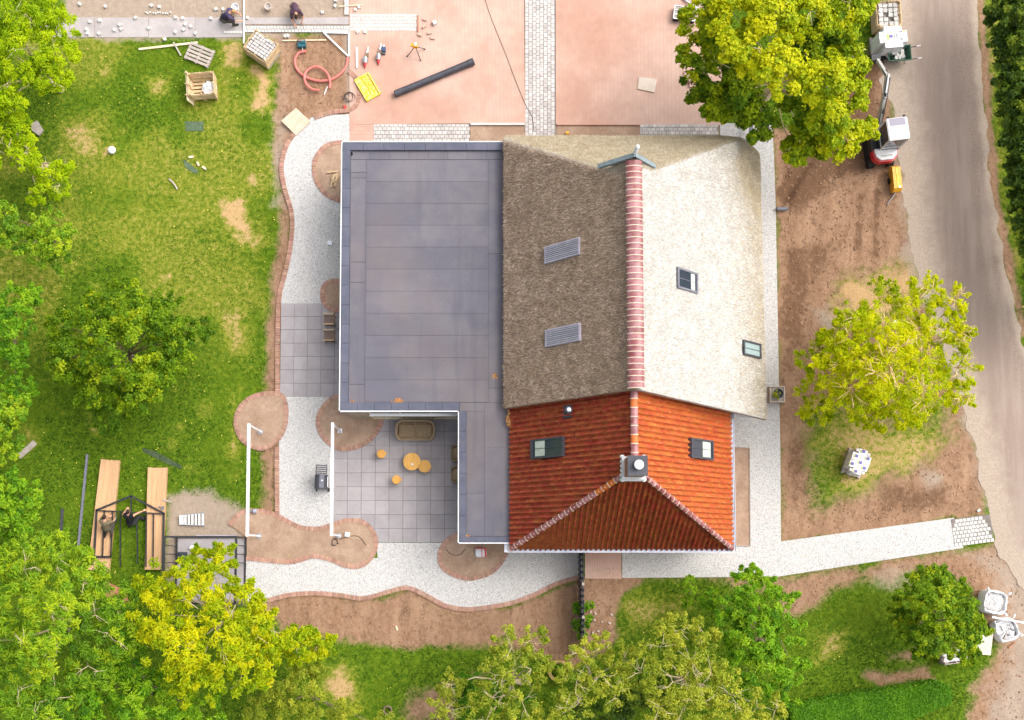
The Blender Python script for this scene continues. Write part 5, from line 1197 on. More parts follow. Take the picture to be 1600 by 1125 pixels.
# yellow tray
T = thing('yellow_tray', 'yellow plastic mixing tray lying at the edge of the courtyard', 'tray', P(574.5, 137, .04), ang((565, 119), (585, 153)))
mb = MB(); mb.box((0, 0, .02), (1.08, .68, .03)); part(T, 'tray_bottom', mb, 'plastic_yellow')
for c, d in (((0, .34, .06), (1.08, .05, .12)), ((0, -.34, .06), (1.08, .05, .12)), ((.54, 0, .06), (.05, .68, .12)), ((-.54, 0, .06), (.05, .68, .12)), ((0, .02, .05), (1.0, .04, .05))):
    mb = MB(); mb.box(c, d); part(T, 'rim', mb, 'plastic_yellow')
for x, y in ((-.38, .17), (-.1, .18), (.2, .2), (.4, -.17), (.12, -.18), (-.25, -.2)):
    mb = MB(); mb.box((x, y, .045), (.2, .16, .05), taper=.8); part(T, 'rib', mb, 'plastic_yellow')
# cartridge guns / marker sprays
for k, (u_, v_, s_) in enumerate(((571.5, 91, .92), (592, 86, 1.0))):
    T = thing('cartridge_gun', ('left', 'right')[k]+' of two silver cartridge guns with red nozzles on the bricks', 'tool', P(u_, v_, .04), R_(-96+2*k))
    mb = MB(); mb.tube([(.0, 0, .09), (.12, 0, .10), (.26, 0, .09)], [.10, .125, .10], 12); part(T, 'barrel', mb, 'chrome', True)
    mb = MB(); mb.tube([(.26, 0, .09), (.36, .01, .08), (.50, .03, .06)], [.075, .055, .012], 10); part(T, 'nozzle', mb, 'red_plastic', True)
    mb = MB(); mb.tube([(0, .0, .09), (-.3, .05, .08), (-.52, .06, .06)], [.03, .045, .015], 8); part(T, 'plunger', mb, 'white_metal', True)
    mb = MB(); mb.box((-.12, .06, .09), (.16, .12, .08)); mb.bar((-.1, 0, .08), (-.16, .12, .08), .05, .05); part(T, 'grip', mb, 'chair_brown')
T = thing('cordless_tool', 'small dark blue cordless tool beside the right cartridge gun', 'tool', P(599.5, 80, .04), 0)
mb = MB(); mb.box((0, .05, .08), (.2, .24, .14), taper=.8); part(T, 'body', mb, 'blue_tool'); mb = MB(); mb.box((0, -.12, .06), (.16, .12, .10), taper=.9); part(T, 'battery', mb, 'charcoal'); mb = MB(); mb.tube([(0, .14, .1), (0, .26, .1)], .03, 8); part(T, 'chuck', mb, 'chrome')
# tripod level
T = thing('tripod_level', 'yellow survey level on a small tripod on the brick courtyard', 'survey level', P(650, 82, .04))
for a in (205, 300, 20):
    mb = MB(); mb.tube([(0, 0, .62), (.42*math.cos(R_(a)), .42*math.sin(R_(a)), .02)], [.022, .018], 6); mb.ball((.42*math.cos(R_(a)), .42*math.sin(R_(a)), .03), .035); part(T, 'leg', mb, 'charcoal')
mb = MB(); mb.box((0, 0, .70), (.24, .2, .14), taper=.8); mb.box((-.14, .03, .69), (.1, .12, .1)); part(T, 'head', mb, 'machine_yellow'); mb = MB(); mb.lathe([(.07, 0), (.07, .05), (.02, .06)], (.02, .02, .77), 12); part(T, 'dial', mb, 'white_metal')
# black drain pipe on the bricks
a, b_ = P(617, 147, .19), P(740, 96, .19); mb = MB(); mb.tube([a, a.lerp(b_, .5), b_], .15, 18); mb.tube([a.lerp(b_, .93), b_], .165, 18); solo('drain_pipe', mb, 'charcoal', 'long black plastic pipe lying across the brick courtyard', 'pipe', smooth=True)
# sheet and slab
mb = MB(); mb.prism(W2([(440, 190), (463, 170), (486, 191), (463, 213)]), .085, .105); solo('plywood_sheet', mb, 'plywood', 'square plywood sheet lying over the start of the curved gravel path', 'sheet')
mb = MB(); mb.prism(W2([(998.5, 121), (1026, 125), (1022, 145.5), (995.5, 140)]), .043, .085); solo('paving_slab', mb, 'slab_pale', 'single pale slab lying on the right half of the brick courtyard', 'slab')
# spilled red bricks
mb = MB(); mb.box((0, 0, .04), (.20, .10, .08)); lb = mb.mesh('loose_brick', 'clay_brick')
for k in range(34):
    a = random.uniform(0, 6.3); q = random.random()**.6
    o = link('loose_brick', lb, None, P(1081+16*q*math.cos(a), 122+12*q*math.sin(a), .045+(.085 if q < .45 else 0)), random.uniform(0, 3), **tagd('red brick in the loose heap under the left edge of the maple', 'brick', 'spilled heap of red bricks'))
for u_, v_ in ((664, 31), (663, 42), (656, 55), (671, 52), (676, 60), (678, 35)):
    link('loose_brick', lb, None, P(u_, v_, .042), random.uniform(0, 3), **tagd('red brick lying loose beside the end of the white sett patch', 'brick', 'loose bricks by the sett patch'))
boards_thing('edging_board', 'dark red board closing the right end of the white sett patch', 'board', (652.8, 24), (652.8, 50), .05, .08, .02, 'board_red')
mb = MB(); mb.box((0, 0, .08), (.17, .2, .16), taper=.9); solo('stone_block', mb, 'sett_white', 'white block standing alone on the bricks right of the sett patch', 'block', loc=P(679, 37, .04), rz=.5)
# trolley and ramp beside the maple
T = thing('hand_trolley', 'grey metal trolley half hidden under the top left of the maple', 'trolley', P(1068, 26), R_(-8))
mb = MB(); mb.box((0, 0, .3), (.95, .62, .03)); part(T, 'deck', mb, 'timber_grey')
mb = MB()
for y in (-.3, .3, -.1, .1): mb.bar((-.48, y, .33), (.48, y, .33), .03, .03)
for x in (-.48, .48): mb.bar((x, -.31, .33), (x, .31, .33), .03, .03)
part(T, 'frame', mb, 'chrome')
for x in (-.36, .36):
    for y in (-.26, .26): mb = MB(); mb.tube([(x, y-.03, .13), (x, y+.03, .13)], .13, 14); part(T, 'wheel', mb, 'rubber')
T = thing('loading_ramp', 'grey aluminium ramp at the top edge beside the maple', 'ramp', P(1085, 3))
for d in (0, 9): mb = MB(); mb.bar(P(1066+d, -3-d, .10), P(1095+d, 16-d, .25), .05, .06); part(T, 'rail', mb, 'chrome', world=True)
for k in range(7): f = k/6; mb = MB(); mb.bar(P(1066+29*f, -3+19*f, .10+.15*f), P(1075+29*f, -12+19*f, .10+.15*f), .05, .03); part(T, 'rung', mb, 'machine_grey', world=True)

# pallets and crates
def pallet(T, L=1.2, W_=.8, m='timber_grey', nb=5, z=0, gap=True):
    for k in range(nb):
        y = -W_/2+W_/nb*(k+.5)
        for x in ((-L/4, L/4) if gap else (0,)): 
            pass
        mb = MB(); mb.box((0, y, z+.135), (L, W_/nb*.68, .022)); part(T, 'deck_board', mb, m)
    for x in (-L/2+.05, 0, L/2-.05):
        mb = MB(); mb.box((x, 0, z+.1125), (.10, W_, .022)); part(T, 'cross_board', mb, m)
        mb = MB(); mb.box((x, 0, z+.011), (.10, W_, .022)); part(T, 'base_board', mb, m)
        for y in (-W_/2+.06, 0, W_/2-.06): mb = MB(); mb.box((x, y, z+.061), (.10, .11, .078)); part(T, 'block', mb, m)
T = thing('pallet', 'weathered grey wooden pallet lying on the lawn', 'pallet', P(312.5, 87), ang((292, 80), (329, 95))); pallet(T, 1.15, .85)
def crate(T, L, W_, H_, nsl, m, miss=(), z=.15):
    sides = (('x', -1), ('x', 1), ('y', -1), ('y', 1))
    for s_, (axx, sg) in enumerate(sides):
        for k in range(nsl):
            if (s_, k) in miss: continue
            zz = z+H_*(k+.5)/nsl; j = random.uniform(-.012, .012)
            mb = MB(); mb.box((sg*L/2+j, 0, zz) if axx == 'x' else (0, sg*W_/2+j, zz), (.025, W_+.04, H_/nsl*.62) if axx == 'x' else (L+.04, .025, H_/nsl*.62), rz=random.uniform(-.012, .012)); part(T, 'slat', mb, m)
        for q in (-1, 0, 1):
            mb = MB(); mb.box((sg*(L/2-.035), q*(W_/2-.05), z+H_/2) if axx == 'x' else (q*(L/2-.09), sg*(W_/2-.035), z+H_/2), (.04, .07, H_+.06)); part(T, 'post', mb, m)
T = thing('slatted_crate', 'open slatted timber crate with a plastic bag inside, standing on the lawn', 'crate', P(320, 141), R_(5)); pallet(T, 1.12, 1.0, 'timber', 6); crate(T, 1.12, 1.0, .62, 6, 'timber')
for k, x in enumerate((-.72, -.80, -.88)):   # second side leaned against it
    pass
T2 = thing('crate_side', 'loose slatted crate side leaning against the open crate', 'crate side', P(299, 143), R_(3))
for k in range(6):
    mb = MB(); z0 = .08+k*.115; mb.bar((-.02-.16*k/6+.12, -.68, z0), (-.02-.16*k/6+.10, .66, z0), .03, .085); part(T2, 'slat', mb, 'timber_pale')
for y in (-.5, 0, .5): mb = MB(); mb.bar((.13, y, .03), (-.07, y+.04, .8), .03, .08); part(T2, 'post', mb, 'timber')
def crumple(mb, c, R, seed, n=14, m=9, amp=.25):
    r0 = len(mb.v); mb.ball(c, 1, n, m, R); rr = random.Random(seed)
    for i in range(r0, len(mb.v)):
        x, y, z = mb.v[i]; f = 1+rr.uniform(-amp, amp); mb.v[i] = (c[0]+(x-c[0])*f, c[1]+(y-c[1])*f, c[2]+(z-c[2])*f)
mb = MB(); crumple(mb, (0, 0, .16), (.30, .28, .18), 3); solo('plastic_bag', mb, 'sack_white', 'crumpled clear plastic bag inside the slatted crate', 'bag', loc=P(327, 140, .15))
# crate full of white setts
T = thing('sett_crate', 'timber crate heaped with white setts between the lawn and the soil', 'crate', P(413, 84), ang((388, 76), (424, 100))); pallet(T, 1.2, 1.0, 'timber_grey', 5); crate(T, 1.2, 1.0, .70, 6, 'timber', miss=((3, 5), (3, 4)))
mb = MB(); mb.box((0, 0, .42), (1.1, .9, .54)); part(T, 'fill', mb, 'dark_joint')
mb = MB(); mb.box((0, 0, 0), (.14, .125, .12), taper=.92); fs = mb.mesh('sett', 'sett_stone')
for i in range(7):
    for j in range(6): link('sett', fs, T, (-.47+i*.157+random.uniform(-.01, .01), -.36+j*.145, .73+random.uniform(0, .05)), random.uniform(-.15, .15))
for q in ((390, 66, 388, 80), (392, 66, 389.5, 82)):
    pass
boards_thing('lath', 'pale lath propped at the left corner of the sett crate', 'lath', (389, 58), (386.5, 76), .05, .05, .4, 'timber')
T = thing('brick_crate', 'wooden crate of grey paving stones at the top edge by the road', 'crate', P(1378, 36), R_(2)); pallet(T, 1.0, 1.1, 'timber', 5); crate(T, 1.05, 1.15, .78, 6, 'timber')
mb = MB(); mb.box((0, 0, .42), (.95, 1.05, .55)); part(T, 'fill', mb, 'dark_joint')
mb = MB(); mb.box((0, 0, 0), (.19, .19, .1), taper=.95); fs = mb.mesh('paving_stone', 'stone_grey')
for i in range(4):
    for j in range(5):
        if (i, j) in ((1, 2), (2, 1)): continue
        link('paving_stone', fs, T, (-.33+i*.22, -.42+j*.21, .74+random.uniform(0, .06)), random.uniform(-.2, .2))
# wrapped pallets of bags
def wrapped(name, label, loc, rz, L, W_, H_, patches, seed):
    T = thing(name, label, 'pallet', loc, rz); pallet(T, L, W_, 'timber_grey', 5)
    bm = bmesh.new(); bmesh.ops.create_cube(bm, size=1)
    for v in bm.verts: v.co = Vector((v.co.x*L*(1 if v.co.z < 0 else .95), v.co.y*W_*(1 if v.co.z < 0 else .95), .15+(v.co.z+.5)*H_))
    bmesh.ops.bevel(bm, geom=[e for e in bm.edges if abs(e.verts[0].co.z-e.verts[1].co.z) > .1], offset=.22, segments=2, affect='EDGES')
    bmesh.ops.subdivide_edges(bm, edges=bm.edges[:], cuts=4, use_grid_fill=True); rr = random.Random(seed)
    for v in bm.verts: v.co += Vector((rr.uniform(-1, 1), rr.uniform(-1, 1), rr.uniform(-1, 1)))*.012
    me = bpy.data.meshes.new('wrapping'); bm.to_mesh(me); bm.free(); me.materials.append(MATS['sack_white']); link('wrapping', me, T)
    for (x, y, dx, dy, m, a) in patches:
        mb = MB(); mb.box((x, y, .15+H_+.012), (dx, dy, .018), rz=a); part(T, 'print_patch', mb, m)
    return T
wrapped('wrapped_pallet', 'white plastic-wrapped pallet of bags beside the wheelbarrow and road', P(1381, 76), R_(4), 1.28, 1.0, 1.05, [(-.1, .02, .14, .12, 'bag_violet', 0), (-.24, 0, .07, .26, 'bag_lime', .05), (.18, .0, .07, .24, 'machine_grey', .1), (.06, .02, .05, .14, 'machine_grey', 0), (.33, .2, .15, .03, 'slate_metal', 0), (-.4, .22, .12, .03, 'machine_grey', 0), (-.34, -.2, .16, .07, 'machine_grey', .2), (.38, -.12, .14, .07, 'machine_grey', -.1), (.48, .2, .06, .08, 'bag_lime', 0)], 5)
pt = []
rr = random.Random(9)
for i in range(3):
    for j in range(5):
        x, y = -.26+i*.26+rr.uniform(-.05, .05), -.44+j*.22+rr.uniform(-.04, .04); pt.append((x, y, .13, .12, 'bag_violet' if (i+j) % 2 else 'sett_white', .1)); 
        if (i+j) % 2: pt.append((x-.1, y-.03, .04, .12, 'bag_lime', .4))
wrapped('wrapped_pallet', 'white and purple printed pallet of bags under the airy yellow tree', P(1334, 724), R_(-20), .85, 1.15, .7, pt, 6)
# wheelbarrow
T = thing('wheelbarrow', 'green wheelbarrow full of grey stones beside the wrapped pallet', 'wheelbarrow', P(1397, 92), R_(183))
V = [(-.40, -.24, .30), (.30, -.24, .30), (.30, .24, .30), (-.40, .24, .30), (-.52, -.34, .62), (.50, -.34, .66), (.50, .34, .66), (-.52, .34, .62)]
mb = MB(); mb.add(V, [(0, 1, 2, 3), (0, 4, 5, 1), (1, 5, 6, 2), (2, 6, 7, 3), (3, 7, 4, 0)]); mb.add([(x*.97, y*.95, z+.012) for x, y, z in V], [(3, 2, 1, 0), (1, 5, 4, 0), (2, 6, 5, 1), (3, 7, 6, 2), (0, 4, 7, 3)]); part(T, 'tub', mb, 'barrow_green')
mb = MB()
for a, b_ in zip(V[4:], V[5:]+V[4:5]): mb.tube([a, b_], .022, 6)
part(T, 'rim', mb, 'barrow_green')
for s_ in (-1, 1):
    mb = MB(); mb.tube([(.62, s_*.05, .22), (.1, s_*.2, .28), (-.55, s_*.27, .5), (-.95, s_*.28, .62)], .018, 8); part(T, 'handle', mb, 'black_metal', True)
    mb = MB(); mb.tube([(-.82, s_*.28, .58), (-.98, s_*.28, .63)], .028, 8); part(T, 'grip', mb, 'white_metal', True)
    mb = MB(); mb.tube([(-.3, s_*.24, .36), (-.42, s_*.26, .02), (-.5, s_*.26, .02)], .016, 6); part(T, 'stand', mb, 'black_metal')
mb = MB(); mb.tube([(.62, -.05, .2), (.62, .05, .2)], .2, 18); part(T, 'wheel', mb, 'rubber')
for k in range(11):
    mb = MB(); mb.box((random.uniform(-.38, .28), random.uniform(-.2, .2), .56+random.uniform(0, .1)), (.22, .13, .12), M=Matrix.Rotation(random.uniform(0, 3), 3, 'Z') @ Matrix.Rotation(random.uniform(-.5, .5), 3, 'X')); part(T, 'stone', mb, 'stone_grey')
mb = MB(); mb.tube([P(1368, 60, .03), P(1369, 42, .03), P(1372, 37, .03), P(1389, 41, .03)], .022, 6); solo('bent_pipe', mb, 'hose_red' if False else 'timber_pale', 'thin bent pale pipe on the soil beside the wrapped pallet', 'pipe', smooth=True)

# mini excavator
E0 = P(1369, 236); er = R_(7)
T = thing('mini_excavator', 'red and white mini excavator parked under the maple beside the road', 'excavator', E0, er)
for s_ in (-1, 1):
    pr = [(-.78, .06), (-.66, .0), (.66, .0), (.78, .06), (.82, .2), (.76, .38), (.64, .44), (-.64, .44), (-.76, .38), (-.82, .2)]
    x0, x1 = (.30, .56) if s_ > 0 else (-.56, -.30); mb = MB(); n = len(pr)
    mb.add([(x0, y, z) for y, z in pr]+[(x1, y, z) for y, z in pr], [tuple(range(n)), tuple(range(2*n-1, n-1, -1))]+[(i, n+i, n+(i+1) % n, (i+1) % n) for i in range(n)])
    tk = part(T, 'track', mb, 'rubber')
    mb = MB()
    for k in range(16): mb.box(((x0+x1)/2, -.72+k*.096, .445), (.26, .03, .02))
    link('track_lugs', mb.mesh('track_lugs', 'charcoal'), tk)
mb = MB(); mb.box((0, 0, .32), (.62, .8, .2)); part(T, 'undercarriage', mb, 'black_metal')
mb = MB(); mb.bar((-.55, .95, .2), (.55, .95, .2), .05, .34); mb.bar((-.2, .4, .25), (-.2, .95, .2), .08, .06); mb.bar((.2, .4, .25), (.2, .95, .2), .08, .06); part(T, 'dozer_blade', mb, 'black_metal')
bod = [(-.52, .55), (.52, .55), (.55, -.3), (.50, -.62), (.30, -.80), (-.30, -.80), (-.50, -.62), (-.55, -.3)]
mb = MB(); mb.prism(bod, .50, .62); part(T, 'platform', mb, 'black_metal')
rear = [(.55, -.28), (.55, -.45), (.50, -.64), (.30, -.82), (-.30, -.82), (-.50, -.64), (-.55, -.45), (-.55, -.28)]
mb = MB(); mb.prism(rear, .62, .98); part(T, 'counterweight', mb, 'machine_red')
mb = MB(); mb.prism([(x*.88, y*.93-.0) for x, y in rear], .98, 1.10); part(T, 'engine_hood', mb, 'machine_white')
mb = MB(); mb.box((.0, -.60, 1.105), (.5, .06, .012)); part(T, 'hood_grille', mb, 'machine_grey')
mb = MB(); mb.prism([(-.55, -.28), (-.55, .5), (-.30, .5), (-.30, -.28)], .62, .95); part(T, 'side_cover', mb, 'black_metal')
# cab
cb = [(-.28, -.34), (.56, -.34), (.56, .56), (-.28, .56)]
mb = MB()
for x, y in cb: mb.bar((x, y, .62), (x*.98+.004, y*.98, 2.3), .06, .06)
for z in (1.35,):
    for a, b_ in zip(cb, cb[1:]+cb[:1]): mb.bar((*a, z), (*b_, z), .05, .05)
part(T, 'cab_frame', mb, 'machine_white')
for k, (a, b_) in enumerate(zip(cb, cb[1:]+cb[:1])):
    a = Vector((*a, 0)); b_ = Vector((*b_, 0)); d = (b_-a).normalized(); mb = MB(); mb.add([a+d*.04+Vector((0, 0, .7)), b_-d*.04+Vector((0, 0, .7)), b_-d*.04+Vector((0, 0, 2.24)), a+d*.04+Vector((0, 0, 2.24))], [(0, 1, 2, 3)]); part(T, 'cab_window', mb, 'glass_dark')
mb = MB(); mb.box((.14, .0, .95), (.42, .4, .12)); mb.box((.14, -.2, 1.25), (.42, .1, .55)); part(T, 'seat', mb, 'machine_yellow')
bm = bmesh.new(); bmesh.ops.create_cube(bm, size=1)
for v in bm.verts: v.co = Vector((.14+v.co.x*.90, .11+v.co.y*.96, 2.34+v.co.z*.10))
bmesh.ops.bevel(bm, geom=bm.edges[:], offset=.035, segments=2, affect='EDGES'); me = bpy.data.meshes.new('cab_roof'); bm.to_mesh(me); bm.free(); me.materials.append(MATS['machine_white']); link('cab_roof', me, T)
mb = MB(); mb.box((.14, .40, 2.392), (.68, .32, .012)); part(T, 'roof_window', mb, 'glass_violet')
for x in (-.2, .5): mb = MB(); mb.box((x, .66, 2.28), (.08, .08, .08)); part(T, 'work_light', mb, 'rubber')
inv = Matrix.Rotation(-er, 3, 'Z'); Lc = lambda u_, v_, z: inv @ (P(u_, v_, z)-E0)
b0, b1, b2, b3 = Lc(1374, 190, 1.0), Lc(1382, 152, 2.15), Lc(1386, 121, 2.25), Lc(1371, 94, .95)
mb = MB(); mb.bar(b0, b1, .17, .2); mb.bar(b1, b2, .16, .18, ext=.05); part(T, 'boom', mb, 'machine_grey')
mb = MB(); mb.bar(b2+Vector((.03, -.05, .06)), b3, .13, .15, ext=.06); part(T, 'dipper_arm', mb, 'machine_grey')
mb = MB(); mb.tube([b0.lerp(b1, .3)+Vector((0, 0, .16)), b1+Vector((.0, .1, .2))], .045, 8); part(T, 'boom_cylinder', mb, 'black_metal')
mb = MB(); mb.tube([b1+Vector((0, .1, .16)), b2+Vector((.02, .1, .16))], .04, 8); part(T, 'arm_cylinder', mb, 'chrome')
mb = MB()
for s_ in (-.07, .07): mb.tube([b0+Vector((s_, -.1, .1)), b0.lerp(b1, .5)+Vector((s_, 0, .2)), b1+Vector((s_, 0, .17)), b2+Vector((s_, -.1, .14)), b2.lerp(b3, .4)+Vector((s_, 0, .14))], .016, 6)
part(T, 'hydraulic_hose', mb, 'rubber', True)
mb = MB(); mb.box(b0+Vector((0, -.08, -.2)), (.26, .3, .5)); part(T, 'swing_post', mb, 'black_metal')
mb = MB(); pr = [(0, 0), (.30, .05), (.42, -.25), (.30, -.5), (.05, -.55), (.0, -.3)]; n = len(pr); c = b3+Vector((0, .05, .05))
mb.add([(c.x-.26, c.y+y*.8-.05, c.z+z) for y, z in pr]+[(c.x+.14, c.y+y*.8-.05, c.z+z) for y, z in pr], [tuple(range(n)), tuple(range(2*n-1, n-1, -1))]+[(i, n+i, n+(i+1) % n, (i+1) % n) for i in range(n)]); part(T, 'bucket', mb, 'black_metal')
# yellow towed compressor-like casing
T = thing('towed_casing', 'narrow yellow machine casing with a metal drawbar below the excavator', 'machine', P(1395, 284), R_(94))
pr = [(-.55, .12), (.55, .12), (.57, .40), (.48, .56), (-.46, .56), (-.57, .40)]; mb = MB(); n = 6
mb.add([(x, -.18, z) for x, z in pr]+[(x, .18, z) for x, z in pr], [tuple(range(n)), tuple(range(2*n-1, n-1, -1))]+[(i, n+i, n+(i+1) % n, (i+1) % n) for i in range(n)]); part(T, 'casing', mb, 'machine_yellow')
mb = MB(); mb.box((0, 0, .568), (.9, .06, .02)); part(T, 'casing_seam', mb, 'plastic_yellow'); mb = MB(); mb.lathe([(.05, 0), (.05, .03), (.01, .035)], (-.42, -.05, .56), 12); part(T, 'filler_cap', mb, 'chrome')
for s_ in (-1, 1): mb = MB(); mb.tube([(0, s_*.19, .13), (0, s_*.24, .13)], .13, 16); part(T, 'wheel', mb, 'rubber')
mb = MB(); mb.tube([(-.55, 0, .2), (-.75, .14, .14), (-1.0, .36, .06)], .025, 8); part(T, 'drawbar', mb, 'chrome', True)
mb = MB(); mb.tube([P(1214, 326.5, .12), P(1231, 326.5, .12)], .085, 12); solo('grey_pipe', mb, 'slate_metal', 'short grey pipe sticking out of the soil beside the east gravel', 'pipe', smooth=True)

# garden lamp post inside the yellow tree
mb = MB(); q0 = P(1352, 533); mb.tube([q0, q0+Vector((0, 0, 3.6))], [.06, .045], 10); mb.lathe([(.05, 3.6), (.16, 3.65), (.16, 3.72), (.03, 3.8)], q0, 14); solo('lamp_post', mb, 'white_metal', 'thin white lamp post hidden in the airy yellow tree', 'lamp post', smooth=True)
# flower pot on its plinth by the thatch
T = thing('flower_planter', 'square stone planter with pale flowers at the lower right thatch corner', 'planter', P(1210.5, 618))
mb = MB(); mb.box((0, 0, .2), (.66, .70, .4)); part(T, 'plinth', mb, 'timber_grey')
mb = MB()
for c, d in (((0, .33, .42), (.66, .04, .06)), ((0, -.33, .42), (.66, .04, .06)), ((.31, 0, .42), (.04, .62, .06)), ((-.31, 0, .42), (.04, .62, .06))): mb.box(c, d)
part(T, 'rim', mb, 'slab_pale')
mb = MB(); mb.lathe([(.16, .40), (.22, .62), (.19, .62), (.18, .55)], (0, 0, 0), 16); part(T, 'pot', mb, 'charcoal', True)
V, F, ti, _ = leaves([((0, 0, .66), (.2, .2, .16), .8)], 70, 26, .06, .6, seed=5, crad=.10); me = fastmesh('flowers', V, F, 'leaf_olive'); setattr_f(me, 'tint', ti); link('flowers', me, T, kind='stuff')

# ------------------------------------------------------------------ garden furniture
# white pergola goals
def pergola(label, u_, v0, v1):
    a, b_ = P(u_, v0, 2.55), P(u_, v1, 2.55); x = (a.x+b_.x)/2; T = thing('pergola', label, 'pergola', (x, (a.y+b_.y)/2, 0))
    mb = MB(); mb.bar((x, a.y, 2.55), (x, b_.y, 2.55), .115, .12); part(T, 'beam', mb, 'white_metal', world=True)
    for y in (a.y-.06, b_.y+.06):
        mb = MB(); mb.box((x, y, 1.245), (.075, .075, 2.49)); part(T, 'post', mb, 'white_metal', world=True); mb = MB(); mb.box((x, y, .08), (.2, .2, .03)); part(T, 'foot_plate', mb, 'chrome', world=True)
pergola('outer white pergola frame nearer the lawn', 387.8, 662, 838); pergola('inner white pergola frame beside the barbecue', 519, 660.5, 837.5)
T = thing('spot_light', 'chrome garden spotlight under the outer white pergola', 'lamp', P(394, 799, .05), R_(3))
mb = MB(); mb.tube([(-.2, 0, .1), (.05, 0, .12)], [.05, .07], 10); part(T, 'lamp_body', mb, 'chrome', True); mb = MB(); mb.tube([(.08, 0, .12), (.22, .0, .13)], [.09, .1], 12); part(T, 'lamp_head', mb, 'zinc', True); mb = MB(); mb.tube([(-.05, 0, -.05), (-.05, 0, .1)], .02, 6); part(T, 'spike', mb, 'black_metal')
for u_, v_, lab, dz in ((516, 380.5, 'white socket box on the upper gravel path', .03), (543, 835, 'white socket box in the wavy bed beside the inner pergola', .05)):
    T = thing('socket_box', lab, 'socket', P(u_, v_, dz), R_(-6)); mb = MB(); mb.box((0, 0, .06), (.22, .20, .12), taper=.92); part(T, 'box', mb, 'white_metal'); mb = MB(); mb.box((.0, .0, .126), (.14, .12, .012)); part(T, 'lid', mb, 'zinc')
# folding chairs
def folding_chair(label, u_, v_, rz):
    T = thing('folding_chair', label, 'chair', P(u_, v_, .04), rz)
    for s_ in (-1, 1):
        mb = MB(); mb.bar((-.22, s_*.2, .0), (.26, s_*.2, .44), .035, .035); part(T, 'front_leg', mb, 'chair_brown'); mb = MB(); mb.bar((.24, s_*.2, .0), (-.24, s_*.2, .45), .035, .035); part(T, 'rear_leg', mb, 'chair_brown')
        mb = MB(); mb.bar((-.24, s_*.23, .62), (.24, s_*.23, .62), .05, .03); part(T, 'armrest', mb, 'timber')
        mb = MB(); mb.bar((.2, s_*.2, .42), (.30, s_*.2, .85), .035, .03); part(T, 'back_post', mb, 'chair_brown')
    for k in range(5): mb = MB(); mb.bar((-.18+k*.09, -.2, .44), (-.18+k*.09, .2, .44), .07, .018); part(T, 'seat_slat', mb, 'fabric_tan')
    for k in range(3): mb = MB(); mb.bar((.25+k*.025, -.2, .58+k*.11), (.25+k*.025, .2, .58+k*.11), .02, .07); part(T, 'back_slat', mb, 'chair_brown')
folding_chair('upper of the two brown folding chairs beside the extension', 516, 502.5, 0); folding_chair('lower of the two brown folding chairs beside the extension', 516, 527.5, 0)
# wicker sofa
def rounded(L, W_, r, n=6):
    out = []
    for cx0, cy0, a0 in ((L/2-r, W_/2-r, 0), (-L/2+r, W_/2-r, 90), (-L/2+r, -W_/2+r, 180), (L/2-r, -W_/2+r, 270)):
        for k in range(n+1): a = R_(a0+90*k/n); out.append((cx0+r*math.cos(a), cy0+r*math.sin(a)))
    return out
T = thing('wicker_sofa', 'rounded brown wicker sofa on the patio under the roof edge', 'sofa', P(650, 675, .04))
mb = MB(); mb.prism(rounded(1.62, .78, .24), .12, .36); part(T, 'seat_base', mb, 'wicker')
for s_ in (-1, 1):
    mb = MB(); mb.prism([(x*.98+s_*.37, y) for x, y in rounded(.70, .52, .08)], .361, .46); part(T, 'cushion', mb, 'wicker')
outer = [q for q in rounded(1.66, .86, .30, 8)]; inner = [q for q in rounded(1.50, .72, .26, 8)]
mb = MB(); n = len(outer)
def backz(x, y): return .70 if y > -.1 else .52+.18*max(0, min(1, (y+.43)/.33))
V = []; F = []; keepi = [i for i in range(n)]
for i in range(n):
    x, y = outer[i]; xi, yi = inner[i]; z = backz(x, y); V += [(x, y, .12), (x*1.03, y*1.03, z), (xi, yi, z), (xi, yi, .30)]
for i in range(n):
    j = (i+1) % n
    if outer[i][1] < -.40 and outer[j][1] < -.40: continue
    for k in range(3): F.append((i*4+k, j*4+k, j*4+k+1, i*4+k+1))
mb.add(V, F); part(T, 'back_shell', mb, 'wicker')
mb = MB(); mb.tube([(q[0]*1.0, q[1]*1.0, backz(*q)+.015) for q in outer if q[1] > -.42], .025, 6); part(T, 'top_rail', mb, 'wicker_light', True)
mb = MB(); mb.bar((0, .32, .72), (0, -.40, .30), .025, .02); part(T, 'centre_bar', mb, 'wicker_light')
for x in (-.65, .65):
    for y in (-.3, .3): mb = MB(); mb.tube([(x, y, 0), (x, y, .14)], .025, 8); part(T, 'leg', mb, 'wicker')
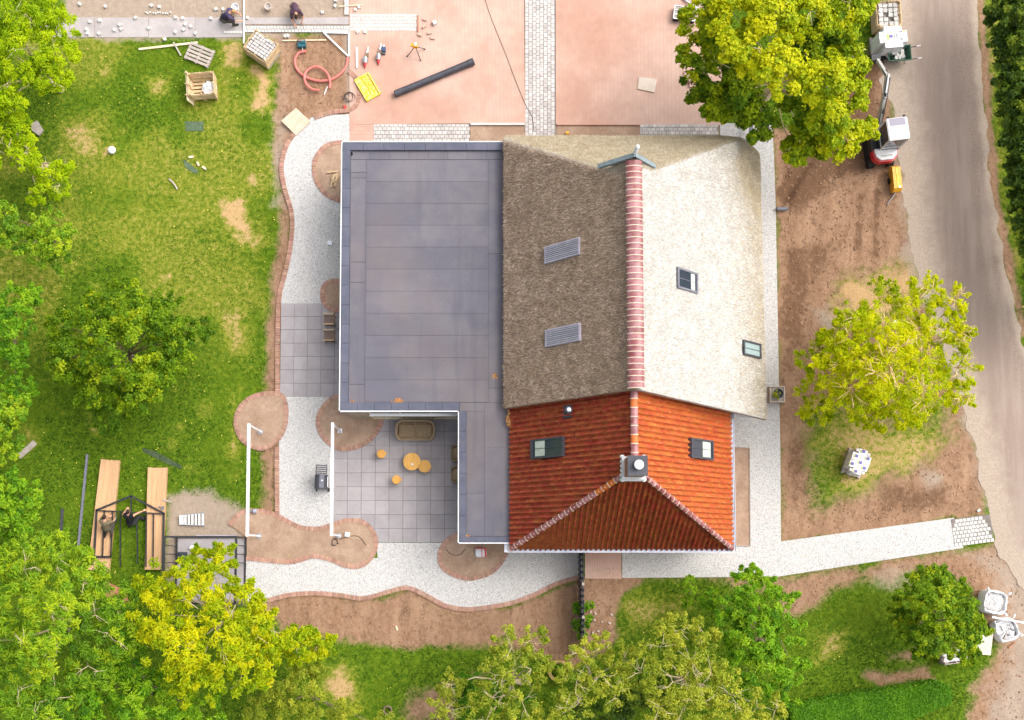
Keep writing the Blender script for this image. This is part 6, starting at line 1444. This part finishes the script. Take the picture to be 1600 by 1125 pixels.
# armchairs, half under the roof edge
for k, v_ in enumerate((709.5, 742.5)):
    T = thing('wicker_armchair', ('upper', 'lower')[k]+' of two brown wicker armchairs half under the narrow roof wing', 'armchair', P(719, v_, .04), 0)
    mb = MB(); mb.prism(rounded(.78, .72, .16), .14, .36); part(T, 'seat_base', mb, 'wicker'); mb = MB(); mb.prism(rounded(.56, .52, .08), .361, .45); part(T, 'cushion', mb, 'wicker_light')
    o2 = rounded(.80, .74, .18, 6); i2 = rounded(.66, .60, .14, 6); n = len(o2); V = []; F = []
    for (x, y), (xi, yi) in zip(o2, i2): z = .66 if x > 0 else .56; V += [(x, y, .14), (x, y, z), (xi, yi, z), (xi, yi, .3)]
    for i in range(n):
        j = (i+1) % n
        if o2[i][0] < -.38 and o2[j][0] < -.38: continue
        for q in range(3): F.append((i*4+q, j*4+q, j*4+q+1, i*4+q+1))
    mb = MB(); mb.add(V, F); part(T, 'back_shell', mb, 'wicker'); mb = MB(); mb.bar((-.1, .38, .58), (.35, .38, .58), .06, .05); part(T, 'armrest', mb, 'chair_brown')
    for x in (-.28, .28):
        for y in (-.27, .27): mb = MB(); mb.tube([(x, y, 0), (x, y, .15)], .025, 8); part(T, 'leg', mb, 'wicker')
# tables and stools
def round_table(name, label, cat, u_, v_, R, H_, m, z=.04):
    T = thing(name, label, cat, P(u_, v_, z)); nb = max(4, int(2*R/.085))
    for k in range(nb):
        x0 = -R+2*R*k/nb+.003; x1 = -R+2*R*(k+1)/nb-.003; poly = []
        for s_ in (1, -1):
            xs = [x0+(x1-x0)*i/5 for i in range(6)]; xs = xs if s_ > 0 else xs[::-1]; poly += [(x, s_*math.sqrt(max(0, R*R-x*x))) for x in xs]
        mb = MB(); mb.prism(poly, H_-.03, H_); part(T, 'top_slat', mb, m)
    mb = MB(); mb.lathe([(R*.9, 0), (R*.9, .03)], (0, 0, H_-.062), 28); part(T, 'apron', mb, m)
    for a in (30, 150, 270): mb = MB(); mb.tube([(R*.55*math.cos(R_(a)), R*.55*math.sin(R_(a)), H_-.05), (R*.8*math.cos(R_(a)), R*.8*math.sin(R_(a)), 0)], [.03, .02], 8); part(T, 'leg', mb, m)
    return T
round_table('coffee_table', 'larger round teak table in the middle of the patio', 'table', 644.5, 722.5, .375, .44, 'teak'); round_table('coffee_table', 'smaller round teak table touching the larger one', 'table', 664.3, 729.5, .27, .36, 'teak')
mb = MB(); mb.lathe([(.03, 0), (.045, .01), (.05, .06), (.042, .06), (.035, .015)], (0, 0, 0), 14); solo('white_cup', mb, 'white_metal', 'small white cup on the larger teak table', 'cup', loc=P(644.5, 725.5, .482), smooth=True)
for k, (u_, v_, a) in enumerate(((597, 710.5, 0), (620.5, 750.5, -8))):
    T = thing('wooden_stool', ('orange wooden stool nearest the brick-edged corner bed', 'orange wooden stool below and left of the teak tables')[k], 'stool', P(u_, v_, .04), R_(a))
    mb = MB(); mb.lathe([(.17, 0), (.19, .015), (.19, .045), (.165, .055), (.03, .04)], (0, 0, .38), 22); part(T, 'seat', mb, 'stool_wood', True)
    for q in (40, 160, 280): mb = MB(); mb.tube([(.1*math.cos(R_(q)), .1*math.sin(R_(q)), .39), (.17*math.cos(R_(q)), .17*math.sin(R_(q)), 0)], [.022, .018], 8); part(T, 'leg', mb, 'stool_wood')
    mb = MB(); mb.box((.19, .03, .40), (.07, .1, .05)); part(T, 'handle', mb, 'stool_wood')
# barbecue
T = thing('barbecue', 'dark gas barbecue with a slatted side shelf on the gravel', 'barbecue', P(505.5, 750, .03), R_(-2))
mb = MB(); mb.box((-.0, -.12, .45), (.48, .60, .55)); part(T, 'cabinet', mb, 'charcoal')
mb = MB(); n = 8; prf = [(-.27+.27*(1-math.cos(math.pi*i/n)), .22*math.sin(math.pi*i/n)) for i in range(n+1)]
mb.add([(x, .18, .76+z) for x, z in prf]+[(x, -.44, .76+z) for x, z in prf], [(i, i+1, n+2+i, n+1+i) for i in range(n)]+[tuple(range(n+1))[::-1], tuple(range(n+1, 2*n+2))]); part(T, 'lid', mb, 'charcoal', True)
mb = MB(); mb.box((.06, -.12, .985), (.2, .56, .012)); part(T, 'lid_panel', mb, 'slate_metal'); mb = MB(); mb.lathe([(.035, 0), (.035, .01)], (.08, -.08, .99), 12); part(T, 'thermometer', mb, 'white_metal')
mb = MB(); mb.tube([(.29, .1, .85), (.29, -.34, .85)], .015, 8); part(T, 'lid_handle', mb, 'chrome')
for k in range(5): mb = MB(); mb.bar((-.22, .24+k*.085, .78), (.22, .24+k*.085, .78), .045, .025); part(T, 'shelf_slat', mb, 'charcoal')
for s_ in (-1, 1): mb = MB(); mb.bar((s_*.23, .2, .77), (s_*.23, .6, .77), .03, .04); part(T, 'shelf_rail', mb, 'charcoal')
for x, y in ((-.2, -.38), (.2, -.38), (-.2, .14), (.2, .14)): mb = MB(); mb.tube([(x, y, 0), (x, y, .2)], .02, 6); part(T, 'leg', mb, 'black_metal')
for s_ in (-1, 1): mb = MB(); mb.tube([(s_*.25, -.42, .09), (s_*.29, -.42, .09)], .09, 14); part(T, 'wheel', mb, 'rubber')
# kindling heap
for k in range(11):
    a = random.uniform(.9, 1.9); c = P(522+random.uniform(-5, 5), 283+random.uniform(-8, 8)); L = random.uniform(.2, .42); d = Vector((math.cos(a), math.sin(a), random.uniform(-.1, .1)))*L/2; c.z = .10+.03*(k % 4)
    if k == 0: c = P(520, 270); d = Vector((.23, .03, 0)); c.z = .12
    mb = MB(); mb.bar(c-d, c+d, .055, .035); solo('timber_offcut', mb, 'timber', 'pale timber offcut in the kindling heap beside the flat roof', 'offcut', 'kindling heap in the half-round bed')
# sack below the wing
T = thing('cement_sack', 'red and white printed sack lying on the bed below the narrow roof wing', 'sack', P(751.5, 863.5, .055), R_(2))
mb = MB(); crumple(mb, (0, 0, .07), (.3, .24, .08), 8, 16, 8, .04)
mb.v = [(max(-.24, min(.24, x)), max(-.19, min(.19, y)), z) for x, y, z in mb.v]; part(T, 'sack_body', mb, 'sack_white')
for c, d in (((.04, 0, .148), (.035, .36, .012)), ((.19, 0, .145), (.07, .36, .012)), ((0, .18, .14), (.46, .03, .02))): mb = MB(); mb.box(c, d); part(T, 'red_print', mb, 'red_plastic')

# fence by the landing
fx = P(911, 940, 1.75).x; fy0, fy1 = P(911, 861, 1.75).y, P(911, 1016, 1.75).y
T = thing('board_fence', 'dark overlapping board fence running down from the house to the bottom trees', 'fence', (fx, (fy0+fy1)/2, 0)); mb = MB(); mb.box((0, 0, 0), (.025, .15, 1.72)); fb = mb.mesh('fence_board', 'charcoal'); y = fy0; k = 0; mid = (fy0+fy1)/2
while y > fy1: link('fence_board', fb, T, (.045 if k % 2 else -.045, y-mid, .88)); y -= .125; k += 1
mb = MB()
for z in (.4, 1.5): mb.bar((0, fy0-mid, z), (0, fy1-mid, z), .06, .08)
part(T, 'rail', mb, 'black_metal')
for q in range(4): mb = MB(); mb.box((0, fy0-mid+(fy1-fy0)*q/3, .92), (.065, .09, 1.84)); ps_ = part(T, 'post', mb, 'black_metal'); mb = MB(); mb.box((0, fy0-mid+(fy1-fy0)*q/3, 1.86), (.1, .12, .03)); link('post_cap', mb.mesh('post_cap', 'timber_grey'), ps_)

# ------------------------------------------------------------------ left yard: cladding stacks, frames, steel profiles
def stack(label, px, n, layers, m='cladding_board', name='board_stack', z0=0.):
    a, b_, c, d = [P(*q) for q in px]                       # two top corners, two bottom corners (tl, tr, br, bl)
    cc = (a+b_+c+d)/4; T = thing(name, label, 'boards', (cc.x, cc.y, 0))
    for l in range(layers):
        for k in range(n):
            f0, f1 = (k+.012)/n, (k+.988)/n; e = .012*((k*7+l*3) % 5)
            tl, tr, bl_, br = a.lerp(b_, f0), a.lerp(b_, f1), d.lerp(c, f0), d.lerp(c, f1)
            if k == n//2 and l == layers-1: tl = tl.lerp(bl_, .012); tr = tr.lerp(br, .012)
            mb = MB(); mb.prism([q[:2] for q in (tl.lerp(bl_, e*.2), tr.lerp(br, e*.2), br, bl_)], z0+l*.034+.002, z0+l*.034+.034); part(T, 'board', mb, m, world=True)
    return T
stack('left stack of long orange-brown cladding boards on the lawn', [(160, 718), (189, 720), (172, 894), (139, 890)], 4, 6); stack('right stack of long orange-brown cladding boards on the lawn', [(233, 731), (263, 731), (255, 890), (228, 890)], 4, 6)
stack('reddish boards on the ground under the bottom left trees', [(166, 908), (225, 936), (215, 952), (166, 934)], 4, 3, 'board_red')
boards_thing('steel_profile', 'long dark steel profile lying on the grass left of the board stacks', 'profile', (136.5, 710), (122, 860), .10, .08, 0, 'slate_metal')
boards_thing('steel_profile', 'short dark steel profile on the grass beside the round bush', 'profile', (97.5, 795), (95.5, 832), .11, .06, 0, 'charcoal')
boards_thing('plank', 'old grey plank in the grass beside the blue-green bush', 'plank', (29, 714), (55, 691), .25, .04, 0, 'timber_grey')
mb = MB(); mb.prism(W2([(222, 700), (240, 704), (285, 728), (283, 733), (262, 725), (224, 706)]), -.005, .02); solo('plastic_film', mb, 'film', 'strip of dark film lying in the grass above the right board stack', 'film')
for q in ([(289, 190), (318, 190), (318, 205), (290, 205)], [(286, 249), (295, 254), (311, 268), (305, 272), (290, 262)]):
    mb = MB(); mb.prism(W2(q), -.005, .018); solo('inspection_cover', mb, 'cover_green', 'grey-green cover sunk in the lawn '+('below the slatted crate' if q[0][0] == 289 else 'beside the small timber blocks'), 'cover')
mb = MB(); mb.ball((0, 0, .12), .18, 12, 8, (1, 1, .75)); solo('white_ball', mb, 'sack_white', 'round white lump on the worn patch of lawn', 'ball', loc=P(176, 236, 0), smooth=True)
for u_, v_, a in ((299, 246, .1), (310, 256.5, -1.2), (319.5, 263, -.6)): mb = MB(); mb.box((0, 0, .04), (.2, .09, .08)); solo('timber_block', mb, 'timber_pale', 'small pale timber block on the lawn right of the worn patch', 'block', 'three timber blocks on the lawn', loc=P(u_, v_, 0), rz=a)
mb = MB(); mb.tube([P(264, 280, .04), P(269, 284, .05), P(273, 289, .05), P(277, 296, .04)], .04, 6); solo('dead_branch', mb, 'timber_grey', 'curved grey dead branch on the lawn below the timber blocks', 'branch', smooth=True)
mb = MB(); mb.prism(W2([(50, 194), (60, 190), (69, 205), (62, 213), (51, 205)]), 0, .12); solo('stepping_stone', mb, 'timber_grey', 'flat brownish stone beside the drooping tree', 'stone')
# gable frame lying on the stacks
zf = .26; T = thing('gable_frame', 'house-shaped black steel gable frame lying across the two board stacks', 'frame', P(204, 835))
def fbar(name, a, b_, w_=.07, z=zf): mb = MB(); mb.bar(P(*a, z), P(*b_, z), w_, .07, ext=.02); part(T, name, mb, 'black_metal', world=True)
fbar('rafter', (151, 797), (205, 775), .075); fbar('rafter', (205, 775), (256, 802), .075); fbar('tie_beam', (151, 797.5), (256, 803), .05)
fbar('side_post', (151, 797), (147, 872), .075); fbar('side_post', (256, 802), (254, 890), .075); fbar('sole_plate', (147, 870), (173, 870), .09)
for a, b_ in (((163, 799), (160, 870)), ((176, 799), (173, 870)), ((188, 800), (188, 885)), ((205, 776), (205, 800)), ((214, 812), (215, 880)), ((229, 802), (228, 885)), ((240, 803), (239, 885))): fbar('stud', a, b_, .045)
mb = MB(); mb.tube([(-.12, 0, .03), (.1, .0, .03)], .025, 8); mb.box((.08, 0, .04), (.08, .16, .06)); solo('hammer', mb, 'slate_metal', 'hammer lying on the right board stack', 'hammer', loc=P(252, 793, .22), rz=-.3)
boards_thing('timber_offcut', 'small grey offcut at the edge of the right board stack', 'offcut', (254, 781), (268, 784), .07, .04, .21, 'timber_grey')
# standing shed frame with its floor
x0, x1 = P(276, 880).x, P(384, 880).x; y0, y1 = P(320, 840).y, P(320, 940).y; hs = 2.05
T = thing('shed_frame', 'standing black steel shed frame around a grey floor sheet', 'shed frame', ((x0+x1)/2, (y0+y1)/2, 0))
mb = MB(); mb.box(((x0+x1)/2, (y0+y1)/2, .035), (x1-x0-.1, y0-y1-.1, .07)); part(T, 'floor_sheet', mb, 'patio_tile', world=True)
def sbar(name, a, b_, w_=.07, m='black_metal'): mb = MB(); mb.bar(a, b_, w_, w_); part(T, name, mb, m, world=True)
for x in (x0, x1):
    for k in range(5):
        y = y0+(y1-y0)*k/4 if k in (0, 4) else y0-.36*k; sbar('post', (x, y, 0), (x, y, hs), .06 if k in (0, 4) else .04)
    sbar('top_rail', (x, y0+.03, hs), (x, y1-.03, hs), .09); sbar('sole_rail', (x, y0+.03, .10), (x, y1-.03, .10), .06)
sbar('end_rail', (x0, y0, hs), (x1, y0, hs), .08); sbar('end_rail', (x0, y1, hs), (x1, y1, hs), .08); sbar('sole_rail', (x0, y0, .12), (x1, y0, .12), .05); sbar('head_panel', (x0+1.3, y0+.02, hs-.1), (x1, y0+.02, hs-.1), .10, 'louvre')
T = thing('dark_panel', 'small dark glass panel on the floor of the shed frame', 'panel', P(285, 871, .08)); mb = MB(); mb.box((0, 0, .02), (.40, .44, .03)); part(T, 'pane', mb, 'glass_dark')
for s_ in (-1, 1): mb = MB(); mb.box((s_*.2, 0, .022), (.02, .46, .036)); part(T, 'rim', mb, 'black_metal'); mb = MB(); mb.box((0, s_*.22, .022), (.38, .02, .036)); part(T, 'rim', mb, 'black_metal')
for k, (u_, v_, a) in enumerate(((300, 855, .4), (309, 857, -.2), (303, 862, -.9))): mb = MB(); mb.ball((0, 0, .07), .1, 10, 6, (1.5, .8, .55)); solo('white_glove', mb, 'sack_white', 'crumpled white work glove on the shed floor', 'glove', 'white gloves on the shed floor', loc=P(u_, v_, .08), rz=a, smooth=True)
# aluminium step ladder lying down
T = thing('step_ladder', 'white aluminium step ladder lying on the sand above the shed frame', 'ladder', P(302, 812), R_(1))
for s_ in (-1, 1): mb = MB(); mb.bar((-.5, s_*.19, .13), (.52, s_*.27, .10), .04, .05); part(T, 'rail', mb, 'chrome')
for k in range(6): x = -.30+k*.15; mb = MB(); mb.bar((x, -.20-.008*k, .15), (x, .20+.008*k, .15), .085, .025); part(T, 'tread', mb, 'white_metal')
mb = MB(); mb.box((-.47, 0, .15), (.17, .40, .05)); part(T, 'platform', mb, 'white_metal')
for s_ in (-1, 1): mb = MB(); mb.bar((-.4, s_*.2, .03), (.5, s_*.24, .02), .03, .03); part(T, 'rear_leg', mb, 'chrome')

# ------------------------------------------------------------------ bottom edge and lower right
def ring(name, label, u_, v_, R, r, H_, m):
    mb = MB(); mb.lathe([(R-r, 0), (R, 0), (R, H_), (R-r*.5, H_+.03), (R-r, H_), (R-r, .02), (R-r, 0)], (0, 0, 0), 24, cap=False); return solo(name, mb, m, label, 'planter', loc=P(u_, v_, 0), smooth=True)
ring('straw_ring', 'round straw-coloured ring planter between the bottom trees and the soil border', 872, 1047, .46, .13, .45, 'straw_ring')
tree('potted_plant', 'low green plant growing inside the straw-coloured ring', (872, 1047), [(872, 1047, .5, 9, .4)], 'leaf_green', 'bark', 40, 30, .09, .5, .02, 'plant', seed=91)
ring('tree_stump_ring', 'small brown hollow stump on the lower lawn strip', 606, 1109, .2, .07, .18, 'bark')
def bulkbag(label, u_, v_, rz, S_, H_, fill, seed):
    T = thing('bulk_bag', label, 'bag', P(u_, v_), rz); rr = random.Random(seed); n = 28; V = []; F = []; lev = [(0, .92), (.25, 1.03), (.6, 1.06), (.85, 1.0), (1.0, .97), (1.0, .86), (.82, .80)]
    for h, f in lev:
        for k in range(n):
            a = 2*math.pi*k/n; c, s_ = math.cos(a), math.sin(a); q = 1/((abs(c)**4+abs(s_)**4)**.25); r_ = S_/2*f*q*(1+rr.uniform(-.04, .04)); V.append((r_*c, r_*s_, H_*h+(rr.uniform(-.05, .05) if h > .8 else 0)))
    for i in range(len(lev)-1):
        for k in range(n): F.append((i*n+k, i*n+(k+1) % n, (i+1)*n+(k+1) % n, (i+1)*n+k))
    mb = MB(); mb.add(V, F); part(T, 'sack', mb, 'sack_white', True)
    mb = MB(); crumple(mb, (0, 0, H_*.74), (S_*.46, S_*.46, .16), seed, 16, 8, .08); part(T, 'fill', mb, fill)
    for k in range(4):
        a = R_(45+90*k); p0 = Vector((math.cos(a), math.sin(a), 0))*S_*.55; mb = MB(); mb.tube([p0+Vector((0, 0, H_*.9)), p0*1.15+Vector((0, 0, H_*1.12)), p0*1.3+Vector((.08, .05, H_*1.0)), p0*1.12+Vector((.1, .08, H_*.85))], .025, 6); part(T, 'lifting_loop', mb, 'sack_white', True)
    if fill == 'rubble':
        for k in range(14): mb = MB(); mb.box((rr.uniform(-.26, .26), rr.uniform(-.26, .26), H_*.74+.15), (rr.uniform(.1, .3), .06, .05), M=Matrix.Rotation(rr.uniform(0, 3), 3, 'Z') @ Matrix.Rotation(rr.uniform(-.4, .4), 3, 'X')); part(T, 'debris', mb, rr.choice(['rubble', 'timber_grey', 'machine_grey', 'slate_metal']))
bulkbag('white bulk bag filled with pale gravel at the right edge', 1543, 940, R_(-12), .98, .82, 'gravel', 3); bulkbag('white bulk bag filled with rubble at the right edge', 1563, 983, R_(20), .92, .7, 'rubble', 4)
boards_thing('metal_beam', 'grey metal beam resting across the rubble bag', 'beam', (1550, 964), (1606, 974), .07, .07, .82, 'zinc')
mb = MB(); mb.prism([tuple(P(*q, .62)[:2]) for q in ((1518, 1010), (1523, 985), (1552, 989), (1548, 1024), (1519, 1021))], .10, .62); solo('foam_block', mb, 'slab_pale', 'pale grey sheet pile half under the round bush by the bags', 'sheets')
T = thing('grey_crate', 'weathered grey crate under the lower edge of the round bush', 'crate', P(1483, 1023), R_(8)); pallet(T, 1.0, .6, 'timber_grey', 4); crate(T, 1.0, .6, .5, 4, 'timber_grey')
mb = MB(); mb.box((0, 0, .3), (.9, .5, .3)); part(T, 'fill', mb, 'rubble')
boards_thing('red_lath', 'thin reddish lath on the soil below the rubble bag', 'lath', (1576, 1012), (1586, 1003), .05, .03, 0, 'board_red')
boards_thing('kerb_stone', 'small pale marker piece at the upper corner of the sett apron', 'marker', (1527, 799), (1531, 796), .1, .08, 0, 'sett_white')
mb = MB(); mb.tube([P(884, 208, .1), P(889, 208, .1)], .07, 10); solo('yellow_marker', mb, 'machine_yellow', 'tiny yellow marker on the soil strip above the thatch', 'marker', smooth=True)
for k in range(9):      # pale stones in the soil by the fence
    mb = MB(); mb.box((0, 0, .02), (random.uniform(.06, .14), .08, .06), taper=.7); solo('field_stone', mb, 'slab_pale', 'pale stone lying on the soil right of the fence', 'stone', 'pale stones right of the fence', loc=P(random.uniform(920, 968), random.uniform(925, 1000), -.02), rz=random.uniform(0, 3))
mb = MB(); mb.bar(P(619, 978, .02), P(621, 985, .02), .07, .02); solo('wood_chip', mb, 'timber_pale', 'pale wood chip on the lower soil border', 'chip')
# mortar bucket
T = thing('bucket', 'white mortar bucket beside the kneeling blond worker', 'bucket', P(369.5, 15.5, .02)); mb = MB(); mb.lathe([(.12, 0), (.155, .30), (.165, .30), (.165, .32), (.145, .32), (.11, .03), (.0, .03)], (0, 0, 0), 20); part(T, 'pail', mb, 'sack_white', True); mb = MB(); mb.lathe([(.13, .2), (.0, .2)], (0, 0, 0), 18, cap=False); part(T, 'mortar', mb, 'rubble')
T = thing('bucket', 'pale bucket near the top edge left of the plum-shirted worker', 'bucket', P(420, 14, .02)); mb = MB(); mb.lathe([(.12, 0), (.15, .28), (.16, .28), (.14, .29), (.11, .03), (.0, .03)], (0, 0, 0), 20); part(T, 'pail', mb, 'slab_pale', True); mb = MB(); mb.lathe([(.13, .2), (.0, .2)], (0, 0, 0), 18, cap=False); part(T, 'mortar', mb, 'concrete')

# ------------------------------------------------------------------ people
DG = None
def fuse(name, caps, m, vox=.016):
    """closed tapered limbs fused into one continuous skin"""
    mb = MB()
    for c in caps:
        if len(c) == 3: mb.ball(c[0], 1, 14, 10, c[2] if isinstance(c[2], tuple) else (c[1],)*3)
        else:
            a, b_, ra, rb = Vector(c[0]), Vector(c[1]), c[2], c[3]; mb.tube([a, a.lerp(b_, .5), b_], [ra, (ra+rb)/2*1.03, rb], 12); mb.ball(a, ra, 12, 8); mb.ball(b_, rb, 12, 8)
    me = mb.mesh(name, m); o = bpy.data.objects.new('tmp', me); COL.objects.link(o)
    md = o.modifiers.new('r', 'REMESH'); md.mode = 'VOXEL'; md.voxel_size = vox; md.use_smooth_shade = True
    s2 = o.modifiers.new('s', 'SMOOTH'); s2.iterations = 3; s2.factor = .5
    dg = bpy.context.evaluated_depsgraph_get(); out = bpy.data.meshes.new_from_object(o.evaluated_get(dg)); out.name = name
    bpy.data.objects.remove(o); 
    if not out.materials: out.materials.append(MATS[m])
    out.shade_smooth(); return out
def hand(caps, w_, d, side, r=.011):
    """palm and five curled fingers: w_ wrist, d pointing direction"""
    w_ = Vector(w_); d = Vector(d).normalized(); x = d.cross(Vector((0, 0, 1)));
    if x.length < .1: x = Vector((1, 0, 0))
    x.normalize(); x *= side; dn = Vector((0, 0, -1)); dn = (dn-d*dn.dot(d)).normalized()
    for k in range(4):
        o = x*(-.033+.022*k); k0 = w_+d*.02+o*.7; k1 = w_+d*.085+o; L = (.036, .042, .040, .032)[k]; caps.append((k0, k1, .017, .014)); k2 = k1+d*L+dn*.012; k3 = k2+d*L*.5+dn*.028; caps.append((k1, k2, r, r*.95)); caps.append((k2, k3, r*.95, r*.8))
    t0 = w_+d*.03-x*.035; t1 = t0+d*.035-x*.032+dn*.01; t2 = t1+d*.03-x*.004+dn*.012; caps.append((t0, t1, .015, .013)); caps.append((t1, t2, .013, .010))
def person(label, loc, rz, J, shirt, trousers, hair, sleeves=True, cap=None):
    """J: joint positions (local metres, +Y is where the person faces)"""
    T = thing('person', label, 'person', loc, rz); g = {k: Vector(v) for k, v in J.items()}; B = []
    up = (g['neck']-g['pelvis']).normalized(); side = (g['shR']-g['shL']).normalized()
    B.append((g['pelvis'], g['chest'], .14, .15)); B.append((g['chest'], g['neck'], .145, .075)); B.append((g['shL'].lerp(g['chest'], .3), g['shR'].lerp(g['chest'], .3), .10, .10)); B.append((g['shL'], g['shR'], .062, .062)); B.append((g['hipL'], g['hipR'], .12, .12))
    hd = g['head']; B.append((g['neck'], hd, .062, .058)); f = g['face'].normalized(); B.append((hd, 0, (.080, .098, .118))); B.append((hd+f*.085+Vector((0, 0, -.02)), hd+f*.112+Vector((0, 0, -.035)), .016, .014)); B.append((hd+f*.05+Vector((0, 0, -.075)), hd+f*.075+Vector((0, 0, -.085)), .035, .028))
    fs = f.cross(Vector((0, 0, 1))); fs = fs.normalized() if fs.length > .1 else side
    for s_ in (-1, 1): B.append((hd+fs*.078*s_+Vector((0, 0, .015)), hd+fs*.09*s_+Vector((0, 0, -.03)), .02, .016))
    for q in 'LR':
        B.append((g['sh'+q], g['el'+q], .052, .042)); B.append((g['el'+q], g['wr'+q], .041, .028)); hand(B, g['wr'+q], g['wr'+q]-g['el'+q], -1 if q == 'L' else 1)
        B.append((g['hip'+q], g['kn'+q], .085, .06)); B.append((g['kn'+q], g['an'+q], .058, .040)); fd = Vector(g['toe'+q])-g['an'+q]; B.append((g['an'+q], g['an'+q]+fd*.9, .042, .032))
    body = link('body', fuse('body', B, 'skin'), T)
    C = [(g['pelvis'], g['chest'], .157, .168), (g['chest'], g['neck']-up*.05, .162, .085), (g['shL'].lerp(g['chest'], .3), g['shR'].lerp(g['chest'], .3), .115, .115), (g['shL'].lerp(g['neck'], .0 if sleeves else .3), g['shR'].lerp(g['neck'], .0 if sleeves else .3), .076, .076)]
    if sleeves:
        for q in 'LR': C.append((g['sh'+q], g['sh'+q].lerp(g['el'+q], .75), .068, .062))
    link('shirt', fuse('shirt', C, shirt), T)
    C = [(g['pelvis']-up*.02, g['pelvis']+up*.06, .16, .158), (g['hipL'], g['hipR'], .135, .135)]
    for q in 'LR': C += [(g['hip'+q], g['kn'+q], .10, .077), (g['kn'+q], g['kn'+q].lerp(g['an'+q], .9), .075, .062)]
    link('trousers', fuse('trousers', C, trousers), T)
    for q in 'LR': fd = Vector(g['toe'+q])-g['an'+q]; link('boot', fuse('boot', [(g['an'+q]-fd*.15, g['toe'+q], .055, .046), (g['an'+q], g['an'+q].lerp(g['kn'+q], .25), .055, .055)], 'boot'), T)
    crown = (Vector((0, 0, 1))*.75-f*.35).normalized(); H_ = [(hd+crown*.03, 0, (.086, .100, .105)), (hd-f*.035+crown*.02, 0, (.083, .09, .10))]
    link('hair', fuse('hair', H_, hair, .012), T)
    mb = MB()
    for s_ in (-1, 1): mb.ball(hd+f*.088+fs*.032*s_+Vector((0, 0, .005)), .012, 8, 6)
    part(T, 'eyes', mb, 'rubber'); return T
K = lambda **k: k
# blond worker kneeling, leaning over to the right
person('kneeling blond worker in a navy shirt laying setts beside the white bucket', P(358, 34, .02), R_(-82), K(pelvis=(0, -.16, .40), chest=(0, .10, .68), neck=(0, .26, .80), head=(0, .40, .84), face=(0, .75, -.65), shL=(-.19, .17, .74), shR=(.19, .17, .74), elL=(-.24, .38, .52), elR=(.26, .36, .50), wrL=(-.12, .56, .32), wrR=(.20, .60, .32), hipL=(-.10, -.16, .38), hipR=(.10, -.16, .38), knL=(-.16, .20, .08), knR=(.20, .24, .34), anL=(-.14, -.22, .08), anR=(.20, .20, .06), toeL=(-.14, -.38, .06), toeR=(.20, .38, .04)), 'shirt_navy', 'trousers_grey', 'hair_blond')
# worker in plum shirt bent over the sett row, facing down the picture
person('bent worker in a plum shirt laying the white sett row', P(464, 22, .02), R_(-168), K(pelvis=(0, -.18, .50), chest=(0, .14, .68), neck=(0, .32, .68), head=(.02, .46, .62), face=(0, .5, -.85), shL=(-.19, .24, .66), shR=(.19, .24, .66), elL=(-.26, .36, .40), elR=(.25, .40, .42), wrL=(-.16, .52, .20), wrR=(.18, .58, .22), hipL=(-.10, -.18, .48), hipR=(.10, -.18, .48), knL=(-.17, .18, .10), knR=(.17, .18, .10), anL=(-.15, -.22, .09), anR=(.15, -.22, .09), toeL=(-.15, -.38, .05), toeR=(.15, -.38, .05)), 'shirt_plum', 'trousers_tan', 'hair_dark')
# worker in olive shirt kneeling on the boards with a drill
person('kneeling dark-haired worker in an olive shirt using a drill on the gable frame', P(171, 821, .21), R_(-12), K(pelvis=(.02, -.14, .36), chest=(0, .08, .62), neck=(-.03, .22, .74), head=(-.04, .34, .78), face=(.35, .7, -.6), shL=(-.20, .14, .68), shR=(.16, .12, .68), elL=(-.24, .32, .46), elR=(.28, .24, .46), wrL=(-.02, .40, .30), wrR=(.26, .40, .24), hipL=(-.08, -.14, .34), hipR=(.12, -.14, .34), knL=(-.10, .14, .09), knR=(.18, .16, .09), anL=(-.06, -.36, .08), anR=(.20, -.34, .08), toeL=(-.07, -.52, .06), toeR=(.22, -.50, .06)), 'shirt_olive', 'trousers_grey', 'hair_dark')
T = thing('power_drill', 'teal cordless drill in the hands of the olive-shirted worker', 'drill', P(181.5, 811, .36), R_(75)); mb = MB(); mb.tube([(-.1, 0, .1), (.1, 0, .1)], [.045, .035], 10); part(T, 'drill_body', mb, 'teal_tool', True); mb = MB(); mb.tube([(.1, 0, .1), (.17, 0, .1), (.26, 0, .1)], [.022, .015, .004], 8); part(T, 'chuck', mb, 'charcoal', True); mb = MB(); mb.bar((-.05, 0, .1), (-.08, 0, -.06), .04, .05); mb.box((-.08, 0, -.08), (.11, .07, .05)); part(T, 'grip', mb, 'charcoal')
# man in black vest sitting on his heels, one arm out to the right
person('man in a black vest sitting inside the gable frame, reaching to the right', P(208, 812, .03), R_(-4), K(pelvis=(0, -.12, .30), chest=(0, .10, .62), neck=(0, .22, .78), head=(.01, .33, .84), face=(.1, .85, -.5), shL=(-.21, .17, .72), shR=(.21, .17, .72), elL=(-.31, .20, .45), elR=(.38, .30, .62), wrL=(-.22, .42, .34), wrR=(.56, .40, .55), hipL=(-.10, -.12, .26), hipR=(.10, -.12, .26), knL=(-.14, .28, .16), knR=(.34, .16, .30), anL=(-.12, -.16, .08), anR=(.46, .05, .07), toeL=(-.12, -.32, .05), toeR=(.54, .19, .05)), 'shirt_black', 'trousers_dark', 'hair_dark', sleeves=False)
